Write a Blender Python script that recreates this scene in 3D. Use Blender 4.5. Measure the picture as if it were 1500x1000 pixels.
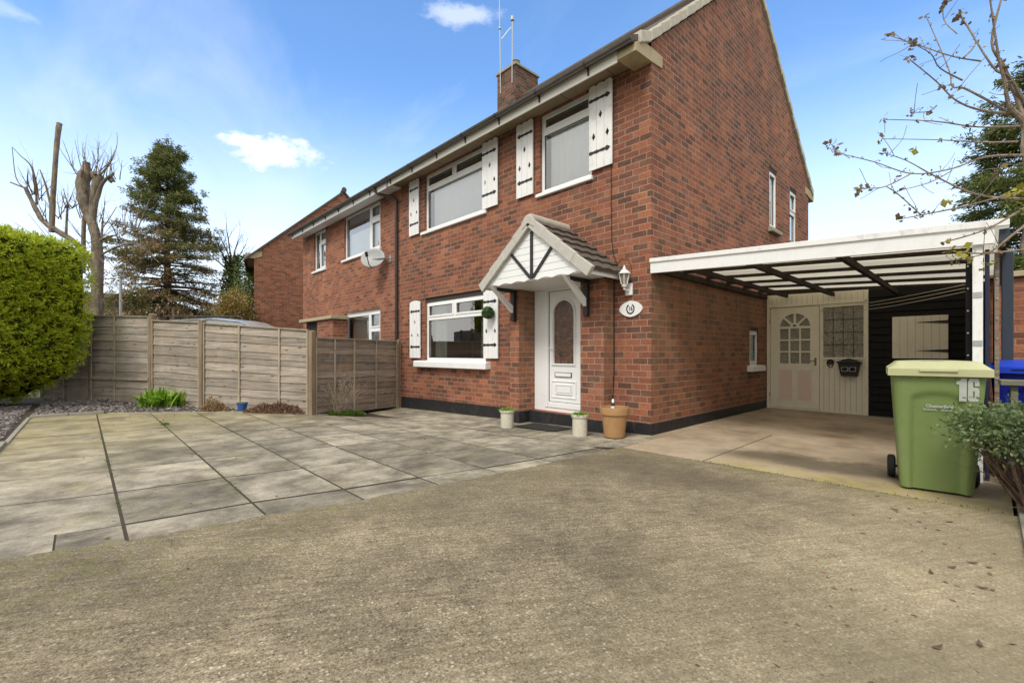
import bpy, bmesh, math, random
from math import radians, sin, cos, pi, floor
from mathutils import Vector, Matrix, noise as mnoise
import numpy as np

for o in list(bpy.data.objects): bpy.data.objects.remove(o, do_unlink=True)
scene = bpy.context.scene
col = scene.collection
random.seed(7); rng = np.random.default_rng(7)

# ---------------------------------------------------------------- camera
YAW = radians(46.505)
camd = bpy.data.cameras.new('camera'); cam = bpy.data.objects.new('camera', camd); col.objects.link(cam)
camd.sensor_width = 36; camd.lens = 664 / 1500 * 36
camd.shift_y = 17 / 1500; camd.clip_start = 0.05; camd.clip_end = 2000
cam.location = (3.18526, -5.64679, 1.12); cam.rotation_euler = (radians(90), 0, YAW)
scene.camera = cam

# ---------------------------------------------------------------- sky, sun, exposure
SUN_EL, SUN_AZ = radians(48), radians(20)          # azimuth of the sun measured from -Y (street side) towards +X
sdir = Vector((sin(SUN_AZ)*cos(SUN_EL), -cos(SUN_AZ)*cos(SUN_EL), sin(SUN_EL)))
sl = bpy.data.lights.new('sun', 'SUN'); sl.energy = 1.5; sl.angle = radians(18); sl.color = (1.0, 0.95, 0.87)
so = bpy.data.objects.new('sun', sl); col.objects.link(so); so.rotation_euler = sdir.to_track_quat('Z', 'Y').to_euler()
scene.view_settings.view_transform = 'Standard'; scene.view_settings.look = 'None'
scene.view_settings.exposure = 0.70; scene.view_settings.gamma = 1.0

world = bpy.data.worlds.new('World'); scene.world = world; world.use_nodes = True

class NT:
    def __init__(s, nt): s.nt = nt; nt.nodes.clear()
    def n(s, typ, ins=None, **kw):
        nd = s.nt.nodes.new(typ)
        for k, v in kw.items(): setattr(nd, k, v)
        if ins:
            for k, v in ins.items(): s.set(nd, k, v)
        return nd
    def set(s, nd, k, v):
        sk = nd.inputs[k]
        if isinstance(v, bpy.types.NodeSocket): s.nt.links.new(v, sk)
        elif isinstance(v, bpy.types.Node): s.nt.links.new(v.outputs[0], sk)
        else:
            if sk.type == 'RGBA' and len(v) == 3: v = (*v, 1)
            sk.default_value = v
    def m(s, op, a, b=0.0, c=0.0, clamp=False):
        nd = s.n('ShaderNodeMath', operation=op, use_clamp=clamp)
        s.set(nd, 0, a); s.set(nd, 1, b)
        if len(nd.inputs) > 2: s.set(nd, 2, c)
        return nd.outputs[0]
    def mix(s, f, a, b, mode='MIX'):
        nd = s.n('ShaderNodeMix', data_type='RGBA', blend_type=mode)
        s.set(nd, 0, f); s.set(nd, 6, a); s.set(nd, 7, b); return nd.outputs[2]
    def ramp(s, f, stops, interp='LINEAR'):
        nd = s.n('ShaderNodeValToRGB'); s.set(nd, 0, f); cr = nd.color_ramp; cr.interpolation = interp
        while len(cr.elements) < len(stops): cr.elements.new(0.5)
        for e, (p, c) in zip(cr.elements, stops):
            e.position = p; e.color = (*c, 1) if len(c) == 3 else c
        return nd.outputs[0]
    def rng(s, v, a, b, c=0.0, d=1.0, smooth=False):
        nd = s.n('ShaderNodeMapRange', interpolation_type='SMOOTHSTEP' if smooth else 'LINEAR', clamp=True)
        for i, x in enumerate((v, a, b, c, d)): s.set(nd, i, x)
        return nd.outputs[0]
    def noise(s, vec, scale, detail=4.0, rough=0.55, dist=0.0):
        nd = s.n('ShaderNodeTexNoise'); s.set(nd, 'Vector', vec); s.set(nd, 'Scale', scale); s.set(nd, 'Detail', detail)
        s.set(nd, 'Roughness', rough); s.set(nd, 'Distortion', dist); return nd.outputs[0]
    def scalev(s, vec, sx, sy, sz):
        nd = s.n('ShaderNodeVectorMath', operation='MULTIPLY'); s.set(nd, 0, vec); s.set(nd, 1, (sx, sy, sz)); return nd.outputs[0]
    def xyz(s, vec):
        nd = s.n('ShaderNodeSeparateXYZ'); s.set(nd, 0, vec); return nd.outputs
    def comb(s, x, y, z=0.0):
        nd = s.n('ShaderNodeCombineXYZ'); s.set(nd, 0, x); s.set(nd, 1, y); s.set(nd, 2, z); return nd.outputs[0]

W = NT(world.node_tree)
tc = W.n('ShaderNodeTexCoord'); d = tc.outputs['Generated']
x, y, z = W.xyz(d)
sky = W.n('ShaderNodeTexSky', sky_type='NISHITA', sun_disc=False)
sky.sun_elevation = SUN_EL; sky.sun_rotation = pi - SUN_AZ
sky.air_density = 1.0; sky.dust_density = 0.6; sky.ozone_density = 1.6
# air whitens towards the horizon, thin streaky cirrus, and a thicker cloud deck over the street side, out of view, added for neutral fill
zc = W.m('MAXIMUM', z, 0.0)
pz = W.m('ADD', zc, 0.12)
pv = W.comb(W.m('DIVIDE', x, pz), W.m('DIVIDE', y, pz), 0.0)
cir = W.noise(W.scalev(pv, 0.35, 0.9, 1), 1.6, 7, 0.6, 0.6)
big = W.noise(pv, 0.55, 5, 0.55, 0.3)
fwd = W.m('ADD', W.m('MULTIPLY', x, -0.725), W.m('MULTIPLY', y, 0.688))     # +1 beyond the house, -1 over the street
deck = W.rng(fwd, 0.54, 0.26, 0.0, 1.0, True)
cm = W.rng(cir, 0.50, 0.85, 0.0, 0.40)
cm = W.m('MULTIPLY', cm, W.rng(big, 0.38, 0.62))
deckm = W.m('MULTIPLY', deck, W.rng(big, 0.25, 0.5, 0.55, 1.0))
hz = W.m('MULTIPLY', W.rng(z, 0.52, 0.06, 0.0, 1.0, True), 0.98)
# small cumulus low over the roofs
def blob(cx, cy, cz, rx, rz):
    c = Vector((cx, cy, cz)).normalized(); r = Vector((c.y, -c.x, 0)).normalized()
    a = W.m('ADD', W.m('MULTIPLY', x, r.x), W.m('MULTIPLY', y, r.y)); a = W.m('DIVIDE', a, rx)
    b = W.m('DIVIDE', W.m('SUBTRACT', z, c.z), rz)
    dd = W.m('SQRT', W.m('ADD', W.m('MULTIPLY', a, a), W.m('MULTIPLY', b, b)))
    nn = W.noise(W.scalev(d, 14, 14, 26), 1.0, 6, 0.62)
    v = W.m('SUBTRACT', W.m('ADD', 1.0, W.m('MULTIPLY', W.m('SUBTRACT', nn, 0.5), 2.4)), dd)
    v = W.rng(v, 0.05, 0.75, 0.0, 0.92, True)
    return W.m('MULTIPLY', v, W.m('GREATER_THAN', W.m('ADD', W.m('MULTIPLY', x, c.x), W.m('MULTIPLY', y, c.y)), 0.0))
b1 = blob(-1.085, 0.305, 0.437, 0.085, 0.034)
b2 = blob(-0.80, 0.605, 0.745, 0.09, 0.02)
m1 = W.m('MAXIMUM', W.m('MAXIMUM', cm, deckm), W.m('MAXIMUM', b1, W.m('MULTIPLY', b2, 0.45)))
zen = W.mix(1.0, sky.outputs[0], (1.26, 1.64, 1.95, 1), 'MULTIPLY')
hcol = W.mix(hz, zen, (6.9, 7.9, 8.9, 1))
b3 = blob(-1.48, -0.11, 0.75, 0.05, 0.012)
m1 = W.m('MAXIMUM', m1, W.m('MULTIPLY', b3, 0.22))
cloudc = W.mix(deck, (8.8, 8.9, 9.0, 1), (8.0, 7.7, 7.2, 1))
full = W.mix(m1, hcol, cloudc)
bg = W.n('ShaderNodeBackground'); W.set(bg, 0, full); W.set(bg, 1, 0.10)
wo = W.n('ShaderNodeOutputWorld'); W.set(wo, 0, bg.outputs[0])

# ---------------------------------------------------------------- material library
def new_mat(name):
    m = bpy.data.materials.new(name); m.use_nodes = True; return m, NT(m.node_tree)
def finish(N, color, rough=0.7, bump=None, bs=0.3, bd=0.01, spec=0.4, metal=0.0, extra=None, disp=None):
    p = N.n('ShaderNodeBsdfPrincipled'); N.set(p, 'Base Color', color); N.set(p, 'Roughness', rough)
    N.set(p, 'Specular IOR Level', spec); N.set(p, 'Metallic', metal)
    if extra:
        for k, v in extra.items(): N.set(p, k, v)
    if bump is not None:
        b = N.n('ShaderNodeBump'); N.set(b, 'Height', bump); N.set(b, 'Strength', bs); N.set(b, 'Distance', bd); N.set(p, 'Normal', b.outputs[0])
    o = N.n('ShaderNodeOutputMaterial'); N.set(o, 0, p.outputs[0]); return p
def obco(N): return N.n('ShaderNodeTexCoord').outputs['Object']

def simple(name, c, rough=0.6, var=0.12, scale=9.0, spec=0.4, metal=0.0, dirt=0.0, dirtc=(0.12, 0.10, 0.07), bs=0.15, bscale=60, extra=None):
    m, N = new_mat(name); v = obco(N)
    n1 = N.noise(v, scale, 5, 0.6); n2 = N.noise(v, scale*7, 3, 0.6)
    f = N.m('ADD', N.m('MULTIPLY', n1, 0.7), N.m('MULTIPLY', n2, 0.3))
    k = N.rng(f, 0.25, 0.75, 1-var, 1+var)
    cc = N.n('ShaderNodeVectorMath', operation='SCALE'); N.set(cc, 0, c[:3]); N.set(cc, 'Scale', k)
    colr = cc.outputs[0]
    if dirt > 0:
        dm = N.rng(N.noise(N.scalev(v, 1, 1, 0.45), scale*1.7, 8, 0.7), 0.52, 0.78, 0.0, dirt)
        colr = N.mix(dm, colr, dirtc)
    h = N.noise(v, bscale, 4, 0.6)
    finish(N, colr, N.rng(n1, 0.2, 0.8, max(rough-0.08, 0.02), min(rough+0.08, 1)), h, bs, 0.004, spec, metal, extra)
    return m

def brick_mat(name, stops, mortar=(0.33, 0.215, 0.150), tan=0.0, w=0.235, h=0.0885, dark_top=0.0, mw=0.0062):
    m, N = new_mat(name); v = obco(N); X, Y, Z = N.xyz(v)
    g = N.n('ShaderNodeNewGeometry'); nx = N.xyz(g.outputs['Normal'])[0]
    isx = N.m('GREATER_THAN', N.m('ABSOLUTE', nx), 0.6)
    u = N.m('ADD', N.m('MULTIPLY', isx, N.m('ADD', Y, 50.11)), N.m('MULTIPLY', N.m('SUBTRACT', 1.0, isx), N.m('ADD', X, 50.0)))
    wob = N.m('MULTIPLY', N.m('SUBTRACT', N.noise(v, 9, 2), 0.5), 0.006)
    vz = N.m('ADD', N.m('ADD', Z, 50*h + 0.01), wob)
    rowf = N.m('DIVIDE', vz, h); row = N.m('FLOOR', rowf)
    wn0 = N.n('ShaderNodeTexWhiteNoise', noise_dimensions='1D'); N.set(wn0, 'W', row)
    off = N.m('ADD', N.m('MULTIPLY', N.m('MODULO', row, 2.0), 0.5), N.m('MULTIPLY', N.m('SUBTRACT', wn0.outputs[0], 0.5), 0.16))
    uf = N.m('ADD', N.m('DIVIDE', u, w), off); cl = N.m('FLOOR', uf)
    fu = N.m('SUBTRACT', uf, cl); fv = N.m('SUBTRACT', rowf, row)
    du = N.m('MULTIPLY', N.m('MINIMUM', fu, N.m('SUBTRACT', 1.0, fu)), w)
    dv = N.m('MULTIPLY', N.m('MINIMUM', fv, N.m('SUBTRACT', 1.0, fv)), h)
    dd = N.m('ADD', N.m('MINIMUM', du, dv), N.m('MULTIPLY', N.m('SUBTRACT', N.noise(v, 70, 3, 0.7), 0.5), 0.006))
    mask = N.rng(dd, mw-0.0015, mw+0.002, 0.0, 1.0, True)
    wn = N.n('ShaderNodeTexWhiteNoise', noise_dimensions='2D'); N.set(wn, 'Vector', N.comb(cl, row))
    big = N.noise(v, 0.8, 4, 0.6)
    rv = N.m('ADD', N.m('MULTIPLY', wn.outputs[0], 0.86), N.m('MULTIPLY', N.m('SUBTRACT', big, 0.43), 0.5), clamp=True)
    bc = N.ramp(rv, stops)
    nz = N.noise(v, 28, 6, 0.65)
    bc = N.mix(1.0, bc, N.ramp(nz, [(0.25, (0.55, 0.55, 0.58)), (0.55, (1.0, 1.0, 1.0)), (0.8, (1.4, 1.35, 1.3))]), 'MULTIPLY')
    mc = N.mix(N.noise(v, 5, 5), tuple(c*0.62 for c in mortar), tuple(c*1.28 for c in mortar))
    # smeared mortar / lime bloom
    bloom = N.rng(N.noise(N.scalev(v, 1, 1, 1.6), 2.6, 7, 0.7), 0.48, 0.76, 0.0, 0.5)
    bc = N.mix(bloom, bc, tuple(c*0.95 for c in mortar))
    if tan > 0:
        # sheltered side wall: tan lime run-down streaks beneath the lean-to flashing
        st = N.noise(N.scalev(v, 9, 9, 0.7), 1.0, 5, 0.7)
        zm = N.m('MULTIPLY', N.rng(Z, 0.5, 1.7, 0.35, 1.0), N.m('MULTIPLY', N.m('LESS_THAN', Z, 2.25), isx))
        bc = N.mix(N.m('MULTIPLY', N.m('MULTIPLY', N.rng(st, 0.30, 0.60, 0.15, 1.0), zm), tan), bc, (0.36, 0.23, 0.13))
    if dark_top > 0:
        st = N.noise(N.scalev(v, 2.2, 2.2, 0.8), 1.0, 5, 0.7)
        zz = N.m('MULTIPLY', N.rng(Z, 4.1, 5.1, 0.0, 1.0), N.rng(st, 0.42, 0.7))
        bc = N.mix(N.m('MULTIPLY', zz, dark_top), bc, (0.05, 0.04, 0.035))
    rs = N.rng(N.noise(N.scalev(v, 5.5, 5.5, 0.35), 1.0, 6, 0.7), 0.52, 0.74, 0.0, 0.38)
    bc = N.mix(rs, bc, (0.12, 0.075, 0.055)); mc = N.mix(rs, mc, (0.16, 0.11, 0.08))
    pt = N.rng(N.noise(v, 1.1, 3, 0.5), 0.55, 0.63, 0.0, 0.4)
    mc = N.mix(pt, mc, tuple(min(c*1.35, 1) for c in mortar))
    c = N.mix(mask, mc, bc)
    grime = N.rng(N.noise(v, 0.45, 6, 0.65), 0.32, 0.72, 1.12, 0.78)
    cs = N.n('ShaderNodeVectorMath', operation='SCALE'); N.set(cs, 0, c); N.set(cs, 'Scale', grime)
    hh = N.m('ADD', N.m('MULTIPLY', mask, 1.0), N.m('MULTIPLY', N.noise(v, 90, 5, 0.7), 0.5))
    finish(N, cs.outputs[0], 0.85, hh, 0.55, 0.006, 0.25)
    return m

BR = [(0.0, (0.095, 0.050, 0.037)), (0.14, (0.143, 0.066, 0.045)), (0.34, (0.209, 0.078, 0.050)), (0.6, (0.270, 0.098, 0.058)), (0.82, (0.319, 0.116, 0.063)), (0.97, (0.400, 0.158, 0.077))]
BR2 = [(0.0, (0.143, 0.066, 0.048)), (0.22, (0.235, 0.089, 0.056)), (0.6, (0.317, 0.119, 0.068)), (1.0, (0.430, 0.173, 0.085))]
M = {}
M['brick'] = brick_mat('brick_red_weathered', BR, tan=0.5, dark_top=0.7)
M['brick_nb'] = brick_mat('brick_red_neighbour', BR2)
M['brick_chim'] = brick_mat('brick_sooty', [(0, (0.05, 0.035, 0.03)), (0.5, (0.14, 0.065, 0.045)), (1, (0.22, 0.11, 0.07))], mortar=(0.17, 0.14, 0.11))
M['upvc'] = simple('white_upvc', (0.80, 0.815, 0.82), 0.32, 0.04, 3, dirt=0.10, dirtc=(0.45, 0.43, 0.38), bs=0.04)
M['upvc_cream'] = simple('aged_white_upvc', (0.73, 0.72, 0.66), 0.35, 0.05, 3, dirt=0.18, dirtc=(0.42, 0.38, 0.29), bs=0.04)
M['white_paint'] = simple('white_gloss_paint', (0.78, 0.79, 0.79), 0.45, 0.05, 6, dirt=0.16, dirtc=(0.33, 0.31, 0.27), bs=0.1)
M['white_worn'] = simple('white_flaking_paint', (0.77, 0.775, 0.765), 0.55, 0.06, 5, dirt=0.55, dirtc=(0.22, 0.19, 0.16), bs=0.25)
M['fascia'] = simple('cream_fascia_paint', (0.58, 0.52, 0.40), 0.5, 0.1, 5, dirt=0.35, dirtc=(0.25, 0.2, 0.13))
M['soffit'] = simple('tan_soffit_board', (0.27, 0.205, 0.135), 0.7, 0.15, 3, dirt=0.6, dirtc=(0.16, 0.11, 0.07))
M['black_paint'] = simple('black_masonry_paint', (0.018, 0.018, 0.02), 0.55, 0.4, 6, dirt=0.55, dirtc=(0.09, 0.085, 0.075), bs=0.5, bscale=40)
M['black_iron'] = simple('black_iron', (0.02, 0.02, 0.022), 0.45, 0.2, 20)
M['gutter'] = simple('grey_plastic_gutter', (0.085, 0.082, 0.075), 0.5, 0.25, 5, dirt=0.5, dirtc=(0.18, 0.17, 0.15))
M['pipe'] = simple('black_plastic_pipe', (0.035, 0.032, 0.03), 0.45, 0.2, 6)
M['verge'] = simple('pale_verge_tile', (0.46, 0.43, 0.36), 0.85, 0.18, 9, dirt=0.5, dirtc=(0.2, 0.19, 0.13), bs=0.4)
M['verge_grey'] = simple('grey_barge_tile', (0.47, 0.455, 0.41), 0.85, 0.14, 9, dirt=0.35, dirtc=(0.24, 0.23, 0.19), bs=0.35)
M['concrete'] = simple('cast_concrete', (0.40, 0.34, 0.22), 0.85, 0.15, 8, dirt=0.5, dirtc=(0.2, 0.16, 0.09), bs=0.4)
M['concrete_grey'] = simple('grey_concrete_kerb', (0.30, 0.28, 0.22), 0.9, 0.25, 8, dirt=0.6, dirtc=(0.13, 0.14, 0.05), bs=0.5)
M['tile'] = simple('brown_roof_tile', (0.095, 0.075, 0.062), 0.85, 0.3, 7, dirt=0.5, dirtc=(0.22, 0.2, 0.14), bs=0.5)
M['lead'] = simple('dark_lintel', (0.05, 0.046, 0.042), 0.8, 0.2, 9)
M['cream_paint'] = simple('cream_gloss_paint', (0.80, 0.755, 0.61), 0.42, 0.05, 4, dirt=0.3, dirtc=(0.40, 0.33, 0.2), bs=0.1)
M['pink_paint'] = simple('pink_panel_paint', (0.74, 0.58, 0.50), 0.5, 0.06, 5)
M['shed_black'] = simple('black_shed_boards', (0.013, 0.012, 0.012), 0.75, 0.35, 7, dirt=0.3, dirtc=(0.035, 0.03, 0.026), bs=0.3, spec=0.2)
M['dark_room'] = simple('dim_interior', (0.055, 0.042, 0.034), 0.9, 0.2, 2)  # dark tone stands in for unlit rooms and openings
M['wall_paper'] = simple('interior_wall', (0.60, 0.42, 0.30), 0.9, 0.2, 1.5)
M['voile'] = simple('pale_net_curtain', (0.56, 0.62, 0.56), 0.9, 0.06, 4)
M['blind'] = simple('pale_grey_blind', (0.88, 0.89, 0.88), 0.8, 0.03, 2)
M['galv'] = simple('galvanised_steel', (0.42, 0.44, 0.45), 0.45, 0.15, 12, metal=0.6)
M['dish'] = simple('grey_dish_paint', (0.33, 0.35, 0.35), 0.45, 0.1, 5, dirt=0.3, dirtc=(0.3, 0.2, 0.13))
M['terracotta'] = simple('terracotta_clay', (0.38, 0.215, 0.095), 0.8, 0.15, 9, dirt=0.9, dirtc=(0.22, 0.20, 0.05), bs=0.3)
M['pot_cream'] = simple('speckled_cream_pot', (0.56, 0.53, 0.44), 0.75, 0.2, 30, dirt=0.45, dirtc=(0.28, 0.26, 0.19), bs=0.4)
M['pot_blue'] = simple('blue_glazed_pot', (0.03, 0.09, 0.30), 0.35, 0.2, 9)
M['bin_green'] = simple('green_bin_plastic', (0.185, 0.258, 0.088), 0.5, 0.10, 4, dirt=0.45, dirtc=(0.27, 0.30, 0.17), bs=0.12, bscale=90)
M['bin_lid'] = simple('lit_green_lid_plastic', (0.48, 0.49, 0.27), 0.5, 0.1, 4, dirt=0.55, dirtc=(0.62, 0.58, 0.38), bs=0.12)  # pale green, with the cream highlight of the lit top painted in
M['bin_blue'] = simple('blue_bin_plastic', (0.015, 0.055, 0.52), 0.4, 0.1, 4, bs=0.1)
M['bin_blue_dark'] = simple('navy_bin_plastic', (0.008, 0.016, 0.22), 0.4, 0.1, 4, bs=0.1)
M['rubber'] = simple('black_rubber', (0.015, 0.015, 0.016), 0.75, 0.2, 12)
M['decal'] = simple('white_vinyl', (0.50, 0.54, 0.50), 0.55, 0.12, 25, dirt=0.3, dirtc=(0.36, 0.42, 0.26))
M['post_blue'] = simple('slate_blue_paint', (0.028, 0.04, 0.06), 0.5, 0.15, 5)
M['navy'] = simple('navy_paint', (0.014, 0.018, 0.045), 0.5, 0.15, 5)
M['rope'] = simple('pale_line', (0.42, 0.38, 0.28), 0.8, 0.1, 9)
M['cable'] = simple('black_cable', (0.012, 0.012, 0.012), 0.5, 0.1, 9)
M['soil'] = simple('dark_soil', (0.055, 0.042, 0.03), 0.95, 0.4, 14, bs=0.9, bscale=30)
M['earth'] = simple('rough_grass_ground', (0.075, 0.085, 0.035), 0.95, 0.4, 1.2, dirt=0.6, dirtc=(0.09, 0.075, 0.045), bs=0.6)
M['tarmac'] = simple('pale_tarmac', (0.12, 0.12, 0.115), 0.9, 0.2, 2)
M['car_paint'] = simple('silver_car_paint', (0.50, 0.52, 0.53), 0.25, 0.03, 3, metal=0.3, bs=0.0)
M['car_glass'] = simple('tinted_car_glass', (0.06, 0.075, 0.08), 0.08, 0.05, 3, spec=0.8, bs=0.0)
M['alu'] = simple('brushed_steel', (0.45, 0.44, 0.42), 0.3, 0.1, 20, metal=0.9)
M['label'] = simple('paper_label', (0.66, 0.64, 0.58), 0.6, 0.1, 40)
M['brass'] = simple('aged_handle_brass', (0.22, 0.17, 0.09), 0.4, 0.2, 20, metal=0.7)
M['mat'] = simple('charcoal_rubber_mat', (0.022, 0.021, 0.02), 0.95, 0.4, 30, bs=0.8, bscale=120)
M['render_far'] = simple('pale_render', (0.42, 0.36, 0.28), 0.9, 0.1, 1)

def glass_mat(name, tint=(1, 1, 1), refl=1.0, base=0.02, rough=0.0, bump=0.0):
    m, N = new_mat(name)
    fr = N.n('ShaderNodeFresnel'); N.set(fr, 0, 1.5)
    f = N.m('ADD', N.m('MULTIPLY', fr.outputs[0], refl), base, clamp=True)
    t = N.n('ShaderNodeBsdfTransparent'); N.set(t, 0, tint)
    g = N.n('ShaderNodeBsdfGlossy'); N.set(g, 0, (0.95, 0.97, 1.0)); N.set(g, 'Roughness', rough)
    b = N.n('ShaderNodeBump'); N.set(b, 'Height', N.noise(obco(N), 1.6 if bump < 0.5 else 60, 2)); N.set(b, 'Strength', max(bump, 0.02)); N.set(b, 'Distance', 0.01)
    N.set(g, 'Normal', b.outputs[0])
    s = N.n('ShaderNodeMixShader'); N.set(s, 0, f); N.set(s, 1, t.outputs[0]); N.set(s, 2, g.outputs[0])
    o = N.n('ShaderNodeOutputMaterial'); N.set(o, 0, s.outputs[0]); return m
M['glass'] = glass_mat('window_glass', (0.92, 0.95, 0.94), 2.0, 0.12)
M['glass_front'] = glass_mat('window_glass_low', (0.88, 0.9, 0.88), 2.0, 0.15)

def door_glass():
    m, N = new_mat('etched_leaded_door_glass'); v = obco(N)
    X, Y, Z = N.xyz(v)
    # symmetrical swirling lead pattern
    ax = N.m('ABSOLUTE', N.m('SUBTRACT', X, -1.68))
    pv = N.comb(N.m('MULTIPLY', ax, 9.0), N.m('MULTIPLY', Z, 6.5))
    wv = N.n('ShaderNodeTexWave', wave_type='RINGS'); N.set(wv, 'Vector', pv); N.set(wv, 'Scale', 0.42); N.set(wv, 'Distortion', 14.0); N.set(wv, 'Detail', 1.5); N.set(wv, 'Detail Scale', 0.55)
    line = N.rng(wv.outputs[1], 0.90, 0.97)
    base = N.ramp(N.noise(v, 7, 4), [(0.3, (0.03, 0.022, 0.018)), (0.5, (0.11, 0.05, 0.03)), (0.7, (0.17, 0.085, 0.045))])
    fl = N.rng(N.noise(pv, 2.2, 3, 0.6), 0.56, 0.66)
    c = N.mix(N.m('ADD', N.m('MULTIPLY', line, 0.10), N.m('MULTIPLY', fl, 0.35)), base, (0.30, 0.29, 0.24))
    finish(N, c, N.rng(line, 0, 1, 0.12, 0.4), N.noise(v, 40, 3), 0.5, 0.01, 0.6)
    return m
M['door_glass'] = door_glass()
def obscure_glass():
    m, N = new_mat('obscure_patterned_glass'); v = obco(N)
    vo = N.n('ShaderNodeTexVoronoi'); N.set(vo, 'Vector', v); N.set(vo, 'Scale', 55.0)
    c = N.ramp(N.m('ADD', N.m('MULTIPLY', vo.outputs[0], 0.8), N.m('MULTIPLY', N.noise(v, 6, 4), 0.6)), [(0.2, (0.10, 0.095, 0.075)), (0.6, (0.20, 0.19, 0.15)), (0.95, (0.36, 0.34, 0.28))])
    finish(N, c, 0.22, vo.outputs[0], 0.6, 0.01, 0.6); return m
M['obscure'] = obscure_glass()

def sheet_mat():
    m, N = new_mat('translucent_corrugated_sheet'); v = obco(N)
    n = N.rng(N.noise(v, 3, 6, 0.65), 0.3, 0.7, 0.72, 1.0)
    c = N.mix(n, (0.34, 0.31, 0.22), (0.68, 0.65, 0.54))
    t = N.n('ShaderNodeBsdfTranslucent'); N.set(t, 0, c)
    dd = N.n('ShaderNodeBsdfDiffuse'); N.set(dd, 0, c)
    s = N.n('ShaderNodeMixShader'); N.set(s, 0, 0.28); N.set(s, 1, t.outputs[0]); N.set(s, 2, dd.outputs[0])
    o = N.n('ShaderNodeOutputMaterial'); N.set(o, 0, s.outputs[0]); return m
M['sheet'] = sheet_mat()

def wood_mat(name, stops, ax=(1.2, 30, 30), warm=None, island=0.35, knots=True):
    m, N = new_mat(name); v = obco(N)
    g = N.n('ShaderNodeNewGeometry'); ri = g.outputs['Random Per Island']
    sh = N.n('ShaderNodeVectorMath', operation='ADD'); N.set(sh, 0, v); N.set(sh, 1, N.comb(N.m('MULTIPLY', ri, 37.0), N.m('MULTIPLY', ri, 11.0), 0.0))
    gv = N.scalev(sh.outputs[0], *ax)
    a = N.noise(gv, 1.0, 7, 0.68, 0.4)
    c = N.ramp(a, stops)
    bigv = N.noise(v, 1.6, 5, 0.65)
    k = N.m('ADD', N.rng(bigv, 0.25, 0.75, 0.72, 1.22), N.m('MULTIPLY', N.m('SUBTRACT', ri, 0.5), island*1.3))
    cs = N.n('ShaderNodeVectorMath', operation='SCALE'); N.set(cs, 0, c); N.set(cs, 'Scale', k); c = cs.outputs[0]
    if warm: c = N.mix(N.rng(N.noise(sh.outputs[0], 2.3, 4, 0.7), 0.52, 0.74, 0.0, 0.55), c, warm)
    if knots:
        vo = N.n('ShaderNodeTexVoronoi'); N.set(vo, 'Vector', N.scalev(sh.outputs[0], 3.2, 3.2, 9)); N.set(vo, 'Scale', 1.0); N.set(vo, 'Randomness', 1.0)
        c = N.mix(N.rng(vo.outputs[0], 0.06, 0.20, 0.8, 0.0), c, (0.05, 0.036, 0.028))
    finish(N, c, 0.85, a, 0.5, 0.006, 0.2); return m
M['fence'] = wood_mat('weathered_fence_board', [(0.25, (0.135, 0.113, 0.095)), (0.48, (0.311, 0.271, 0.226)), (0.75, (0.478, 0.430, 0.365))], warm=(0.343, 0.244, 0.158))
M['fence_dark'] = wood_mat('dark_fence_board', [(0.25, (0.115, 0.092, 0.076)), (0.5, (0.257, 0.211, 0.172)), (0.75, (0.419, 0.360, 0.290))], warm=(0.378, 0.204, 0.103))
M['post'] = wood_mat('fence_post_timber', [(0.2, (0.145, 0.103, 0.070)), (0.5, (0.272, 0.202, 0.136)), (0.8, (0.365, 0.288, 0.207))], ax=(22, 22, 1.0), knots=False)
M['batten'] = wood_mat('fence_batten_timber', [(0.2, (0.2, 0.165, 0.12)), (0.5, (0.34, 0.295, 0.22)), (0.8, (0.46, 0.41, 0.32))], ax=(12, 12, 4.0), knots=False)
M['beam'] = wood_mat('dark_stained_beam', [(0.2, (0.016, 0.012, 0.009)), (0.5, (0.035, 0.026, 0.019)), (0.8, (0.065, 0.05, 0.036))], ax=(8, 8, 8), knots=False)
M['plank'] = wood_mat('grey_board', [(0.2, (0.10, 0.095, 0.07)), (0.5, (0.2, 0.185, 0.14)), (0.8, (0.3, 0.28, 0.22))], ax=(3, 20, 20), knots=False)
M['trellis'] = wood_mat('orange_trellis', [(0.2, (0.2, 0.11, 0.045)), (0.8, (0.36, 0.21, 0.09))], ax=(10, 10, 10), knots=False)

def bark(name, c0, c1, moss=None):
    m, N = new_mat(name); v = obco(N)
    a = N.noise(N.scalev(v, 6, 6, 1.5), 2.0, 7, 0.7)
    c = N.mix(N.rng(a, 0.3, 0.7), c0, c1)
    if moss: c = N.mix(N.rng(N.noise(v, 2.2, 5), 0.45, 0.65, 0, 0.7), c, moss)
    c = N.mix(N.rng(N.noise(v, 1.3, 6, 0.7), 0.48, 0.62, 0.0, 0.55), c, tuple(q*0.5 for q in c0))
    finish(N, c, 0.9, a, 1.0, 0.05, 0.15); return m
M['bark'] = bark('grey_brown_bark', (0.10, 0.082, 0.062), (0.36, 0.30, 0.225))
M['bark_dark'] = bark('dark_bark', (0.05, 0.035, 0.022), (0.14, 0.095, 0.06))
M['bark_moss'] = bark('ivy_green_bark', (0.05, 0.045, 0.025), (0.12, 0.11, 0.05), (0.05, 0.075, 0.015))
M['twig'] = bark('pale_twig_bark', (0.2, 0.155, 0.115), (0.50, 0.42, 0.33))
M['twig_dark'] = bark('brown_twig_bark', (0.11, 0.075, 0.052), (0.27, 0.19, 0.14))

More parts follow.
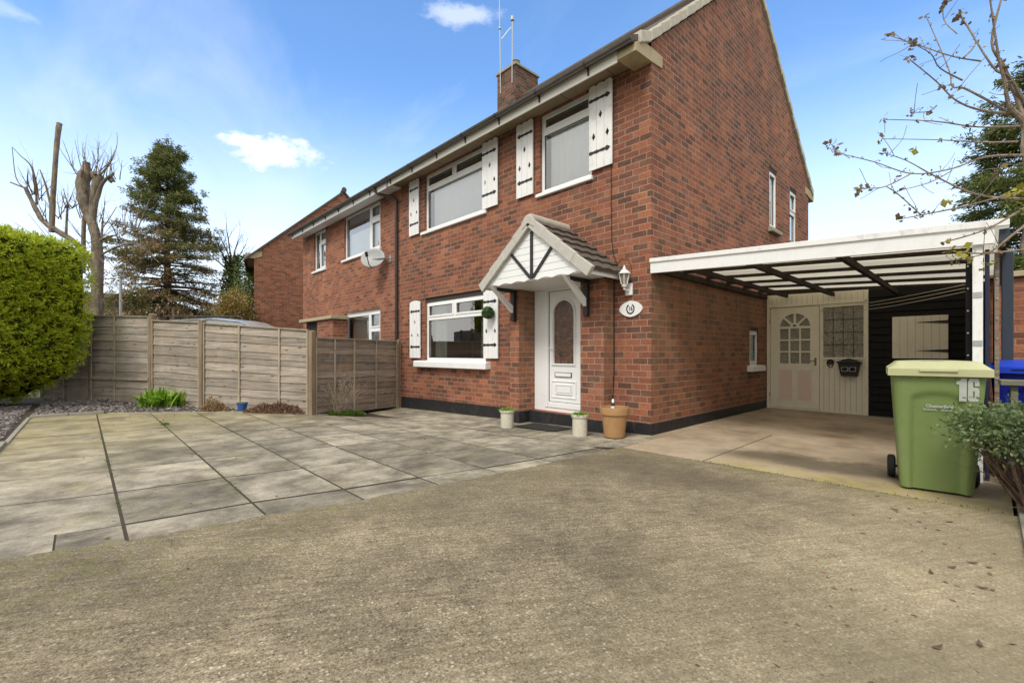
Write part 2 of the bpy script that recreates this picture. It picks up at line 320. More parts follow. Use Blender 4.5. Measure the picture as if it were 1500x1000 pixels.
def leaf_mat(name, stops, trans=0.3, rough=0.55, patch=None):
    m, N = new_mat(name)
    g = N.n('ShaderNodeNewGeometry'); ri = g.outputs['Random Per Island']
    v = obco(N); nb = N.noise(v, 2.5, 3)
    c = N.ramp(N.m('ADD', N.m('MULTIPLY', ri, 0.75), N.m('MULTIPLY', nb, 0.35)), stops)
    if patch: c = patch(N, c, v, ri)
    p = N.n('ShaderNodeBsdfPrincipled'); N.set(p, 'Base Color', c); N.set(p, 'Roughness', rough); N.set(p, 'Specular IOR Level', 0.25)
    t = N.n('ShaderNodeBsdfTranslucent'); N.set(t, 0, c)
    s = N.n('ShaderNodeMixShader'); N.set(s, 0, trans); N.set(s, 1, p.outputs[0]); N.set(s, 2, t.outputs[0])
    o = N.n('ShaderNodeOutputMaterial'); N.set(o, 0, s.outputs[0]); return m
M['lf_hedge'] = leaf_mat('leyland_leaf', [(0.1, (0.244, 0.340, 0.023)), (0.45, (0.429, 0.541, 0.035)), (0.75, (0.642, 0.705, 0.058)), (1.0, (0.887, 0.831, 0.116))], 0.42)
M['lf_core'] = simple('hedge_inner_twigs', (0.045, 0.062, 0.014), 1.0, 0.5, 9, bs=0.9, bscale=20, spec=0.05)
def con_patch(N, c, v, ri):
    Z = N.xyz(v)[2]
    f = N.m('MULTIPLY', N.rng(Z, 8.2, 5.4, 0.0, 1.0), N.rng(N.noise(v, 0.75, 3), 0.40, 0.55))
    return N.mix(N.m('MULTIPLY', f, 0.9), c, N.mix(ri, (0.20, 0.135, 0.065), (0.36, 0.235, 0.125)))
M['lf_conifer'] = leaf_mat('spruce_needles', [(0.1, (0.076, 0.099, 0.035)), (0.5, (0.135, 0.161, 0.052)), (0.9, (0.236, 0.253, 0.085))], 0.25, 0.7, con_patch)
M['lf_fir'] = leaf_mat('dark_yew_needles', [(0.1, (0.062, 0.090, 0.024)), (0.5, (0.112, 0.144, 0.039)), (0.9, (0.213, 0.240, 0.066))], 0.25, 0.7)
M['lf_ivy'] = leaf_mat('ivy_leaf', [(0.1, (0.03, 0.045, 0.012)), (0.9, (0.1, 0.12, 0.03))], 0.2)
M['lf_gold'] = leaf_mat('golden_autumn_leaf', [(0.1, (0.13, 0.10, 0.03)), (0.5, (0.30, 0.22, 0.06)), (0.9, (0.46, 0.35, 0.13))], 0.3)
M['lf_green'] = leaf_mat('bright_evergreen_leaf', [(0.1, (0.05, 0.085, 0.02)), (0.9, (0.15, 0.22, 0.05))], 0.25)
M['lf_hebe'] = leaf_mat('grey_green_small_leaf', [(0.1, (0.06, 0.10, 0.035)), (0.5, (0.13, 0.19, 0.07)), (0.85, (0.24, 0.30, 0.15)), (1.0, (0.34, 0.37, 0.22))], 0.25)
M['lf_plant'] = leaf_mat('fresh_green_leaf', [(0.1, (0.09, 0.2, 0.015)), (0.5, (0.19, 0.36, 0.03)), (0.9, (0.33, 0.50, 0.06))], 0.35)
M['lf_dry'] = leaf_mat('dry_brown_flower', [(0.1, (0.10, 0.055, 0.04)), (0.5, (0.20, 0.11, 0.075)), (0.9, (0.36, 0.23, 0.15))], 0.2)
M['lf_dry2'] = leaf_mat('straw_dry_leaf', [(0.1, (0.13, 0.08, 0.045)), (0.5, (0.30, 0.20, 0.11)), (0.9, (0.5, 0.36, 0.22))], 0.2)
M['lf_bud'] = leaf_mat('withered_leaf', [(0.1, (0.09, 0.055, 0.035)), (0.5, (0.2, 0.13, 0.07)), (0.8, (0.28, 0.21, 0.09)), (1.0, (0.35, 0.33, 0.07))], 0.3)
M['lf_yellow'] = leaf_mat('yellow_green_leaf', [(0.1, (0.25, 0.26, 0.04)), (0.9, (0.5, 0.46, 0.08))], 0.35)
M['lf_box'] = leaf_mat('topiary_leaf', [(0.1, (0.025, 0.06, 0.025)), (0.9, (0.10, 0.19, 0.07))], 0.2)
M['lf_grass'] = leaf_mat('moss_grass', [(0.1, (0.06, 0.12, 0.015)), (0.9, (0.16, 0.26, 0.04))], 0.3)
M['petal'] = simple('mauve_petal', (0.28, 0.30, 0.52), 0.7, 0.1, 20)
M['petal_red'] = simple('rust_red_leaf', (0.36, 0.06, 0.03), 0.7, 0.1, 20)
M['slate'] = leaf_mat('slate_chip', [(0.1, (0.07, 0.06, 0.058)), (0.5, (0.165, 0.142, 0.135)), (0.9, (0.30, 0.265, 0.25))], 0.0, 0.7)

# ---- ground finishes
def drive_mat():
    m, N = new_mat('exposed_aggregate_concrete'); v = obco(N); X, Y, Z = N.xyz(v)
    vf = N.n('ShaderNodeTexVoronoi'); N.set(vf, 'Vector', v); N.set(vf, 'Scale', 105.0)
    vm = N.n('ShaderNodeTexVoronoi'); N.set(vm, 'Vector', v); N.set(vm, 'Scale', 210.0)
    n1 = N.m('ADD', N.m('MULTIPLY', N.noise(v, 120, 5, 0.8), 0.80), N.m('MULTIPLY', N.noise(v, 9, 5, 0.7), 0.20)); n2 = N.noise(v, 1.3, 6, 0.65); n3 = N.noise(v, 0.45, 5, 0.6)
    rot = N.comb(N.m('ADD', N.m('MULTIPLY', X, 0.5), N.m('MULTIPLY', Y, 0.87)), N.m('SUBTRACT', N.m('MULTIPLY', X, 8.7), N.m('MULTIPLY', Y, 5.0)))
    br = N.noise(rot, 3.4, 6, 0.75)
    base = N.ramp(n1, [(0.34, (0.060, 0.048, 0.029)), (0.44, (0.156, 0.127, 0.079)), (0.52, (0.260, 0.213, 0.136)), (0.60, (0.363, 0.305, 0.203)), (0.72, (0.502, 0.439, 0.315))])
    peb = N.mix(vf.outputs[1], (0.079, 0.069, 0.052), (0.436, 0.378, 0.271))
    pm = N.m('MULTIPLY', N.rng(vf.outputs[0], 0.30, 0.5, 1.0, 0.0), N.rng(N.noise(v, 9, 4), 0.4, 0.6, 0.15, 0.75))
    c = N.mix(N.m('MULTIPLY', pm, 0.8), base, peb)
    gr = N.n('ShaderNodeTexVoronoi'); N.set(gr, 'Vector', v); N.set(gr, 'Scale', 60.0)
    gv = N.xyz(gr.outputs[1])[0]
    c = N.mix(N.m('MULTIPLY', N.rng(gr.outputs[0], 0.46, 0.32), 0.62), c, N.ramp(gv, [(0.0, (0.065, 0.054, 0.038)), (0.3, (0.164, 0.139, 0.095)), (0.6, (0.285, 0.244, 0.169)), (0.85, (0.406, 0.354, 0.250)), (1.0, (0.571, 0.523, 0.420))]))
    c = N.mix(N.rng(vm.outputs[0], 0.05, 0.16, 0.5, 0.0), c, (0.473, 0.425, 0.328))
    c = N.mix(N.rng(N.noise(v, 95, 3, 0.6), 0.60, 0.68, 0, 0.8), c, (0.033, 0.030, 0.026))
    k = N.m('MULTIPLY', N.rng(n2, 0.30, 0.70, 0.64, 1.34), N.m('MULTIPLY', N.rng(n3, 0.34, 0.66, 0.78, 1.2), N.rng(br, 0.34, 0.66, 0.68, 1.30)))
    cs = N.n('ShaderNodeVectorMath', operation='SCALE'); N.set(cs, 0, c); N.set(cs, 'Scale', k); c = cs.outputs[0]
    # oil-dark parking patch in front of the lean-to and moss along the patio edge and the joint
    e = N.m('SQRT', N.m('ADD', N.m('POWER', N.m('DIVIDE', N.m('SUBTRACT', X, 1.0), 1.5), 2.0), N.m('POWER', N.m('DIVIDE', N.m('SUBTRACT', Y, -1.75), 0.55), 2.0)))
    e = N.m('ADD', e, N.m('MULTIPLY', N.m('SUBTRACT', n2, 0.5), 1.4))
    c = N.mix(N.rng(e, 1.2, 0.4, 0.0, 0.55, True), c, (0.085, 0.066, 0.044))
    c = N.mix(N.rng(N.noise(v, 0.75, 4, 0.6, 0.5), 0.54, 0.70, 0.0, 0.26), c, (0.115, 0.088, 0.055))
    mz = N.m('MAXIMUM', N.rng(N.m('ABSOLUTE', N.m('SUBTRACT', Y, -1.08)), 0.30, 0.02), N.m('MULTIPLY', N.rng(X, 0.9, -0.2), 0.8))
    mo = N.m('MULTIPLY', mz, N.rng(N.noise(v, 7, 7, 0.72), 0.46, 0.66, 0.0, 0.6))
    c = N.mix(mo, c, (0.20, 0.19, 0.035))
    c = N.mix(N.rng(X, 1.6, 3.3, 0.0, 0.40), c, (0.36, 0.31, 0.19))
    c = N.mix(N.m('MULTIPLY', N.rng(N.m('ADD', X, N.m('MULTIPLY', Y, -0.45)), 3.4, 1.6), N.rng(N.noise(v, 0.6, 5, 0.6), 0.35, 0.6, 0.05, 0.38)), c, (0.12, 0.105, 0.075))
    h = N.m('ADD', N.m('MULTIPLY', vf.outputs[0], 0.6), n1)
    finish(N, c, 0.9, h, 0.5, 0.006, 0.25); return m
M['drive'] = drive_mat()

def slab_mat():
    m, N = new_mat('weathered_paving_slab'); v = obco(N); X, Y, Z = N.xyz(v)
    g = N.n('ShaderNodeNewGeometry'); ri = g.outputs['Random Per Island']
    off = N.n('ShaderNodeVectorMath', operation='ADD'); N.set(off, 0, v); N.set(off, 1, N.comb(N.m('MULTIPLY', ri, 9.0), N.m('MULTIPLY', ri, 31.0), 0.0))
    n1 = N.noise(N.scalev(off.outputs[0], 1.5, 1.1, 1), 1.9, 9, 0.72); n2 = N.noise(v, 85, 5, 0.75); n4 = N.noise(v, 0.9, 5, 0.6)
    c = N.ramp(n1, [(0.30, (0.096, 0.085, 0.065)), (0.42, (0.196, 0.174, 0.134)), (0.52, (0.317, 0.283, 0.220)), (0.66, (0.441, 0.402, 0.319))])
    k = N.m('MULTIPLY', N.rng(n2, 0.3, 0.7, 0.72, 1.28), N.m('ADD', N.rng(n4, 0.3, 0.7, 0.78, 1.16), N.m('MULTIPLY', N.m('SUBTRACT', ri, 0.5), 0.46)))
    cs = N.n('ShaderNodeVectorMath', operation='SCALE'); N.set(cs, 0, c); N.set(cs, 'Scale', k); c = cs.outputs[0]
    lf = N.m('ADD', N.m('MULTIPLY', X, -0.8), N.m('MULTIPLY', Y, -0.62))      # greener towards the hedge corner
    mo = N.m('MULTIPLY', N.rng(lf, 4.3, 8.6, 0.0, 0.6, True), N.rng(N.noise(v, 3, 6, 0.7), 0.30, 0.62, 0.35, 1.0))
    c = N.mix(mo, c, (0.36, 0.305, 0.12))
    c = N.mix(N.rng(N.noise(v, 2.6, 8, 0.78), 0.53, 0.70, 0, 0.55), c, (0.27, 0.235, 0.085))
    c = N.mix(N.rng(N.noise(N.scalev(off.outputs[0], 0.9, 1.2, 1), 1.3, 7, 0.7, 0.3), 0.48, 0.64, 0.0, 0.6), c, (0.10, 0.09, 0.072))
    finish(N, c, 0.88, N.m('ADD', n2, N.m('MULTIPLY', n1, 2.0)), 0.4, 0.006, 0.25); return m
M['slab'] = slab_mat()

def floor_mat():
    m, N = new_mat('pinkish_concrete_hardstanding'); v = obco(N); X, Y, Z = N.xyz(v)
    n1 = N.noise(v, 1.4, 7, 0.66); n2 = N.noise(v, 60, 5, 0.7)
    c = N.ramp(n1, [(0.3, (0.213, 0.160, 0.113)), (0.5, (0.368, 0.291, 0.205)), (0.7, (0.458, 0.380, 0.283))])
    cs = N.n('ShaderNodeVectorMath', operation='SCALE'); N.set(cs, 0, c); N.set(cs, 'Scale', N.rng(n2, 0.3, 0.7, 0.82, 1.18)); c = cs.outputs[0]
    fr = N.m('ADD', Y, N.m('MULTIPLY', N.m('SUBTRACT', n1, 0.5), 0.9))
    dk = N.m('MULTIPLY', N.rng(N.m('ABSOLUTE', N.m('SUBTRACT', fr, -0.25)), 0.45, 0.1, 0.0, 0.8, True), N.rng(X, 0.8, 1.3))
    c = N.mix(dk, c, (0.085, 0.07, 0.045))
    mo = N.m('MULTIPLY', N.rng(fr, -0.45, -0.8), N.m('MULTIPLY', N.rng(X, 0.9, 1.6), N.rng(N.noise(v, 9, 8, 0.75), 0.40, 0.64, 0.0, 0.75)))
    c = N.mix(mo, c, (0.40, 0.35, 0.08))
    rs = N.m('SQRT', N.m('ADD', N.m('POWER', N.m('DIVIDE', N.m('SUBTRACT', X, 1.75), 0.30), 2.0), N.m('POWER', N.m('DIVIDE', N.m('SUBTRACT', Y, 1.7), 0.22), 2.0)))
    c = N.mix(N.rng(N.m('ADD', rs, N.m('MULTIPLY', N.noise(v, 8, 5), 1.0)), 1.5, 0.8, 0, 0.5), c, (0.22, 0.09, 0.03))
    finish(N, c, 0.88, n2, 0.4, 0.006, 0.25); return m
M['hard'] = floor_mat()
# ---------------------------------------------------------------- mesh helpers
class MB:
    def __init__(s, T=None): s.v = []; s.f = []; s.T = T
    def add(s, vs, fs):
        b = len(s.v)
        s.v += [tuple(s.T(*p)) if s.T else tuple(p) for p in vs]
        s.f += [tuple(b+i for i in f) for f in fs]
    def box(s, x0, x1, y0, y1, z0, z1):
        s.add([(x0,y0,z0),(x1,y0,z0),(x1,y1,z0),(x0,y1,z0),(x0,y0,z1),(x1,y0,z1),(x1,y1,z1),(x0,y1,z1)],
              [(0,3,2,1),(4,5,6,7),(0,1,5,4),(1,2,6,5),(2,3,7,6),(3,0,4,7)])
    def prism(s, poly, ax, a, b):                      # poly in the two other axes, extruded along axis ax
        n = len(poly)
        def P(p, t): return {'x': (t, p[0], p[1]), 'y': (p[0], t, p[1]), 'z': (p[0], p[1], t)}[ax]
        s.add([P(p, a) for p in poly]+[P(p, b) for p in poly], [tuple(range(n))[::-1], tuple(range(n, 2*n))]+[(i, (i+1) % n, n+(i+1) % n, n+i) for i in range(n)])
    def quad(s, *p): s.add(p, [tuple(range(len(p)))])
    def tube(s, pts, rad, n=8, caps=True):
        pts = [Vector(p) for p in pts]; m = len(pts)
        if not hasattr(rad, '__len__'): rad = [rad]*m
        vs = []; up = None
        for i, p in enumerate(pts):
            t = (pts[min(i+1, m-1)]-pts[max(i-1, 0)])
            if t.length < 1e-9: t = Vector((0, 0, 1))
            t.normalize()
            if up is None: up = Vector((0, 0, 1)) if abs(t.z) < 0.9 else Vector((1, 0, 0))
            a = t.cross(up)
            if a.length < 1e-4: a = t.cross(Vector((1, 0.3, 0)))
            a.normalize(); b = a.cross(t); up = b
            vs += [tuple(p+(a*cos(2*pi*k/n)+b*sin(2*pi*k/n))*rad[i]) for k in range(n)]
        fs = [(i*n+k, i*n+(k+1) % n, (i+1)*n+(k+1) % n, (i+1)*n+k) for i in range(m-1) for k in range(n)]
        if caps: fs += [tuple(range(n))[::-1], tuple(range((m-1)*n, m*n))]
        s.add(vs, fs)
    def lathe(s, prof, c, n=24, a0=0.0):
        m = len(prof)
        vs = [(c[0]+r*cos(a0+2*pi*k/n), c[1]+r*sin(a0+2*pi*k/n), c[2]+z) for r, z in prof for k in range(n)]
        fs = [(i*n+k, i*n+(k+1) % n, (i+1)*n+(k+1) % n, (i+1)*n+k) for i in range(m-1) for k in range(n)]
        s.add(vs, fs+[tuple(range(n))[::-1], tuple(range((m-1)*n, m*n))])
    def plate(s, outer, holes, y0, y1, Tn=None):       # plate in x-z with holes, thickness y0..y1
        bm = bmesh.new(); loops = []
        for L in [outer]+holes:
            vs = [bm.verts.new((p[0], 0, p[1])) for p in L]
            for i in range(len(vs)): bm.edges.new((vs[i], vs[(i+1) % len(vs)]))
            loops.append(L)
        bmesh.ops.triangle_fill(bm, use_beauty=True, use_dissolve=False, edges=bm.edges[:])
        bm.verts.ensure_lookup_table(); idx = {v: i for i, v in enumerate(bm.verts)}
        vs = [(v.co.x, v.co.z) for v in bm.verts]; fs = [tuple(idx[v] for v in f.verts) for f in bm.faces]; n = len(vs)
        bm.free()
        s.add([(a, y0, b) for a, b in vs]+[(a, y1, b) for a, b in vs], fs+[tuple(i+n for i in f)[::-1] for f in fs])
        for L in loops:
            k = len(L); s.add([(p[0], y0, p[1]) for p in L]+[(p[0], y1, p[1]) for p in L], [(i, (i+1) % k, k+(i+1) % k, k+i) for i in range(k)])
    def build(s, name, mat, parent=None, bevel=0.0, smooth=False, shift=None, weld=True, seg=2, inlay=None):
        if inlay:
            nf0 = len(s.f); base = len(s.v); s.v = s.v+inlay[0].v; s.f = s.f+[tuple(base+i for i in f) for f in inlay[0].f]; weld = False
        vs = s.v
        if shift: vs = [(a-shift[0], b-shift[1], c-shift[2]) for a, b, c in vs]
        me = bpy.data.meshes.new(name); me.from_pydata(vs, [], s.f); me.update()
        if weld:
            bm = bmesh.new(); bm.from_mesh(me); bmesh.ops.remove_doubles(bm, verts=bm.verts, dist=1e-5)
            bmesh.ops.recalc_face_normals(bm, faces=bm.faces); bm.to_mesh(me); bm.free()
        if smooth:
            me.polygons.foreach_set('use_smooth', [True]*len(me.polygons))
            me.set_sharp_from_angle(angle=radians(38))
        me.materials.append(M[mat] if isinstance(mat, str) else mat)
        if inlay:
            me.materials.append(M[inlay[1]]); me.polygons.foreach_set('material_index', [0]*nf0+[1]*(len(me.polygons)-nf0)); bevel = 0
        o = bpy.data.objects.new(name, me); col.objects.link(o)
        if parent: o.parent = parent
        if bevel > 0:
            b = o.modifiers.new('bevel', 'BEVEL'); b.width = bevel; b.segments = seg; b.limit_method = 'ANGLE'; b.angle_limit = radians(40)
        return o

def tag(o, label=None, cat=None, group=None, kind=None):
    if label: o['label'] = label
    if cat: o['category'] = cat
    if group: o['group'] = group
    if kind: o['kind'] = kind
    return o
def thing(name, label, cat, loc=(0, 0, 0), rz=0.0, group=None):
    o = bpy.data.objects.new(name, None); o.empty_display_size = 0.2; col.objects.link(o)
    o.location = loc; o.rotation_euler = (0, 0, rz); return tag(o, label, cat, group)
def struct(o): o['kind'] = 'structure'; return o
def copy_tree(o, parent=None):
    c = o.copy(); col.objects.link(c)
    if parent: c.parent = parent
    for ch in list(o.children): copy_tree(ch, c)
    return c
def text_mesh(mb, body, size, T, sx=1.0, off=0.0, depth=0.001, align='CENTER'):
    cu = bpy.data.curves.new('lettering', 'FONT'); cu.body = body; cu.size = size; cu.align_x = align; cu.align_y = 'CENTER'
    cu.offset = off; cu.extrude = depth; cu.resolution_u = 4
    ob = bpy.data.objects.new('lettering', cu); col.objects.link(ob)
    dg = bpy.context.evaluated_depsgraph_get(); me = bpy.data.meshes.new_from_object(ob.evaluated_get(dg))
    mb.add([T(v.co.x*sx, v.co.y, v.co.z) for v in me.vertices], [tuple(p.vertices) for p in me.polygons])
    bpy.data.objects.remove(ob, do_unlink=True); bpy.data.curves.remove(cu); bpy.data.meshes.remove(me)

def sstep(a, b, t): t = min(max((t-a)/(b-a), 0), 1); return t*t*(3-2*t)
def zg(x, y):                                          # ground falls gently along the front of the house towards the fence
    return -0.03*min(max(0, -x), 7.2)*sstep(-3.4, -0.7, y)

def grid_sheet(mb, x0, x1, y0, y1, nx, ny, dz=0.0, keep=None):
    xs = np.linspace(x0, x1, nx+1); ys = np.linspace(y0, y1, ny+1)
    vs = [(a, b, zg(a, b)+dz) for b in ys for a in xs]
    fs = []
    for j in range(ny):
        for i in range(nx):
            if keep and not keep((xs[i]+xs[i+1])/2, (ys[j]+ys[j+1])/2): continue
            k = j*(nx+1)+i; fs.append((k, k+1, k+nx+2, k+nx+1))
    mb.add(vs, fs)

# ---------------------------------------------------------------- ground
mb = MB(); mb.quad((-420, -420, -0.24), (420, -420, -0.24), (420, 420, -0.24), (-420, 420, -0.24))
struct(mb.build('ground', 'earth'))
mb = MB(); mb.quad((-60, -19, -0.21), (60, -19, -0.21), (60, -12.5, -0.21), (-60, -12.5, -0.21)); struct(mb.build('road', 'tarmac'))
# sub-base seen in the joints between the slabs
mb = MB(); grid_sheet(mb, -8.3, 3.3, -6.3, -3.44, 46, 10, -0.0055); grid_sheet(mb, -8.3, 3.3, -3.44, 0.3, 46, 16, -0.016); struct(mb.build('joint_bed', 'soil'))

EK = [(-6.35, -0.93, -0.62), (-5.45, -0.72, -0.36), (-4.72, -0.63, -0.25), (-4.08, -0.48, -0.10), (-3.44, -0.36, -0.03), (-2.80, -0.22, 0.05), (-2.12, -0.12, 0.10), (-1.22, 0.0, 0.16)]
def clip(poly, a, b, c):                               # keep a*x+b*y<=c
    out = []
    for i in range(len(poly)):
        p, q = poly[i], poly[(i+1) % len(poly)]; dp = a*p[0]+b*p[1]-c; dq = a*q[0]+b*q[1]-c
        if dp <= 0: out.append(p)
        if dp*dq < 0: t = dp/(dp-dq); out.append((p[0]+(q[0]-p[0])*t, p[1]+(q[1]-p[1])*t))
    return out
SIDES = MB()
def slab(mb, poly, tilt=0.0):
    if len(poly) < 3: return
    ar = abs(sum(poly[i][0]*poly[(i+1) % len(poly)][1]-poly[(i+1) % len(poly)][0]*poly[i][1] for i in range(len(poly))))/2
    if ar < 0.01: return
    n = len(poly); t = random.uniform(-0.0035, 0.0)
    tx, ty = random.uniform(-1, 1)*0.0018, random.uniform(-1, 1)*0.0018
    cx = sum(p[0] for p in poly)/n; cy = sum(p[1] for p in poly)/n
    top = [(p[0], p[1], zg(p[0], p[1])+t+tx*(p[0]-cx)+ty*(p[1]-cy)) for p in poly]
    mb.add(top, [tuple(range(n))])
    SIDES.add(top+[(a, b, c-0.03) for a, b, c in top], [(i, n+i, n+(i+1) % n, (i+1) % n) for i in range(n)])
mb = MB()
for r in range(len(EK)-1):
    y0, k0, e0 = EK[r]; y1, k1, e1 = EK[r+1]
    g0 = 0.010 if r == 1 else (0.008 if r < 5 else 0.006); g1 = 0.010 if r == 0 else (0.008 if r < 4 else 0.006)
    if r == 0: y0c = y0+0.05
    ya, yb = y0+g0, y1-g1
    # narrow closing strip beside the drive
    kk = lambda y: k0+(k1-k0)*(y-y0)/(y1-y0)
    c1 = 0.018 if r in (1, 2, 3) else (0.012 if r in (5, 6) else 0.006)
    ee = 0.10
    if r == 0:
        slab(mb, [(kk(ya)+c1, ya), (-0.45, ya), (-0.47, -5.77), (-0.80, -5.77)]); slab(mb, [(-0.795, -5.76), (-0.46, -5.76), (e1+ee, yb), (k1+c1, yb)])
    else:
        slab(mb, [(kk(ya)+c1, ya), (e0+ee, ya), (e1+ee, yb), (kk(yb)+c1, yb)])
    n = 0; L = 0.94
    while True:
        ja, jb = random.uniform(-0.01, 0.01), random.uniform(-0.01, 0.01)
        xa0 = kk(ya)-n*L; xb0 = kk(yb)-n*L
        cg = random.choice((0.007, 0.010, 0.014)) if n > 0 else c1
        if n == 1 and r == 2: cg = 0.008
        p = [(xa0-L+0.005, ya), (xa0-cg, ya), (xb0-cg, yb), (xb0-L+0.005, yb)]
        p = clip(p, -1.13, 1.0, -4.53+1.13*7.53-0.02)   # y <= -4.53+1.13(x+7.53)
        p = clip(p, -1, 0, 8.13)
        if r >= 5: p = clip(p, -1, 0, 5.75)
        if len(p) < 3 and n > 4: break
        slab(mb, p); n += 1
        if n > 10: break
struct(mb.build('patio', 'slab', inlay=(SIDES, 'soil'))); SIDES = MB()
# concrete path strip against the house, jointed
mb = MB()
xs = [-6.9, -5.9, -4.75, -3.6, -2.45, -1.3, -0.15]
for i in range(6):
    a, b = xs[i]+0.004, xs[i+1]-0.004
    for (ya, yb) in ((-1.21, -0.62), (-0.61, 0.25)):
        slab(mb, [(a, ya+0.0), (b, ya), (b, yb), (a, yb)])
slab(mb, [(-0.146, -1.21), (0.16, -1.03), (0.16, -0.02), (-0.146, -0.02)])
struct(mb.build('path', 'slab', inlay=(SIDES, 'soil'))); SIDES = MB()
# hardstanding under the carport
mb = MB()
for (xa, xb, ya, yb) in ((0.165, 1.13, -0.98, 1.2), (0.0, 1.16, 1.205, 4.62), (1.145, 3.3, -0.98, 4.62)):
    slab(mb, [(xa, ya), (xb, ya), (xb, yb), (xa, yb)])
slab(mb, [(0.0, 0.0), (0.162, 0.0), (0.162, 1.2), (0.0, 1.2)])
struct(mb.build('hardstanding', 'hard', inlay=(SIDES, 'soil'))); SIDES = MB()
# driveway sheet with a ragged edge lapping over the slabs
mb = MB()
edge = []
for i in range(len(EK)-1):
    y0, _, e0 = EK[i]; y1, _, e1 = EK[i+1]
    for k in range(24):
        t = k/24; yy = y0+(y1-y0)*t
        edge.append((e0+(e1-e0)*t+0.028*mnoise.noise((yy*6, 3, 0))+0.020*mnoise.noise((yy*31, 5, 0)), yy))
edge.append((0.16, -1.03))
top = []
for k in range(90):
    xx = 0.16+(3.34-0.16)*(k+1)/90; top.append((xx, -1.0+0.006*mnoise.noise((xx*9, 2, 0))))
pts = edge+top
vs = []; 
for (a, b) in pts: vs.append((a, b, zg(a, b)+0.004))
n = len(pts); pv = [(-0.75, -6.9), (3.34, -12.4)]
poly = [(p[0], p[1], 0.004) for p in pts]+[(3.34, -3.0, 0.004), (3.34, -12.4, 0.0), (-4.6, -12.4, 0.0), (-2.4, -8.0, 0.004), (-0.9, -6.42, 0.004)]
mb.add(poly, [tuple(range(len(poly)))])
o = struct(mb.build('driveway', 'drive', weld=False))
bm = bmesh.new(); bm.from_mesh(o.data); bmesh.ops.triangulate(bm, faces=bm.faces); bm.to_mesh(o.data); bm.free()
# kerbs
mb = MB()
def kerb(mb, p, q, w=0.05, h=0.035, segs=1):
    p = Vector((*p, 0)); q = Vector((*q, 0)); d = (q-p).normalized(); nrm = Vector((-d.y, d.x, 0))*w/2; L = (q-p).length/segs
    for i in range(segs):
        a = p+d*(L*i+0.006); b = p+d*(L*(i+1)-0.006); j = random.uniform(-0.004, 0.004)
        za, zb = zg(a.x, a.y), zg(b.x, b.y)
        vs = [a-nrm, b-nrm, b+nrm, a+nrm]
        mb.add([(v.x, v.y, z-0.1) for v, z in zip(vs, (za, zb, zb, za))]+[(v.x, v.y, z+h+j) for v, z in zip(vs, (za, zb, zb, za))], [(0,3,2,1),(4,5,6,7),(0,1,5,4),(1,2,6,5),(2,3,7,6),(3,0,4,7)])
kerb(mb, (-0.95, -6.40), (-5.2, -6.36), 0.07, 0.035, 5); kerb(mb, (-5.2, -6.33), (-8.22, -6.31), 0.05, 0.02, 3)
kerb(mb, (-8.20, -6.3), (-8.17, -5.34), 0.06, 0.045, 2)
kerb(mb, (-8.15, -5.3), (-5.62, -2.33), 0.035, 0.015, 4); kerb(mb, (-5.62, -2.33), (-5.85, -1.3), 0.03, 0.01, 1)
struct(mb.build('kerb_edging', 'concrete_grey', bevel=0.006))

# planting bed soil under the slate chippings
def in_bed(x, y):
    if y < -6.36: return x > -13.5 and x < -0.95
    line1 = -4.53+1.13*(x+7.53)
    if x < -8.2: return y < -3.9
    return y > line1+0.03 and y < -2.0 and x < -5.5
mb = MB(); mb.add([(-14, -9.5, -0.012), (-1.0, -9.5, -0.012), (-1.0, -6.42, -0.012), (-8.22, -6.35, -0.012), (-8.2, -5.35, -0.012), (-5.64, -2.3, -0.03), (-5.85, -1.4, -0.1), (-6.75, -0.02, -0.175), (-6.75, 0.4, -0.19), (-8.6, -0.6, -0.15), (-14, -2.5, -0.06)],
    [(0, 1, 2, 3), (0, 3, 4, 10), (4, 5, 9, 10), (5, 6, 7, 8, 9)])
struct(mb.build('planting_bed', 'soil', weld=False))
vs = []; fs = []
fence_pts = [(-13.4, -6.33), (-9.8, -4.5), (-7.95, -3.85), (-5.62, -2.5), (-6.62, -0.14)]
def fence_side(x, y):                                  # True on the garden side of the fence
    for i in range(4):
        a, b = fence_pts[i], fence_pts[i+1]
        if i < 3 and a[0] <= x <= b[0]:
            return y < a[1]+(b[1]-a[1])*(x-a[0])/(b[0]-a[0])-0.02
    return True
cnt = 0
while cnt < 11000:
    if random.random() < 0.55: x, y = random.uniform(-13, -5.6), random.uniform(-6.3, -2.3)
    else: x, y = random.uniform(-11, -1.0), random.uniform(-8.2, -6.42)
    if not in_bed(x, y) or (y > -6.3 and not fence_side(x, y)): continue
    cnt += 1
    s = random.uniform(0.010, 0.034); a = random.uniform(0, 2*pi); t = random.uniform(-0.5, 0.5); t2 = random.uniform(-0.5, 0.5)
    R = Matrix.Rotation(a, 3, 'Z') @ Matrix.Rotation(t, 3, 'X') @ Matrix.Rotation(t2, 3, 'Y')
    b = len(vs); c = Vector((x, y, zg(x, y)+random.uniform(-0.004, 0.016)))
    for dx, dy, dz in ((-1, -0.6, 0), (0.2, -0.8, 0), (1, -0.1, 0), (0.4, 0.7, 0), (-0.7, 0.6, 0)):
        vs.append(tuple(c+R @ Vector((dx*s, dy*s, 0.006)))); 
    for dx, dy, dz in ((-1, -0.6, 0), (0.2, -0.8, 0), (1, -0.1, 0), (0.4, 0.7, 0), (-0.7, 0.6, 0)):
        vs.append(tuple(c+R @ Vector((dx*s, dy*s, -0.004))))
    fs += [(b, b+1, b+2, b+3, b+4)]+[(b+i, b+5+i, b+5+(i+1) % 5, b+(i+1) % 5) for i in range(5)]
mb = MB(); mb.v = vs; mb.f = fs
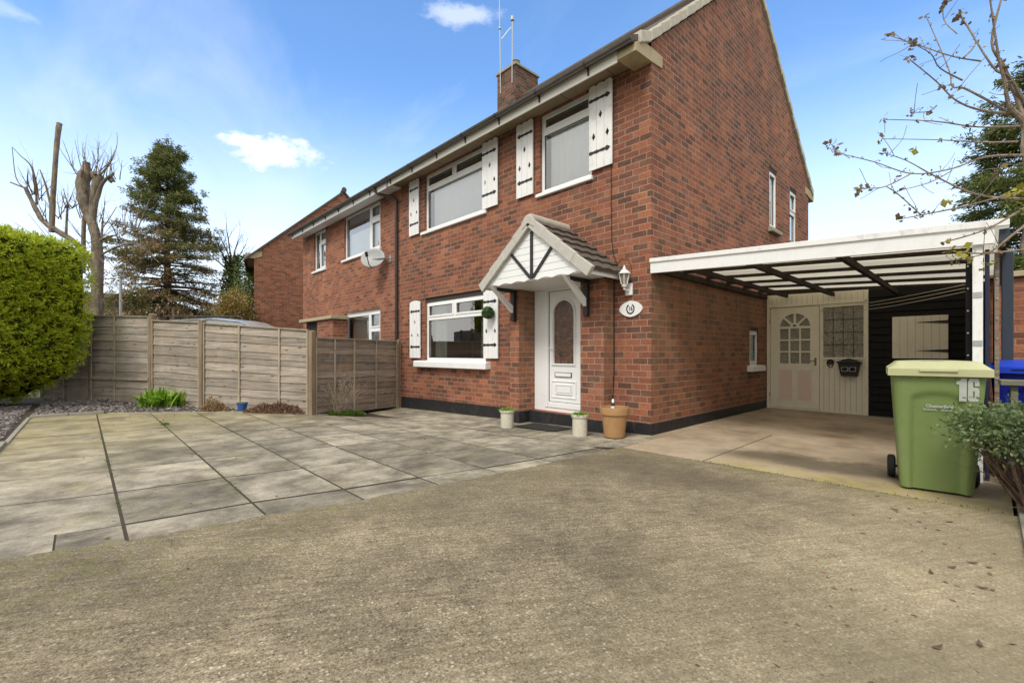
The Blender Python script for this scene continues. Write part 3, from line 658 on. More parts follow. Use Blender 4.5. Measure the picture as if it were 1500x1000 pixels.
tag(mb.build('slate_chippings', 'slate', weld=False), 'purple grey slate chippings covering the bed by the fence and hedge', 'slate chippings', kind='stuff')

# ---------------------------------------------------------------- building helpers
def TF(y=0.0): return lambda a, d, z: (a, y+d, z)       # wall facing the street: a = x, d = depth inwards
def TG(x=0.0): return lambda a, d, z: (x-d, a, z)       # wall facing +x: a = y

def wall(mb, a0, a1, zb, zt, opens, dep, extra=()):
    cs = sorted(set([a0, a1]+[o[0] for o in opens]+[o[1] for o in opens]+list(extra)))
    for i in range(len(cs)-1):
        p, q = cs[i], cs[i+1]; m = (p+q)/2
        iv = sorted([(o[2], o[3]) for o in opens if o[0] <= m <= o[1]])
        cur = None
        segs = []
        lo = ('b',)
        for (z0, z1) in iv: segs.append((lo, z0)); lo = z1
        segs.append((lo, ('t',)))
        for l, h in segs:
            lp = zb(p) if isinstance(l, tuple) else l; lq = zb(q) if isinstance(l, tuple) else l
            hp = zt(p) if isinstance(h, tuple) else h; hq = zt(q) if isinstance(h, tuple) else h
            mb.quad((p, 0, lp), (q, 0, lq), (q, 0, hq), (p, 0, hp))
    for o in opens:
        x0, x1, z0, z1 = o[:4]; d = o[4] if len(o) > 4 else dep
        mb.quad((x0, 0, z0), (x0, 0, z1), (x0, d, z1), (x0, d, z0)); mb.quad((x1, 0, z0), (x1, d, z0), (x1, d, z1), (x1, 0, z1))
        mb.quad((x0, 0, z1), (x1, 0, z1), (x1, d, z1), (x0, d, z1)); mb.quad((x0, 0, z0), (x0, d, z0), (x1, d, z0), (x1, 0, z0))

def window(parent, T, x0, x1, z0, z1, panes, sill=None, mat='upvc', fr=0.055, rec=0.055, shift=None, glass='glass', sillmat=None, label=None):
    """panes: list of (xa, xb, za, zb, openable)"""
    mb = MB(T); holes = []
    outer = [(x0, z0), (x1, z0), (x1, z1), (x0, z1)]
    for (a, b, c, d_, op) in panes: holes.append([(a, c), (b, c), (b, d_), (a, d_)])
    mb.plate(outer, holes, rec, rec+0.07)
    for (a, b, c, d_, op) in panes:
        if op:                                          # raised opening sash round the pane
            e = 0.032; mb.plate([(a-e, c-e), (b+e, c-e), (b+e, d_+e), (a-e, d_+e)], [[(a+0.006, c+0.006), (b-0.006, c+0.006), (b-0.006, d_-0.006), (a+0.006, d_-0.006)]], rec-0.016, rec+0.001)
    w = mb.build('window', mat, parent, shift=shift, bevel=0.004)
    if label: w['label'] = label
    g = MB(T); gk = MB(T)
    for (a, b, c, d_, op) in panes:
        g.quad((a-0.005, rec+0.03, c-0.005), (b+0.005, rec+0.03, c-0.005), (b+0.005, rec+0.03, d_+0.005), (a-0.005, rec+0.03, d_+0.005))
        e = 0.007                                       # black gasket round each pane
        gk.plate([(a-0.001, c-0.001), (b+0.001, c-0.001), (b+0.001, d_+0.001), (a-0.001, d_+0.001)], [[(a+e, c+e), (b-e, c+e), (b-e, d_-e), (a+e, d_-e)]], rec+0.018, rec+0.026)
    g.build('pane', glass, w, shift=shift, weld=False); gk.build('gasket', 'rubber', w, shift=shift)
    if sill:
        sx0, sx1, sz0, sz1, pr, sm = sill
        mb = MB(T); mb.prism([(-pr, sz0), (-pr, sz1-0.02), (-pr+0.02, sz1), (rec+0.02, sz1+0.012), (rec+0.02, sz0)], 'x', sx0, sx1)
        mb.build('sill', sm, w, bevel=0.008, shift=shift)
    return w
def drape(parent, T, x0, x1, z0, z1, dep, mat, amp=0.02, folds=9, shift=None, name='curtain'):
    mb = MB(T); n = max(int((x1-x0)*60), 6)
    vs = [];
    for i in range(n+1):
        a = x0+(x1-x0)*i/n; dd = dep+amp*sin(i/n*folds*2*pi)+amp*0.4*sin(i/n*folds*3.3*pi+1)
        vs += [(a, dd, z0), (a, dd*1.0, z1)]
    mb.add(vs, [(2*i, 2*i+2, 2*i+3, 2*i+1) for i in range(n)])
    return mb.build(name, mat, parent, smooth=True, shift=shift, weld=False)

# ================================================================ THE HOUSE (number 16)
house = thing('brick_house', 'red brick semi-detached house with white shutters and a tall gable', 'house')
APEX = 3.9
gt = lambda y: 5.36+0.815*min(y, 7.8-y)
openF = [(-5.65, -3.50, 3.86, 5.15), (-2.08, -1.0, 3.80, 5.15), (-5.63, -3.50, 0.93, 2.36), (-2.33, -1.02, 0.14, 2.28, 0.2)]
openG = [(4.83, 5.31, 3.74, 5.05), (6.24, 6.78, 3.45, 4.98), (3.69, 4.17, 0.86, 1.62)]
mb = MB(TF()); wall(mb, -6.68, 0.0, lambda a: -0.35, lambda a: 5.19, openF, 0.14)
m2 = MB(TG()); wall(m2, 0.0, 7.8, lambda a: -0.35, gt, openG, 0.11, extra=[APEX])
mb.v += []; b = len(mb.v); mb.v += m2.v; mb.f += [tuple(i+b for i in f) for f in m2.f]
m3 = MB(); m3.quad((-6.68, 7.8, -0.35), (0, 7.8, -0.35), (0, 7.8, 5.36), (-6.68, 7.8, 5.36))
# two shallow brick piers either side of the door
for (xa, xb) in ((-2.56, -2.33), (-1.02, -0.60)):
    m3.box(xa, xb, -0.25, 0.0 if xa > -2 else 0.0, -0.3, 2.2)
b = len(mb.v); mb.v += m3.v; mb.f += [tuple(i+b for i in f) for f in m3.f]
mb.build('wall', 'brick', house)
# party wall / floors so the rooms are closed
mb = MB(); mb.quad((-6.67, 0.02, -0.3), (-6.67, 7.8, -0.3), (-6.67, 7.8, 5.3), (-6.67, 0.02, 5.3))
mb.quad((-6.6, 0.16, 2.6), (-0.02, 0.16, 2.6), (-0.02, 7.7, 2.6), (-6.6, 7.7, 2.6)); mb.quad((-6.6, 0.16, 5.2), (-0.14, 0.16, 5.2), (-0.14, 7.7, 5.2), (-6.6, 7.7, 5.2))
mb.quad((-6.6, 0.16, 0.1), (-0.14, 0.16, 0.1), (-0.14, 7.7, 0.1), (-6.6, 7.7, 0.1)); mb.quad((-6.6, 3.4, 0.1), (-0.14, 3.4, 0.1), (-0.14, 3.4, 5.2), (-6.6, 3.4, 5.2))
mb.quad((-2.45, 0.16, 0.1), (-2.45, 3.4, 0.1), (-2.45, 3.4, 2.6), (-2.45, 0.16, 2.6)); mb.quad((-1.6, 0.7, 2.6), (-1.6, 0.9, 2.6), (-1.6, 0.9, 5.2), (-1.6, 0.7, 5.2))
mb.build('interior_wall', 'wall_paper', house, weld=False)
# black painted plinth, following the fall of the ground
def pl_top(x): return 0.152+0.012*x
mb = MB()
def plinth(mb, x0, x1, y0, y1, hx0, hx1, z0=-0.3):
    mb.add([(x0,y0,z0),(x1,y0,z0),(x1,y1,z0),(x0,y1,z0),(x0,y0,hx0),(x1,y0,hx1),(x1,y1,hx1),(x0,y1,hx0)], [(0,3,2,1),(4,5,6,7),(0,1,5,4),(1,2,6,5),(2,3,7,6),(3,0,4,7)])
plinth(mb, -6.66, -2.572, -0.014, 0.05, pl_top(-6.66), pl_top(-2.56)); plinth(mb, -0.588, 0.014, -0.014, 0.05, 0.15, 0.152)
plinth(mb, -2.574, -2.318, -0.264, 0.18, pl_top(-2.56)+0.003, pl_top(-2.33)+0.003); plinth(mb, -1.032, -0.586, -0.264, 0.05, 0.148, 0.15)
mb.box(-0.05, 0.016, 0.052, 7.79, -0.3, 0.15)
mb.build('plinth', 'black_paint', house, bevel=0.006)
mb = MB(); mb.box(-2.316, -1.034, -0.03, 0.24, -0.2, 0.135); mb.build('door_step', 'black_paint', house, bevel=0.008)
# lintels and dark slots
mb = MB(); mb.box(-5.64, -3.49, 0.04, 0.13, 2.262, 2.362); mb.build('lintel', 'lead', house)
for q in ((4.82, 5.32, 4.985, 5.06), (6.23, 6.79, 4.92, 4.99), (3.68, 4.18, 1.56, 1.63)): mb = MB(TG()); mb.box(q[0], q[1], 0.012, 0.1, q[2], q[3]); mb.build('lintel', 'lead', house)
# windows
def trans_panes(x0, x1, z0, z1, tz, mull, f=0.055):
    out = []
    xs = [x0]+mull+[x1]
    for i in range(len(xs)-1):
        a = xs[i]+(f+0.032 if i == 0 else 0.065); b = xs[i+1]-(f+0.032 if i == len(xs)-2 else 0.065)
        out.append((a, b, tz+0.06, z1-f-0.03, True))
    out.append((x0+f, x1-f, z0+f+0.01, tz-0.045, False)); return out
window(house, TF(), -5.65, -3.50, 3.87, 5.15, trans_panes(-5.65, -3.50, 3.87, 5.15, 4.82, [-4.58]), ( -5.76, -3.46, 3.80, 3.868, 0.05, 'upvc'))
window(house, TF(), -2.08, -1.00, 3.82, 5.15, trans_panes(-2.08, -1.00, 3.82, 5.15, 4.85, []), (-2.14, -0.97, 3.755, 3.818, 0.05, 'upvc'))
window(house, TF(), -5.63, -3.50, 0.95, 2.26, trans_panes(-5.63, -3.50, 0.95, 2.26, 1.90, [-4.58]), (-5.93, -3.36, 0.81, 0.945, 0.13, 'white_paint'), glass='glass_front')
window(house, TG(), 4.83, 5.31, 3.76, 4.985, [(4.90, 5.24, 3.84, 4.90, True)], (4.75, 5.39, 3.66, 3.75, 0.09, 'concrete_grey'), rec=0.03)
window(house, TG(), 6.24, 6.78, 3.50, 4.92, [(6.31, 6.71, 3.58, 4.36, False), (6.32, 6.70, 4.49, 4.83, True)], (6.2, 6.82, 3.42, 3.49, 0.06, 'concrete_grey'), rec=0.03)
window(house, TG(), 3.69, 4.17, 0.88, 1.56, [(3.76, 4.10, 0.96, 1.48, True)], (3.56, 4.30, 0.765, 0.875, 0.10, 'white_paint'), rec=0.03)
drape(house, TF(), -5.58, -5.12, 1.0, 2.2, 0.24, 'voile', 0.025, 5); drape(house, TF(), -3.95, -3.55, 1.0, 2.2, 0.26, 'voile', 0.025, 4)
for (a, b, c, d_) in ((-5.50, -3.50, 3.9, 4.80), (-1.97, -1.04, 3.9, 4.83)):
    drape(house, TF(), a, b, c, d_, 0.17, 'blind', 0.004, 8, name='window_blind')
for q in ((4.86, 5.28, 3.8, 4.95, 0.2), (6.26, 6.7, 3.6, 4.9, 0.2), (3.7, 4.1, 0.9, 1.5, 0.25)):
    mb = MB(TG()); mb.quad((q[0], q[4], q[2]), (q[1], q[4], q[2]), (q[1], q[4], q[3]), (q[0], q[4], q[3])); mb.build('window_blind', 'voile', house, weld=False)

# shutters: tongue-and-groove boards, scalloped tops, three diamond cut-outs, two strap hinges
def shutter(x0, x1, z0, z1, mat='white_paint', scal=3, inner='r', label=None):
    w = x1-x0; mb = MB(TF()); nb = 3
    def scall(t):                                       # t 0..1 over the width
        k = t*scal; f = k-floor(min(k, scal-1e-6)); return 0.035*math.sqrt(max(0, 1-(2*f-1)**2))*(1 if scal > 1 else 1.6)
    def board(a, b):
        n = 10; topp = [(a+(b-a)*i/n, z1-0.045+scall((a+(b-a)*i/n-x0)/w)) for i in range(n+1)]
        outer = [(a, z0), (b, z0)]+topp[::-1]
        return outer
    cx = (x0+x1)/2; cz = z0+(z1-z0)*0.60
    dia = [(cx, cz+0.03), (cx-0.3*w, cz-0.275), (cx+0.3*w, cz-0.275)]
    holes = [[(a, c-0.064), (a+0.034, c), (a, c+0.064), (a-0.034, c)] for a, c in dia]
    n = 30; topp = [(x0+w*i/n, z1-0.045+scall(i/n)) for i in range(n+1)]
    mb.plate([(x0, z0), (x1, z0)]+topp[::-1], holes, -0.052, -0.030)
    smb = mb; g = MB(TF())                                        # rear ledges standing it off the wall; fine grooves between boards
    smb.box(x0+0.03, x1-0.03, -0.0295, -0.002, z0+0.2, z0+0.28); smb.box(x0+0.03, x1-0.03, -0.0295, -0.002, z1-0.3, z1-0.22)
    gr = MB(TF())
    for k in (1, 2):
        a = x0+w*k/3
        zs = [z0+0.01]; 
        for (hx, hz) in sorted(dia, key=lambda p: p[1]):
            if abs(hx-a) < 0.03: zs += [hz-0.05, hz+0.05]
        zs.append(z1-0.07)
        for i in range(0, len(zs)-1, 2): gr.box(a-0.0012, a+0.0012, -0.0524, -0.050, zs[i], zs[i+1])
    s = smb.build('shutter', mat, house, inlay=(gr, 'gutter'))
    if label: s['label'] = label
    for hz in (z0+0.255, z1-0.235):
        h = MB(TF()); t = 1 if inner == 'r' else -1     # the strap runs from the hinge side to a pointed tip
        xa = x1-0.005 if inner == 'r' else x0+0.005; xb = x0+0.03 if inner == 'r' else x1-0.03
        L = xb-xa; q = []
        for f, hh in ((0, 0.016), (0.12, 0.02), (0.2, 0.012), (0.38, 0.02), (0.5, 0.011), (0.68, 0.019), (0.76, 0.011), (0.84, 0.030), (0.92, 0.022), (1.0, 0.002)): q.append((xa+L*f, hh*1.25))
        poly = [(a, hz+b) for a, b in q]+[(a, hz-b) for a, b in q[::-1]]
        h.plate(poly, [], -0.059, -0.0526); h.build('strap_hinge', 'black_iron', s)
    return s
shutter(-6.24, -5.83, 3.86, 5.15, inner='r')
shutter(-3.55, -3.11, 3.88, 5.155, inner='l')
shutter(-2.60, -2.20, 3.85, 5.155, inner='r')
shutter(-1.01, -0.60, 3.88, 5.155, mat='white_worn', inner='l', label='flaking weathered shutter nearest the gable corner')
shutter(-6.21, -5.77, 1.01, 2.32, scal=1, inner='r')
shutter(-3.51, -3.10, 1.02, 2.33, scal=1, inner='l')

# eaves
sm = MB(); sm.box(-6.68, -0.275, -0.385, 0.0, 5.165, 5.18)
mb = MB()
for k in range(8): mb.box(-6.6+k*0.86-0.004, -6.6+k*0.86+0.004, -0.384, -0.002, 5.1625, 5.1645)
sm.build('soffit', 'soffit', house, inlay=(mb, 'lead'))
mb = MB(); mb.box(-6.60, -0.275, -0.41, -0.386, 5.04, 5.20); mb.build('fascia', 'upvc_cream', house, bevel=0.004)
def gutter(mb, x0, x1, y=-0.47, z=5.215, r=0.06, T=None):
    n = 10; prof = [(y+r*cos(pi+pi*i/n), z+r*sin(pi+pi*i/n)) for i in range(n+1)]; prof2 = [(y+(r-0.006)*cos(pi+pi*i/n), z+(r-0.006)*sin(pi+pi*i/n)) for i in range(n+1)]
    mb.prism(prof+prof2[::-1], 'x', x0, x1)
def gbracket(mb, x, y=-0.47, z=5.215, r=0.066):
    n = 8; prof = [(y+r*cos(pi+pi*i/n), z+r*sin(pi+pi*i/n)) for i in range(n+1)]; prof2 = [(y+(r-0.008)*cos(pi+pi*i/n), z+(r-0.008)*sin(pi+pi*i/n)) for i in range(n+1)]
    mb.prism(prof+prof2[::-1], 'x', x-0.014, x+0.014); mb.prism([(y+0.03, z-0.055), (y+0.062, z-0.055), (y+0.062, z-0.15), (y+0.045, z-0.15)], 'x', x-0.012, x+0.012)
mb = MB(); gutter(mb, -6.7, 0.0); gt_ = mb.build('gutter', 'gutter', house, smooth=True)
for k in range(7): mb = MB(); gbracket(mb, -0.75-k*0.95); mb.build('gutter_bracket', 'pipe', gt_)
prof = [(-0.5, 5.235), (-0.1, 5.43), (3.9, 8.70), (7.9, 5.43), (8.3, 5.235)]
def roofprof(prof, t=0.085): return prof+[(a, b-t) for a, b in prof[::-1]]
mb = MB(); mb.prism(roofprof(prof), 'x', -6.68, 0.0); rf = mb.build('roof', 'tile', house)
mb = MB()                                               # interlocking verge tiles up both slopes of the gable
def pz_(y):
    for i in range(4):
        if prof[i][0] <= y <= prof[i+1][0]: return prof[i][1]+(prof[i+1][1]-prof[i][1])*(y-prof[i][0])/(prof[i+1][0]-prof[i][0])
for side in (0, 1):
    k = 0
    yy = -0.32
    while yy < 3.85:
        ye = min(yy+0.262, 3.9)
        a, b = (yy-0.015, ye+0.0) if side == 0 else (7.8-yy+0.015, 7.8-ye)
        za, zb_ = pz_(a), pz_(b)
        l0, l1 = 0.040, 0.008
        mb.prism([(a, za-0.125), (a, za+l0), (b, zb_+l1), (b, zb_-0.14)], 'x', -0.16, 0.045+0.010*(k % 2)); yy += 0.262; k += 1
mb.build('verge_tile', 'verge', rf, bevel=0.012)
mb = MB(); mb.tube([(-6.68, 3.9, 8.70), (0.03, 3.9, 8.70)], 0.12, 10); mb.build('ridge_tile', 'tile', rf)
mb = MB()                                               # concrete kneelers at the gable feet
kn = [(-0.42, 5.055), (-0.42, 5.16), (-0.25, 5.27), (0.28, 5.285), (0.28, 5.11), (0.0, 5.085), (-0.36, 5.05)]
kn = [(-0.42, 5.06), (-0.42, 5.17), (-0.25, 5.27), (0.28, 5.285), (0.28, 5.115), (-0.02, 5.085)]
mb.prism(kn, 'x', -0.272, 0.018); mb.build('kneeler', 'concrete', house, bevel=0.006); mb = MB(); mb.prism([(7.8-a, b) for a, b in kn], 'x', -0.272, 0.018); mb.build('kneeler', 'concrete', house, bevel=0.006)
# chimney
ch = MB(); ch.box(-7.1, -6.3, 3.5, 4.44, 7.9, 9.50); chim = ch.build('chimney', 'brick_chim', house)
mb = MB(); mb.box(-7.14, -6.26, 3.46, 4.48, 9.50, 9.575); mb.prism([(-7.08, 9.576), (-6.32, 9.576), (-6.45, 9.66), (-6.95, 9.66)], 'y', 3.55, 4.4); mb.build('chimney_cap', 'concrete_grey', chim, bevel=0.012)
for (px, py, h) in ((-6.60, 3.80, 0.24), (-6.66, 4.22, 0.2)):
    mb = MB(); mb.lathe([(0.11, 0), (0.10, h*0.6), (0.12, h*0.75), (0.12, h*0.8), (0.085, h*0.82), (0.085, h*0.92), (0.13, h*0.93), (0.12, h)], (px, py, 9.62), 16); mb.build('chimney_pot', 'concrete', chim, smooth=True)

# front door
dr = MB(TF(0.14))
def arch(cx, r, zb, zs, n=18, rx=None):                 # straight sides to zs then a semicircular head
    rx = rx or r
    return [(cx-rx, zb), (cx+rx, zb)]+[(cx+rx*cos(pi*i/n), zs+r*sin(pi*i/n)) for i in range(n+1)]
dr.plate([(-1.995, 0.30), (-1.205, 0.30), (-1.205, 2.16), (-1.995, 2.16)], [arch(-1.68, 0.215, 0.945, 1.78)], 0.012, 0.06)
door = dr.build('front_door', 'upvc', house, bevel=0.003)
f = MB(TF(0.14)); f.plate([(-2.328, 0.137), (-1.022, 0.137), (-1.022, 2.275), (-2.328, 2.275)], [[(-2.0, 0.295), (-1.2, 0.295), (-1.2, 2.165), (-2.0, 2.165)]], -0.005, 0.075)
f.box(-2.265, -2.255, -0.012, -0.006, 0.14, 2.27); f.box(-2.07, -2.01, -0.022, -0.006, 0.20, 2.24); f.box(-2.0, -1.03, -0.022, -0.006, 2.18, 2.24); f.box(-2.0, -1.03, -0.022, -0.006, 0.205, 0.285)
f.build('door_frame', 'upvc', door, bevel=0.004)
g = MB(TF(0.14)); g.plate(arch(-1.68, 0.217, 0.943, 1.782), [], 0.03, 0.04); g.build('door_glass', 'door_glass', door)
t = MB(TF(0.14)); t.plate(arch(-1.68, 0.26, 0.905, 1.775), [arch(-1.68, 0.217, 0.943, 1.775)], -0.002, 0.0118); t.plate(arch(-1.68, 0.245, 0.92, 1.777), [arch(-1.68, 0.225, 0.935, 1.777)], -0.012, -0.0022)
for (a, b, c, d_, w, y0) in ((-1.95, -1.41, 0.37, 0.66, 0.022, -0.001), (-1.86, -1.50, 0.43, 0.60, 0.02, -0.006), ):
    t.plate([(a, c), (b, c), (b, d_), (a, d_)], [[(a+w, c+w), (b-w, c+w), (b-w, d_-w), (a+w, d_-w)]], y0, 0.0118)
t.box(-1.83, -1.53, -0.004, 0.0118, 0.46, 0.57)
t.build('door_moulding', 'upvc', door, bevel=0.004)
gp = MB(TF(0.14))                                       # rubber seal line round the leaf
gp.plate([(-2.003, 0.293), (-1.2, 0.293), (-1.2, 2.168), (-2.003, 2.168)], [[(-1.994, 0.301), (-1.206, 0.301), (-1.206, 2.159), (-1.994, 2.159)]], 0.002, 0.02)
gp.build('door_seal', 'rubber', door)
lb = MB(TF(0.14)); lb.box(-1.86, -1.50, -0.004, 0.0118, 0.725, 0.80); lb.build('letterbox', 'upvc', door, bevel=0.006)
lk = MB(TF(0.14)); lk.plate([(-1.862, 0.722), (-1.498, 0.722), (-1.498, 0.803), (-1.862, 0.803)], [[(-1.852, 0.731), (-1.508, 0.731), (-1.508, 0.794), (-1.852, 0.794)]], -0.0065, -0.0042); lk.box(-1.515, -1.499, -0.010, -0.0066, 0.725, 0.80); lk.build('letterbox_rim', 'rubber', door)
hd = MB(TF(0.14)); hd.box(-1.965, -1.93, -0.008, 0.0118, 1.05, 1.27); hd.tube([(-1.948, -0.01, 1.2), (-1.948, -0.05, 1.2), (-1.84, -0.052, 1.2)], 0.009, 8); hd.build('door_handle', 'upvc', door, bevel=0.003)

# ================================================================ porch canopy
cy0 = -0.84
can = thing('porch_canopy', 'white boarded gable canopy with tiled top over the front door', 'porch canopy', (-1.50, -0.0, 2.15))
SH = (-1.50, 0.0, 2.15)
XL, XR, XC, ZB, ZA = -2.60, -0.42, -1.50, 2.22, 3.08
mb = MB(); n = 44; bot = []
for i in range(n+1):
    t_ = i/n; a = XL+0.10+(XR-XL-0.20)*t_; bot.append((a, ZB-0.03+0.028*abs(sin(t_*pi*7))))
mb.plate([(XL+0.10, ZB+0.03)]+bot+[(XR-0.10, ZB+0.03), (XC, ZA-0.06)], [], cy0+0.03, cy0+0.05)
gbm = mb; mb = MB()
for k in range(7):
    zz = ZB+0.08+k*0.1; hw = (ZA-0.1-zz)*((XR-XL)/2-0.1)/(ZA-ZB)-0.03
    if hw > 0.05: mb.box(XC-hw, XC+hw, cy0+0.0282, cy0+0.0305, zz, zz+0.003)
gbm.build('gable_board', 'upvc', can, shift=SH, inlay=(mb, 'gutter'))
mb = MB()
def strut(mb, p, q, w, y0, y1):
    dx, dz = q[0]-p[0], q[1]-p[1]; L = math.hypot(dx, dz); nx, nz = -dz/L*w/2, dx/L*w/2
    mb.plate([(p[0]-nx, p[1]-nz), (q[0]-nx, q[1]-nz), (q[0]+nx, q[1]+nz), (p[0]+nx, p[1]+nz)], [], y0, y1)
strut(mb, (XC+0.02, ZB+0.0), (XC+0.02, ZA-0.16), 0.045, cy0+0.006, cy0+0.028); strut(mb, (XC-0.01, ZB+0.02), (XC-0.43, ZA-0.42), 0.042, cy0+0.008, cy0+0.028); strut(mb, (XC+0.05, ZB+0.02), (XC+0.45, ZA-0.42), 0.042, cy0+0.008, cy0+0.028)
mb.build('gable_strut', 'black_iron', can, shift=SH)
mb = MB(); mb.box(XL+0.036, XR-0.036, cy0+0.051, -0.252, ZB-0.02, ZB); mb.box(-2.32, -1.03, -0.252, 0.12, ZB-0.02, ZB); mb.build('canopy_soffit', 'upvc', can, shift=SH)
for xs_ in (XL+0.012, XR-0.034): mb = MB(); mb.box(xs_, xs_+0.022, cy0+0.05, -0.003, ZB-0.055, ZB+0.035); mb.build('side_fascia', 'upvc', can, shift=SH, bevel=0.003)
sl_ = (ZA-ZB)/((XR-XL)/2)
# give every tile a full depth outline
mb = MB()
for sgn in (-1, 1):
    hx = (XR-XL)/2; ln = math.hypot(hx, ZA-ZB); ux, uz = -sgn*hx/ln, (ZA-ZB)/ln; nx_, nz_ = sgn*(ZA-ZB)/ln, hx/ln   # up-slope and outward normal
    sx, sz = XC+sgn*hx, ZB-0.02
    for k in range(4):
        a, b = ln*k/4-0.03, ln*(k+1)/4
        lo, hi = -0.070, 0.070
        lift = 0.014
        P = lambda s_, h_: (sx+ux*s_+nx_*h_, sz+uz*s_+nz_*h_)
        if k == 3: b += 0.02
        poly = [P(a, lo-0.006), P(b, lo+0.004), P(b, hi-0.004), P(a, hi+lift-0.004)]
        if sgn > 0: poly = poly[::-1]
        mb.plate(poly, [], cy0-0.035-0.005*(k % 2), cy0+0.027)
mb.plate([(XC-0.13, ZA-0.13), (XC-0.13, ZA-0.03), (XC-0.07, ZA+0.05), (XC, ZA+0.085), (XC+0.07, ZA+0.05), (XC+0.13, ZA-0.03), (XC+0.13, ZA-0.13), (XC, ZA-0.05)], [], cy0-0.05, cy0+0.0)
mb.build('barge_tile', 'verge_grey', can, bevel=0.01, shift=SH)
mb = MB()                                               # courses of pantiles on both slopes, each course a stepped strip
for sgn in (-1, 1):
    hx = (XR-XL)/2; ln = math.hypot(hx, ZA-ZB); ux, uz = -sgn*hx/ln, (ZA-ZB)/ln; nx_, nz_ = sgn*(ZA-ZB)/ln, hx/ln
    sx, sz = XC+sgn*hx, ZB-0.02; nc = 6
    for k in range(nc):
        a, b = ln*k/nc-0.008, ln*(k+1)/nc
        segs = 24; vs = []
        for j in range(segs+1):
            yy = cy0+0.0+(0.0-cy0-0.004)*j/segs; w = 0.016*abs(sin(j/segs*pi*3.5))
            for (s_, h_) in ((a, 0.03), (a, 0.072+w), (b, 0.042+w), (b, 0.02)):
                vs.append((sx+ux*s_+nx_*h_, yy, sz+uz*s_+nz_*h_))
        fs = []
        for j in range(segs):
            q = j*4
            for i in range(3): fs.append((q+i, q+i+1, q+i+5, q+i+4))
            fs.append((q+3, q, q+4, q+7))
        fs += [(0, 1, 2, 3), (segs*4, segs*4+1, segs*4+2, segs*4+3)]
        mb.add(vs, fs)
mb.build('roof_tile', 'tile', can, shift=SH)
mb = MB(); mb.tube([(XC, cy0, ZA+0.02), (XC, -0.003, ZA+0.02)], 0.085, 12); mb.build('ridge_tile', 'verge', can, shift=SH, smooth=True)
for xb_ in (-2.42, -0.88):                              # gallows brackets: black wall post, white brace
    mb = MB(); mb.box(xb_-0.035, xb_+0.035, -0.325, -0.252, 1.66, ZB-0.021); br_ = mb.build('bracket', 'black_iron', can, bevel=0.008, shift=SH)
    mb = MB(); mb.prism([(-0.327, 1.80), (-0.327, 1.92), (-0.72, ZB-0.022), (-0.82, ZB-0.022)], 'x', xb_-0.03, xb_+0.03); mb.build('brace', 'white_paint', br_, bevel=0.006, shift=SH)
    mb = MB(); mb.box(xb_-0.033, xb_+0.033, -0.70, -0.328, ZB-0.075, ZB-0.0225); mb.build('bearer', 'black_iron', br_, shift=SH)

# ---------------------------------------------------------------- things fixed to the front
lamp = thing('wall_lantern', 'white carriage lantern on the brick beside the canopy, above the oval number plate', 'wall lamp', (-0.33, 0.0, 2.02))
mb = MB(); mb.box(-0.055, 0.055, -0.045, -0.002, -0.085, 0.085); mb.build('back_plate', 'white_paint', lamp, bevel=0.012)
mb = MB(); mb.tube([(0, -0.04, -0.01), (0, -0.10, -0.02), (0, -0.15, 0.0), (0, -0.15, 0.03)], 0.016, 8); mb.lathe([(0.012, 0), (0.04, 0.012), (0.028, 0.03), (0.045, 0.045)], (0, -0.15, 0.02), 12); mb.build('arm', 'white_paint', lamp, smooth=True)
mb = MB(); mb.lathe([(0.042, 0.065), (0.073, 0.20)], (0, -0.15, 0), 6); mb.build('lantern_glass', simple('lantern_glass', (0.25, 0.22, 0.15), 0.15, 0.1, 9), lamp)
mb = MB()
for k in range(6): a = 2*pi*k/6; mb.tube([(0.045*cos(a), -0.15+0.045*sin(a), 0.06), (0.077*cos(a), -0.15+0.077*sin(a), 0.205)], 0.006, 5)
mb.lathe([(0.085, 0.20), (0.095, 0.205), (0.04, 0.26), (0.022, 0.265), (0.028, 0.285), (0.012, 0.30), (0.004, 0.33)], (0, -0.15, 0), 12); mb.build('cage', 'white_paint', lamp, smooth=True)
plq = thing('number_plaque', 'white pointed-oval house number plaque bearing a dark horseshoe and number 16', 'house number', (-0.31, 0.0, 1.745))
mb = MB(); pts = []
for i in range(40):
    a = 2*pi*i/40; pts.append((0.185*cos(a)*(abs(cos(a))**0.25 if cos(a) else 0), 0.115*sin(a)*abs(sin(a))**0.12 if sin(a) else 0))
mb.plate(pts, [], -0.022, -0.003); mb.build('plaque', 'white_paint', plq, bevel=0.004)
mb = MB(); hs = []
for i in range(17): a = radians(122+i*296/16); hs.append((0.07*cos(a)*0.95, 0.075*sin(a)))
hin = [(a*0.76, b*0.76) for a, b in hs[::-1]]; mb.plate(hs+hin, [], -0.028, -0.0225); mb.build('horseshoe', 'black_iron', plq)
mb = MB(); text_mesh(mb, '16', 0.085, lambda a, b, c: (a, -0.0245+0*c, b), 0.8, 0.002); mb.build('number', 'gutter', plq, weld=False)

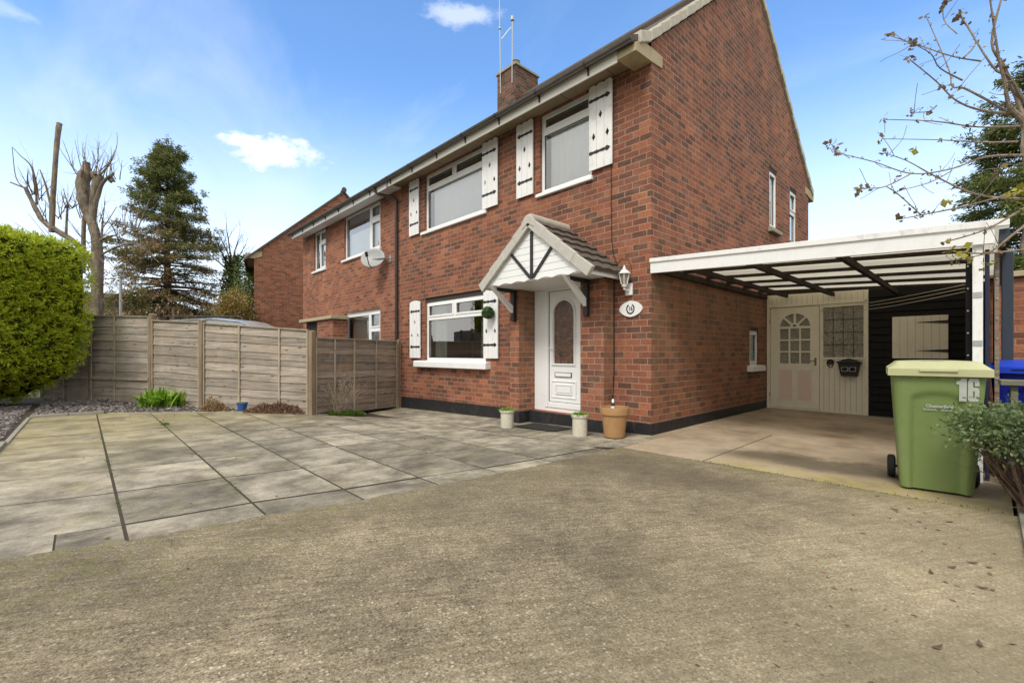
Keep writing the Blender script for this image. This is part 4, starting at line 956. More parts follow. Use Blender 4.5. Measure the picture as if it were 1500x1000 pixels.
ball = thing('topiary_ball', 'green leafy topiary ball hung on the lower right shutter', 'topiary ball', (-3.24, -0.17, 1.87))
def leaf_shell(c, r, n, s, up=0.0, seed=1, flat=(1, 1, 1)):
    rr = np.random.default_rng(seed); vs = []; fs = []
    for i in range(n):
        dv = rr.normal(size=3); dv /= np.linalg.norm(dv); rad = r*(0.8+0.24*rr.random()); p = np.array(c)+dv*rad*np.array(flat)
        nrm = dv+rr.normal(size=3)*0.7; nrm /= np.linalg.norm(nrm); t = np.cross(nrm, rr.normal(size=3)); t /= np.linalg.norm(t)+1e-9; b = np.cross(nrm, t)
        sz = s*(0.6+0.8*rr.random()); k = len(vs)
        vs += [tuple(p-t*sz), tuple(p+b*sz*0.45), tuple(p+t*sz), tuple(p-b*sz*0.45)]; fs.append((k, k+1, k+2, k+3))
    m = MB(); m.v = vs; m.f = fs; return m
m = leaf_shell((0, 0, 0), 0.112, 900, 0.022, seed=3); m.build('foliage', 'lf_box', ball, weld=False)
mb = MB(); mb.lathe([(0.01, -0.085), (0.06, -0.06), (0.085, 0), (0.06, 0.06), (0.01, 0.085)], (0, 0, 0), 14); mb.tube([(0, 0, 0.08), (0, 0.05, 0.14), (0, 0.1, 0.16)], 0.003, 5); mb.build('core', 'lf_core', ball)

mb = MB(); mb.tube([(-0.64, -0.010, 4.6), (-0.64, -0.010, 3.2), (-0.635, -0.010, 2.8), (-0.60, -0.010, 2.55), (-0.53, -0.010, 2.40), (-0.535, -0.010, 2.28), (-0.585, -0.012, 2.2), (-0.59, -0.012, 1.6), (-0.585, -0.012, 0.9), (-0.60, -0.03, 0.5), (-0.50, -0.2, 0.31)], 0.0065, 6)
mb.tube([(-0.53, -0.010, 2.42), (-0.48, -0.010, 2.47), (-0.36, -0.010, 2.46), (-0.30, -0.010, 2.35), (-0.32, -0.010, 2.11)], 0.0035, 5)
tag(mb.build('wall_cable', 'cable', smooth=True), 'thin black cable clipped down the brick from the worn shutter to the terracotta pot', 'cable')

# TV aerials on the chimney
ae = thing('tv_aerial', 'tall thin aerial pole strapped to the chimney, the left and taller one', 'aerial', (-6.92, 3.47, 8.9))
mb = MB(); mb.tube([(0, 0, 0), (-0.02, 0, 1.2), (-0.07, 0, 3.6)], 0.015, 8); mb.tube([(-0.035, 0, 1.95), (-0.035, 0, 2.0)], 0.04, 8); mb.build('pole', 'galv', ae)
mb = MB(); mb.tube([(-0.75, -0.1, 3.45), (0.6, 0.1, 3.45)], 0.011, 6)
for k in range(9): xx = -0.7+k*0.15; mb.tube([(xx, xx*0.15-0.22, 3.45), (xx, xx*0.15+0.22, 3.45)], 0.005, 5)
mb.build('antenna', 'galv', ae)
ae = thing('tv_aerial', 'shorter capped aerial pole on the chimney, right of the taller pole', 'aerial', (-6.42, 3.47, 9.0))
mb = MB(); mb.tube([(0, 0, 0), (0.015, 0, 1.86)], 0.015, 8); mb.tube([(0.015, 0, 1.82), (0.015, 0, 1.93)], 0.055, 8); mb.build('pole', 'galv', ae)
mb = MB(); mb.tube([(0.0, -0.02, 1.62), (-0.03, -0.12, 1.5), (-0.13, -0.3, 1.2)], 0.014, 6); mb.build('antenna', 'upvc', ae)

# ================================================================ NEIGHBOUR (other half of the pair)
NX = -6.68
nb = thing('neighbour_house', 'attached neighbouring brick house beyond the fence with white windows', 'house', (NX, 0, 0)); NS = (NX, 0, 0)
mb = MB(TF()); wall(mb, -13.45, -6.682, lambda a: -0.35, lambda a: 5.16, [(-10.0, -7.76, 3.82, 5.12), (-12.41, -11.41, 3.8, 5.12), (-9.96, -7.76, 1.0, 2.29)], 0.12)
mb.add([(-13.45, 0, -0.35), (-13.45, 7.8, -0.35), (-13.45, 7.8, 5.36), (-13.45, 3.9, 8.56), (-13.45, 0, 5.36)], [(0, 1, 2, 3, 4)]); mb.build('wall', 'brick_nb', nb, shift=NS)
mb = MB(); mb.quad((-13.4, 2.2, 0), (-6.7, 2.2, 0), (-6.7, 2.2, 5.2), (-13.4, 2.2, 5.2)); mb.quad((-13.4, 0.16, 2.6), (-6.7, 0.16, 2.6), (-6.7, 2.2, 2.6), (-13.4, 2.2, 2.6)); mb.quad((-13.4, 0.16, 5.15), (-6.7, 0.16, 5.15), (-6.7, 2.2, 5.15), (-13.4, 2.2, 5.15))
mb.build('interior_wall', 'dark_room', nb, shift=NS, weld=False)
window(nb, TF(), -10.0, -7.76, 3.87, 5.12, [(-9.94, -8.46, 3.94, 5.06, False), (-8.30, -7.86, 3.95, 4.62, True), (-8.30, -7.86, 4.77, 5.03, True)], (-10.1, -7.7, 3.80, 3.868, 0.06, 'upvc'), shift=NS)
window(nb, TF(), -12.41, -11.41, 3.84, 5.12, [(-12.35, -12.02, 3.92, 5.06, False), (-11.90, -11.5, 3.94, 4.66, True), (-11.90, -11.5, 4.80, 5.03, True)], (-12.5, -11.35, 3.77, 3.838, 0.06, 'upvc'), shift=NS)
window(nb, TF(), -9.96, -7.76, 1.02, 2.29, [(-9.86, -8.52, 1.12, 2.16, False), (-8.36, -7.86, 1.12, 1.70, True), (-8.36, -7.86, 1.84, 2.16, True)], (-10.05, -7.7, 0.93, 1.015, 0.08, 'upvc'), shift=NS, fr=0.09)
drape(nb, TF(), -9.9, -7.8, 3.9, 4.62, 0.17, 'blind', 0.004, 8, NS, 'window_blind'); drape(nb, TF(), -12.38, -11.45, 3.9, 4.62, 0.17, 'blind', 0.01, 9, NS, 'window_blind')
mb = MB(TF())
for k in range(15): a = -9.85+k*0.14; mb.quad((a, 0.22, 1.1), (a+0.09, 0.27, 1.1), (a+0.09, 0.27, 2.2), (a, 0.22, 2.2))
mb.build('vertical_blind', 'voile', nb, shift=NS, weld=False)
mb = MB(); mb.box(-13.3, -6.684, -0.385, -0.001, 5.135, 5.15); mb.build('soffit', 'upvc', nb, shift=NS); mb = MB(); mb.box(-13.32, -6.684, -0.41, -0.386, 5.035, 5.19); mb.build('fascia', 'upvc', nb, shift=NS, bevel=0.003)
mb = MB(); gutter(mb, -13.5, -6.72, z=5.21); g_ = mb.build('gutter', 'gutter', nb, shift=NS, smooth=True)
for k in range(7): mb = MB(); gbracket(mb, -7.5-k*0.95, z=5.21); mb.build('gutter_bracket', 'pipe', g_, shift=NS)
mb = MB(); mb.prism(roofprof(prof), 'x', -13.5, -6.684); mb.build('roof', 'tile', nb, shift=NS)
mb = MB(); mb.tube([(-7.2, -0.47, 5.22), (-7.2, -0.46, 5.12), (-7.14, -0.38, 5.02), (-6.86, -0.12, 4.92), (-6.80, -0.07, 4.84), (-6.80, -0.07, 4.7), (-6.80, -0.07, -0.15)], 0.038, 12)
for zz in (4.4, 3.0, 1.6): mb.tube([(-6.80, -0.07, zz), (-6.80, -0.07, zz+0.05)], 0.045, 12)
mb.build('downpipe', 'pipe', nb, shift=NS, smooth=True)
mb = MB(); mb.box(-12.3, -9.68, -0.52, -0.003, 2.10, 2.20); pc = mb.build('porch_roof', 'concrete', nb, shift=NS, bevel=0.01)
mb = MB(); mb.box(-10.95, -9.76, -0.44, -0.006, -0.2, 2.098); mb.build('porch_wall', 'brick_nb', nb, shift=NS)
mb = MB(); mb.box(-12.25, -10.96, -0.30, -0.006, -0.2, 2.098); mb.build('door', 'dark_room', nb, shift=NS)  # dark box painting the shade of the open porch
mb = MB(); tx0, tx1, tz0, tz1 = -10.30, -10.02, 1.25, 2.12
tx0, tx1 = -9.74, -10.02
tx0, tx1 = -10.75, -10.0
for s in (-1, 1):
    for k in range(-6, 12):
        pts_ = []
        for t_ in np.linspace(0, 1, 60):
            zz = tz0+(tz1-tz0)*t_; xx = tx0+k*0.13+s*(zz-tz0)*0.8
            if tx0 <= xx <= tx1: pts_.append((xx, zz))
        if len(pts_) > 3: strut(mb, pts_[0], pts_[-1], 0.02, -0.03+0.006*s, -0.02+0.006*s)
o = mb.build('trellis', 'trellis'); tag(o, 'orange wooden diamond trellis on the neighbour\'s brick beside the porch', 'trellis')

dish = thing('satellite_dish', 'grey oval satellite dish on the neighbour\'s brick wall', 'satellite dish', (-7.22, 0, 3.5))
mb = MB(); R = Matrix.Rotation(radians(38), 3, 'Z') @ Matrix.Rotation(radians(90-20), 3, 'X')
cen = Vector((-0.30, -0.33, 0.02)); vs = []; nr, na = 6, 28
for i in range(nr+1):
    for k in range(na):
        r = i/nr; vs.append(tuple(cen+R @ Vector((0.32*r*cos(2*pi*k/na), 0.27*r*sin(2*pi*k/na), -0.06*(1-r*r)))))
mb.add(vs, [(i*na+k, i*na+(k+1) % na, (i+1)*na+(k+1) % na, (i+1)*na+k) for i in range(nr) for k in range(na)])
o = mb.build('reflector', 'dish', dish, smooth=True, weld=False); so_ = o.modifiers.new('solid', 'SOLIDIFY'); so_.thickness = 0.008
mb = MB(); mb.tube([tuple(cen+R @ Vector((0, -0.26, -0.03))), tuple(cen+R @ Vector((0, -0.27, 0.12))), tuple(cen+R @ Vector((0, -0.12, 0.30)))], 0.012, 8); mb.build('feed_arm', 'black_iron', dish)
mb = MB(); mb.tube([tuple(cen+R @ Vector((0, -0.14, 0.28))), tuple(cen+R @ Vector((0, -0.06, 0.36)))], 0.035, 10); mb.build('receiver', 'black_iron', dish, smooth=True)
mb = MB(); mb.tube([tuple(cen+R @ Vector((0, 0, -0.06))), (-0.1, -0.2, 0.0), (0, -0.16, 0.0), (0, -0.003, 0.0)], 0.02, 8); mb.box(-0.05, 0.05, -0.012, -0.003, -0.08, 0.08); mb.build('wall_bracket', 'galv', dish)

# ================================================================ house further along
fh = thing('far_brick_house', 'further brick house seen gable-on behind the neighbour', 'house', (-18, 0, 0)); FS = (-18, 0, 0)
FX, fy0, fy1, fap, fe, fz = -18.0, -0.42, 7.2, 3.39, 5.28, 8.75
SK = lambda x, y, z: (x, y+max(0, FX-x)*0.27, z)
mb = MB(lambda a, d, z: SK(*TG(FX)(a, d, z))); wall(mb, fy0, fy1, lambda a: -0.3, lambda a: fe+(fz-fe)*(1-abs(a-fap)/(fap-fy0)), [], 0.1, extra=[fap])
mb.quad((fy0, 0, -0.3), (fy0, 7, -0.3), (fy0, 7, fe), (fy0, 0, fe)); mb.build('wall', 'brick_nb', fh, shift=FS)
mb = MB(SK); fs_ = (fz-fe)/(fap-fy0); pr = [(fy0-0.4, fe-0.4*fs_+0.098), (fap, fz+0.098), (fy1+0.4, fe-0.4*fs_+0.098)]; mb.prism(roofprof(pr, 0.1), 'x', FX-7, FX+0.06); mb.build('roof', 'tile', fh, shift=FS)
mb = MB(SK); mb.tube([(FX-7, fap, fz+0.12), (FX+0.1, fap, fz+0.12)], 0.12, 10); mb.build('ridge_tile', 'tile', fh, shift=FS)
mb = MB(SK); mb.prism([(fy0-0.32, fe-0.22), (fy0-0.32, fe-0.05), (fy0+0.3, fe+0.12), (fy0+0.3, fe-0.08), (fy0, fe-0.2)], 'x', FX-0.2, FX+0.02); mb.build('kneeler', 'concrete', fh, shift=FS)
mb = MB(SK); mb.box(FX-7, FX-0.2, fy0-0.33, fy0, fe-0.26, fe-0.22); mb.build('soffit', 'soffit', fh, shift=FS)
mb = MB(SK); mb.box(FX-2.2, FX-0.02, fy0-0.42, fy0-0.003, 2.3, 2.38); mb.build('porch_roof', 'concrete', fh, shift=FS); mb = MB(SK); mb.box(FX-2.1, FX-0.05, fy0-0.36, fy0-0.003, -0.2, 2.298); mb.build('porch_wall', 'brick_nb', fh, shift=FS)
mb = MB()
for k in range(4): mb.tube([(FX-0.08, fy0-0.34+k*0.1, 2.38), (FX-0.08, fy0-0.34+k*0.1, 3.05)], 0.014, 6)
mb.tube([(FX-0.08, fy0-0.36, 3.05), (FX-0.08, fy0-0.01, 3.05)], 0.018, 6); mb.build('railing', 'black_iron', fh, shift=FS)
# ================================================================ CARPORT
cp = thing('carport', 'white fronted lean-to carport with translucent sheets on dark purlins', 'carport', (3.11, 0.0, 0.0)); CS = (3.11, 0, 0)
zr = lambda x: 2.37-0.055*x
mb = MB(); mb.add([(0.004, -0.035, 2.205), (3.215, -0.035, 2.05), (3.215, -0.035, 2.185), (0.004, -0.035, 2.385), (0.004, 0.0, 2.205), (3.215, 0.0, 2.05), (3.215, 0.0, 2.185), (0.004, 0.0, 2.385)],
    [(0,1,2,3),(4,7,6,5),(0,4,5,1),(1,5,6,2),(2,6,7,3),(3,7,4,0)]); mb.build('fascia', 'white_paint', cp, shift=CS, bevel=0.004)
mb = MB(); mb.add([(0.002, -0.055, 2.352), (3.30, -0.055, 2.185), (3.30, -0.055, 2.245), (0.002, -0.055, 2.405), (0.002, -0.036, 2.352), (3.30, -0.036, 2.185), (3.30, -0.036, 2.245), (0.002, -0.036, 2.405)],
    [(0,1,2,3),(4,7,6,5),(0,4,5,1),(1,5,6,2),(2,6,7,3),(3,7,4,0)]); mb.build('edge_trim', 'white_worn', cp, shift=CS, bevel=0.003)
def slope_box(mb, x0, x1, y0, y1, dz0, dz1):
    mb.add([(x0,y0,zr(x0)+dz0),(x1,y0,zr(x1)+dz0),(x1,y1,zr(x1)+dz0),(x0,y1,zr(x0)+dz0),(x0,y0,zr(x0)+dz1),(x1,y0,zr(x1)+dz1),(x1,y1,zr(x1)+dz1),(x0,y1,zr(x0)+dz1)],
           [(0,3,2,1),(4,5,6,7),(0,1,5,4),(1,2,6,5),(2,3,7,6),(3,0,4,7)])
for k, y in enumerate((0.06, 0.92, 1.72, 2.52, 3.32, 4.12)):
    mb = MB(); slope_box(mb, 0.01, 3.14, y, y+0.05, -0.052, -0.010); mb.build('purlin', 'beam', cp, shift=CS)
for x in (0.40, 1.17, 2.08):
    mb = MB(); slope_box(mb, x-0.026, x+0.026, 0.004, 4.55, -0.125, -0.053); mb.build('cross_beam', 'beam', cp, shift=CS)
mb = MB(); slope_box(mb, 0.003, 0.05, 0.004, 4.55, -0.14, -0.053); mb.build('wall_plate', 'beam', cp, shift=CS)
mb = MB(); nx = 124; vs = []
for i in range(nx+1):
    a = 0.0+3.3*i/nx
    for yy in (-0.03, 4.85): vs.append((a, yy, zr(a)+0.0+0.004*0))
vs = []; ny = 190
for j in range(ny+1):
    yy = -0.03+4.9*j/ny
    for a in (0.02, 3.3): vs.append((a, yy, zr(a)+0.004+0.009*sin(yy*2*pi/0.076)))
mb.add(vs, [(2*j, 2*j+1, 2*j+3, 2*j+2) for j in range(ny)])
mb.build('roof_sheet', 'sheet', cp, shift=CS, smooth=True, weld=False)
mb = MB(); mb.box(3.080, 3.145, 0.004, 0.065, -0.02, 2.055); po = mb.build('post', 'white_worn', cp, shift=CS, bevel=0.006)
for z_ in (1.60, 1.18): mb = MB(); mb.box(3.083, 3.142, -0.001, 0.003, z_, z_+0.05); mb.build('metal_strap', 'galv', po, shift=CS)
mb = MB(); mb.box(3.035, 3.062, 0.14, 4.5, -0.02, 2.04); mb.build('side_board', 'shed_black', cp, shift=CS)
for k in range(9):
    mb = MB(); mb.tube([(3.05, 0.139, 0.3+k*0.2), (3.05, 0.132, 0.3+k*0.2)], 0.008, 6); mb.build('bolt', 'galv', cp, shift=CS)
    mb = MB(); mb.tube([(3.232, 0.339, 0.35+k*0.18), (3.232, 0.33, 0.35+k*0.18)], 0.008, 6); mb.build('bolt', 'galv', cp, shift=CS)
mb = MB(); mb.box(3.155, 3.185, 0.12, 0.18, -0.02, 2.03); mb.build('side_post', 'navy', cp, shift=CS, bevel=0.004)
mb = MB(); mb.box(3.215, 3.245, 0.34, 3.4, -0.02, 2.02); mb.build('side_panel', 'fence_dark', cp, shift=CS)
mb = MB(); mb.box(3.24, 3.30, 0.006, 4.4, 2.06, 2.17); mb.build('edge_beam', 'post_blue', cp, shift=CS)
mb = MB(); mb.box(3.26, 3.335, 0.50, 0.62, -0.1, 2.055); mb.build('steel_post', 'post_blue', cp, shift=CS, bevel=0.006)

# ================================================================ LEAN-TO FRONT at the back of the carport
lt = thing('lean_to_front', 'cream glazed door and screen beside black boarded wall closing the carport', 'timber wall', (1.6, 4.6, 0)); LS = (1.6, 4.6, 0)
TL = TF(4.6)
mb = MB(TL)
mb.plate([(0.02, 0.0), (1.685, 0.0), (1.685, 2.262-0.0), (0.02, 2.30)], [[(0.085, 0.028), (0.945, 0.028), (0.945, 2.035), (0.085, 2.035)], [(1.0, 1.04), (1.615, 1.04), (1.615, 1.985), (1.0, 1.985)]], 0.0, 0.05)
mb.box(0.95, 0.985, -0.012, -0.001, 0.03, 2.04); mb.box(0.07, 1.66, -0.014, -0.0015, 2.045, 2.075); mb.box(0.99, 1.625, -0.022, -0.001, 1.0, 1.035); mb.box(1.64, 1.68, -0.014, -0.001, 0.0, 2.25)
scm = mb; mb = MB(TL)
for k in range(8): mb.box(1.01+k*0.083, 1.014+k*0.083, -0.0015, 0.001, 0.03, 0.99)
for k in range(18): mb.box(0.12+k*0.088, 0.123+k*0.088, -0.0015, 0.001, 2.08, 2.24)
sc = scm.build('screen', 'cream_paint', lt, shift=LS, inlay=(mb, 'plank'))
wpm = MB(TL); wpm.quad((1.0, 0.03, 1.04), (1.615, 0.03, 1.04), (1.615, 0.03, 1.985), (1.0, 0.03, 1.985))
mb = MB(TL)
for k in (1, 2, 3): mb.box(1.0+k*0.154-0.004, 1.0+k*0.154+0.004, 0.022, 0.0295, 1.04, 1.985); mb.box(1.0, 1.615, 0.0215, 0.0292, 1.04+k*0.236-0.004, 1.04+k*0.236+0.004)
wpm.build('pane', 'obscure', sc, shift=LS, inlay=(mb, 'lead'))
mb = MB(TL)                                              # the door
gx0, gx1, cw = 0.245, 0.80, 0.0
hol = []; bx = 0.015
colw = (gx1-gx0)/3; rows = [0.90, 1.145, 1.38, 1.62]
for i in range(3):
    for j in range(3):
        hol.append([(gx0+i*colw+bx, rows[j]+bx), (gx0+(i+1)*colw-bx, rows[j]+bx), (gx0+(i+1)*colw-bx, rows[j+1]-bx), (gx0+i*colw+bx, rows[j+1]-bx)])
cx = (gx0+gx1)/2; rr = (gx1-gx0)/2-0.012
for k in range(4):
    a0, a1 = pi*k/4+0.07, pi*(k+1)/4-0.07
    if k == 0: a0 = 0.05
    if k == 3: a1 = pi-0.05
    outp = [(cx+rr*cos(a0+(a1-a0)*t/6), 1.635+rr*sin(a0+(a1-a0)*t/6)) for t in range(7)]
    b0, b1 = a0+0.14, a1-0.14
    inp = [(cx+0.085*cos(b1+(b0-b1)*t/3), 1.635+0.085*sin(b1+(b0-b1)*t/3)) for t in range(4)]
    hol.append(outp+inp)
mb.plate([(0.092, 0.034), (0.938, 0.034), (0.938, 2.028), (0.092, 2.028)], hol, 0.004, 0.044)
ld = mb.build('door', 'cream_paint', lt, shift=LS, bevel=0.002)
mb = MB(TL); mb.quad((gx0, 0.028, 0.9), (gx1, 0.028, 0.9), (gx1, 0.028, 1.92), (gx0, 0.028, 1.92)); mb.build('pane', 'obscure', ld, shift=LS, weld=False)
for (a, b) in ((0.25, 0.475), (0.575, 0.80)):
    mb = MB(TL); mb.box(a, b, 0.0005, 0.0038, 0.20, 0.785); mb.build('pink_panel', 'pink_paint', ld, shift=LS, bevel=0.001)
    mb = MB(TL); mb.plate([(a-0.018, 0.182), (b+0.018, 0.182), (b+0.018, 0.803), (a-0.018, 0.803)], [[(a, 0.2), (b, 0.2), (b, 0.785), (a, 0.785)]], -0.004, 0.0038); mb.build('panel_moulding', 'cream_paint', ld, shift=LS)
mb = MB(TL); mb.box(0.86, 0.89, -0.004, 0.0038, 0.88, 1.03); mb.tube([(0.875, -0.005, 0.97), (0.875, -0.05, 0.97), (0.80, -0.052, 0.965)], 0.009, 8); mb.build('handle', 'brass', ld, shift=LS)
mb = MB(TL); mb.lathe([(0.001, 0), (0.03, 0.0), (0.03, 0.006), (0.001, 0.006)], (0, 0, 0), 14); 
mb = MB(TL); pts = [(cx+0.055*cos(2*pi*i/20), 1.665+0.04*sin(2*pi*i/20)) for i in range(20)]; mb.plate(pts, [], -0.006, 0.0035); hb = mb.build('hub_plaque', 'cream_paint', ld, shift=LS)
mb = MB(TL); pts = [(cx+0.03*cos(2*pi*i/20), 1.665+0.021*sin(2*pi*i/20)) for i in range(20)]; mb.plate(pts, [], -0.008, -0.0062); mb.build('hub_mark', 'gutter', hb, shift=LS)
for z_ in (0.24, 1.72): mb = MB(TL); mb.box(0.072, 0.09, -0.012, 0.0, z_, z_+0.08); mb.build('hinge', 'galv', ld, shift=LS)
kn_ = MB(TL)
def ring(mb, cx, cz, rx, rz, y, r, n=20, a0=0, a1=2*pi):
    pts = [(cx+rx*cos(a0+(a1-a0)*i/n), y, cz+rz*sin(a0+(a1-a0)*i/n)) for i in range(n+1)]; mb.tube(pts, r, 6)
kn_.plate([(1.12+0.055*cos(2*pi*i/20), 0.955+0.052*sin(2*pi*i/20)) for i in range(20)], [], -0.03, -0.0015); ring(kn_, 1.12, 0.925, 0.048, 0.065, -0.035, 0.008); kn_.build('knocker', 'black_iron', sc, shift=LS)
# black boarded wall, each board lapping the one below
mb = MB(TL)
for k in range(17):
    z0 = 0.0+k*0.132; mb.prism([(-0.008, z0), (0.016, z0+0.128), (0.05, z0+0.128), (0.05, z0)], 'x', 1.69, 3.03) if False else mb.add([(1.69, -0.012, z0), (3.03, -0.012, z0), (3.03, 0.01, z0+0.129), (1.69, 0.01, z0+0.129), (1.69, 0.04, z0), (3.03, 0.04, z0), (3.03, 0.04, z0+0.129), (1.69, 0.04, z0+0.129)], [(0,1,2,3),(4,7,6,5),(0,4,5,1),(1,5,6,2),(2,6,7,3),(3,7,4,0)])
mb.build('boarded_wall', 'shed_black', lt, shift=LS)
mb = MB(TL); mb.box(2.02, 2.72, -0.038, -0.014, 1.03, 1.745); htm = mb; mb = MB(TL)
for k in range(1, 7): mb.box(2.02+k*0.1-0.0015, 2.02+k*0.1+0.0015, -0.0392, -0.037, 1.035, 1.74)
ht = htm.build('hatch', 'cream_paint', lt, shift=LS, inlay=(mb, 'plank'))
for hz in (1.155, 1.63): mb = MB(TL); mb.plate([(2.33, hz+0.008), (2.72, hz-0.025), (2.72, hz+0.028)], [], -0.046, -0.0395); mb.build('hinge', 'black_iron', ht, shift=LS)
mb = MB(TL); mb.box(0.0, 3.2, 0.055, 0.10, 0.0, 2.45); mb.build('backing_wall', 'shed_black', lt, shift=LS)
mb = MB(TL); mb.add([(0.02, 0.02, 2.26), (3.05, 0.02, 2.10), (3.05, 0.02, 2.21), (0.02, 0.02, 2.37), (0.02, 0.05, 2.26), (3.05, 0.05, 2.10), (3.05, 0.05, 2.21), (0.02, 0.05, 2.37)], [(0,1,2,3),(4,7,6,5),(0,4,5,1),(1,5,6,2),(2,6,7,3),(3,7,4,0)]); mb.build('head_beam', 'beam', lt, shift=LS)

mbx = thing('mailbox', 'black wall mailbox with a curved lid and numerals 16 under the leaded window', 'mailbox', (1.42, 4.575, 0.70))
mb = MB(); mb.add([(-0.12, -0.11, 0), (0.12, -0.11, 0), (0.12, -0.003, 0), (-0.12, -0.003, 0), (-0.165, -0.13, 0.24), (0.165, -0.13, 0.24), (0.165, -0.003, 0.24), (-0.165, -0.003, 0.24)], [(0,3,2,1),(4,5,6,7),(0,1,5,4),(1,2,6,5),(2,3,7,6),(3,0,4,7)]); mb.build('box', 'black_iron', mbx, bevel=0.006)
mb = MB(); pr_ = [(-0.195, 0.242), (0.195, 0.242), (0.195, 0.256), (0.13, 0.275), (0.08, 0.305), (0.0, 0.325), (-0.08, 0.305), (-0.13, 0.275), (-0.195, 0.256)]; mb.prism(pr_, 'y', -0.155, -0.004); mb.build('lid', 'black_iron', mbx, bevel=0.005)
mb = MB()
for cx_ in (-0.058, 0.058):
    mb.plate([(cx_-0.05, 0.088), (cx_+0.05, 0.088), (cx_+0.05, 0.165), (cx_-0.05, 0.165)], [[(cx_-0.044, 0.094), (cx_+0.044, 0.094), (cx_+0.044, 0.159), (cx_-0.044, 0.159)]], -0.130, -0.118)
text_mesh(mb, '1', 0.085, lambda a, b, c: (a-0.058, -0.1315, b+0.126), 1.0, 0.002); text_mesh(mb, '6', 0.085, lambda a, b, c: (a+0.058, -0.1315, b+0.126), 1.0, 0.002)
mb.build('number', 'decal', mbx, weld=False)

mb = MB()
for k in range(3):
    a = Vector((1.0-0.03*k, 4.56, 1.965-0.018*k)); b = Vector((3.03, 0.16+0.02*k, 1.74-0.03*k)); pts = []
    for i in range(15): t = i/14; p = a.lerp(b, t); p.z -= (0.03+0.02*k)*sin(pi*t); pts.append(p)
    mb.tube(pts, 0.0035, 5)
tag(mb.build('washing_line', 'rope'), 'slack pale washing line strands strung beneath the carport roof', 'washing line')

# neighbour's garage to the right
gg = thing('brick_garage', 'red brick garage with pale coping beyond the carport post', 'garage', (5.0, 3.5, 0)); GS = (5.0, 3.5, 0)
mb = MB(TF(3.5)); wall(mb, 3.18, 7.5, lambda a: -0.2, lambda a: 2.14, [(3.52, 5.9, -0.2, 1.32)], 0.15); mb.quad((3.18, 0, -0.2), (3.18, 5, -0.2), (3.18, 5, 2.14), (3.18, 0, 2.14)); mb.build('wall', 'brick_nb', gg, shift=GS)
mb = MB(); mb.box(3.14, 7.6, 3.42, 8.6, 2.145, 2.22); mb.build('coping', 'concrete', gg, shift=GS, bevel=0.01)
mb = MB(); mb.box(3.5, 5.95, 3.62, 3.66, -0.2, 1.34); mb.build('door', 'dark_room', gg, shift=GS)  # dark panel standing in for the shaded garage opening

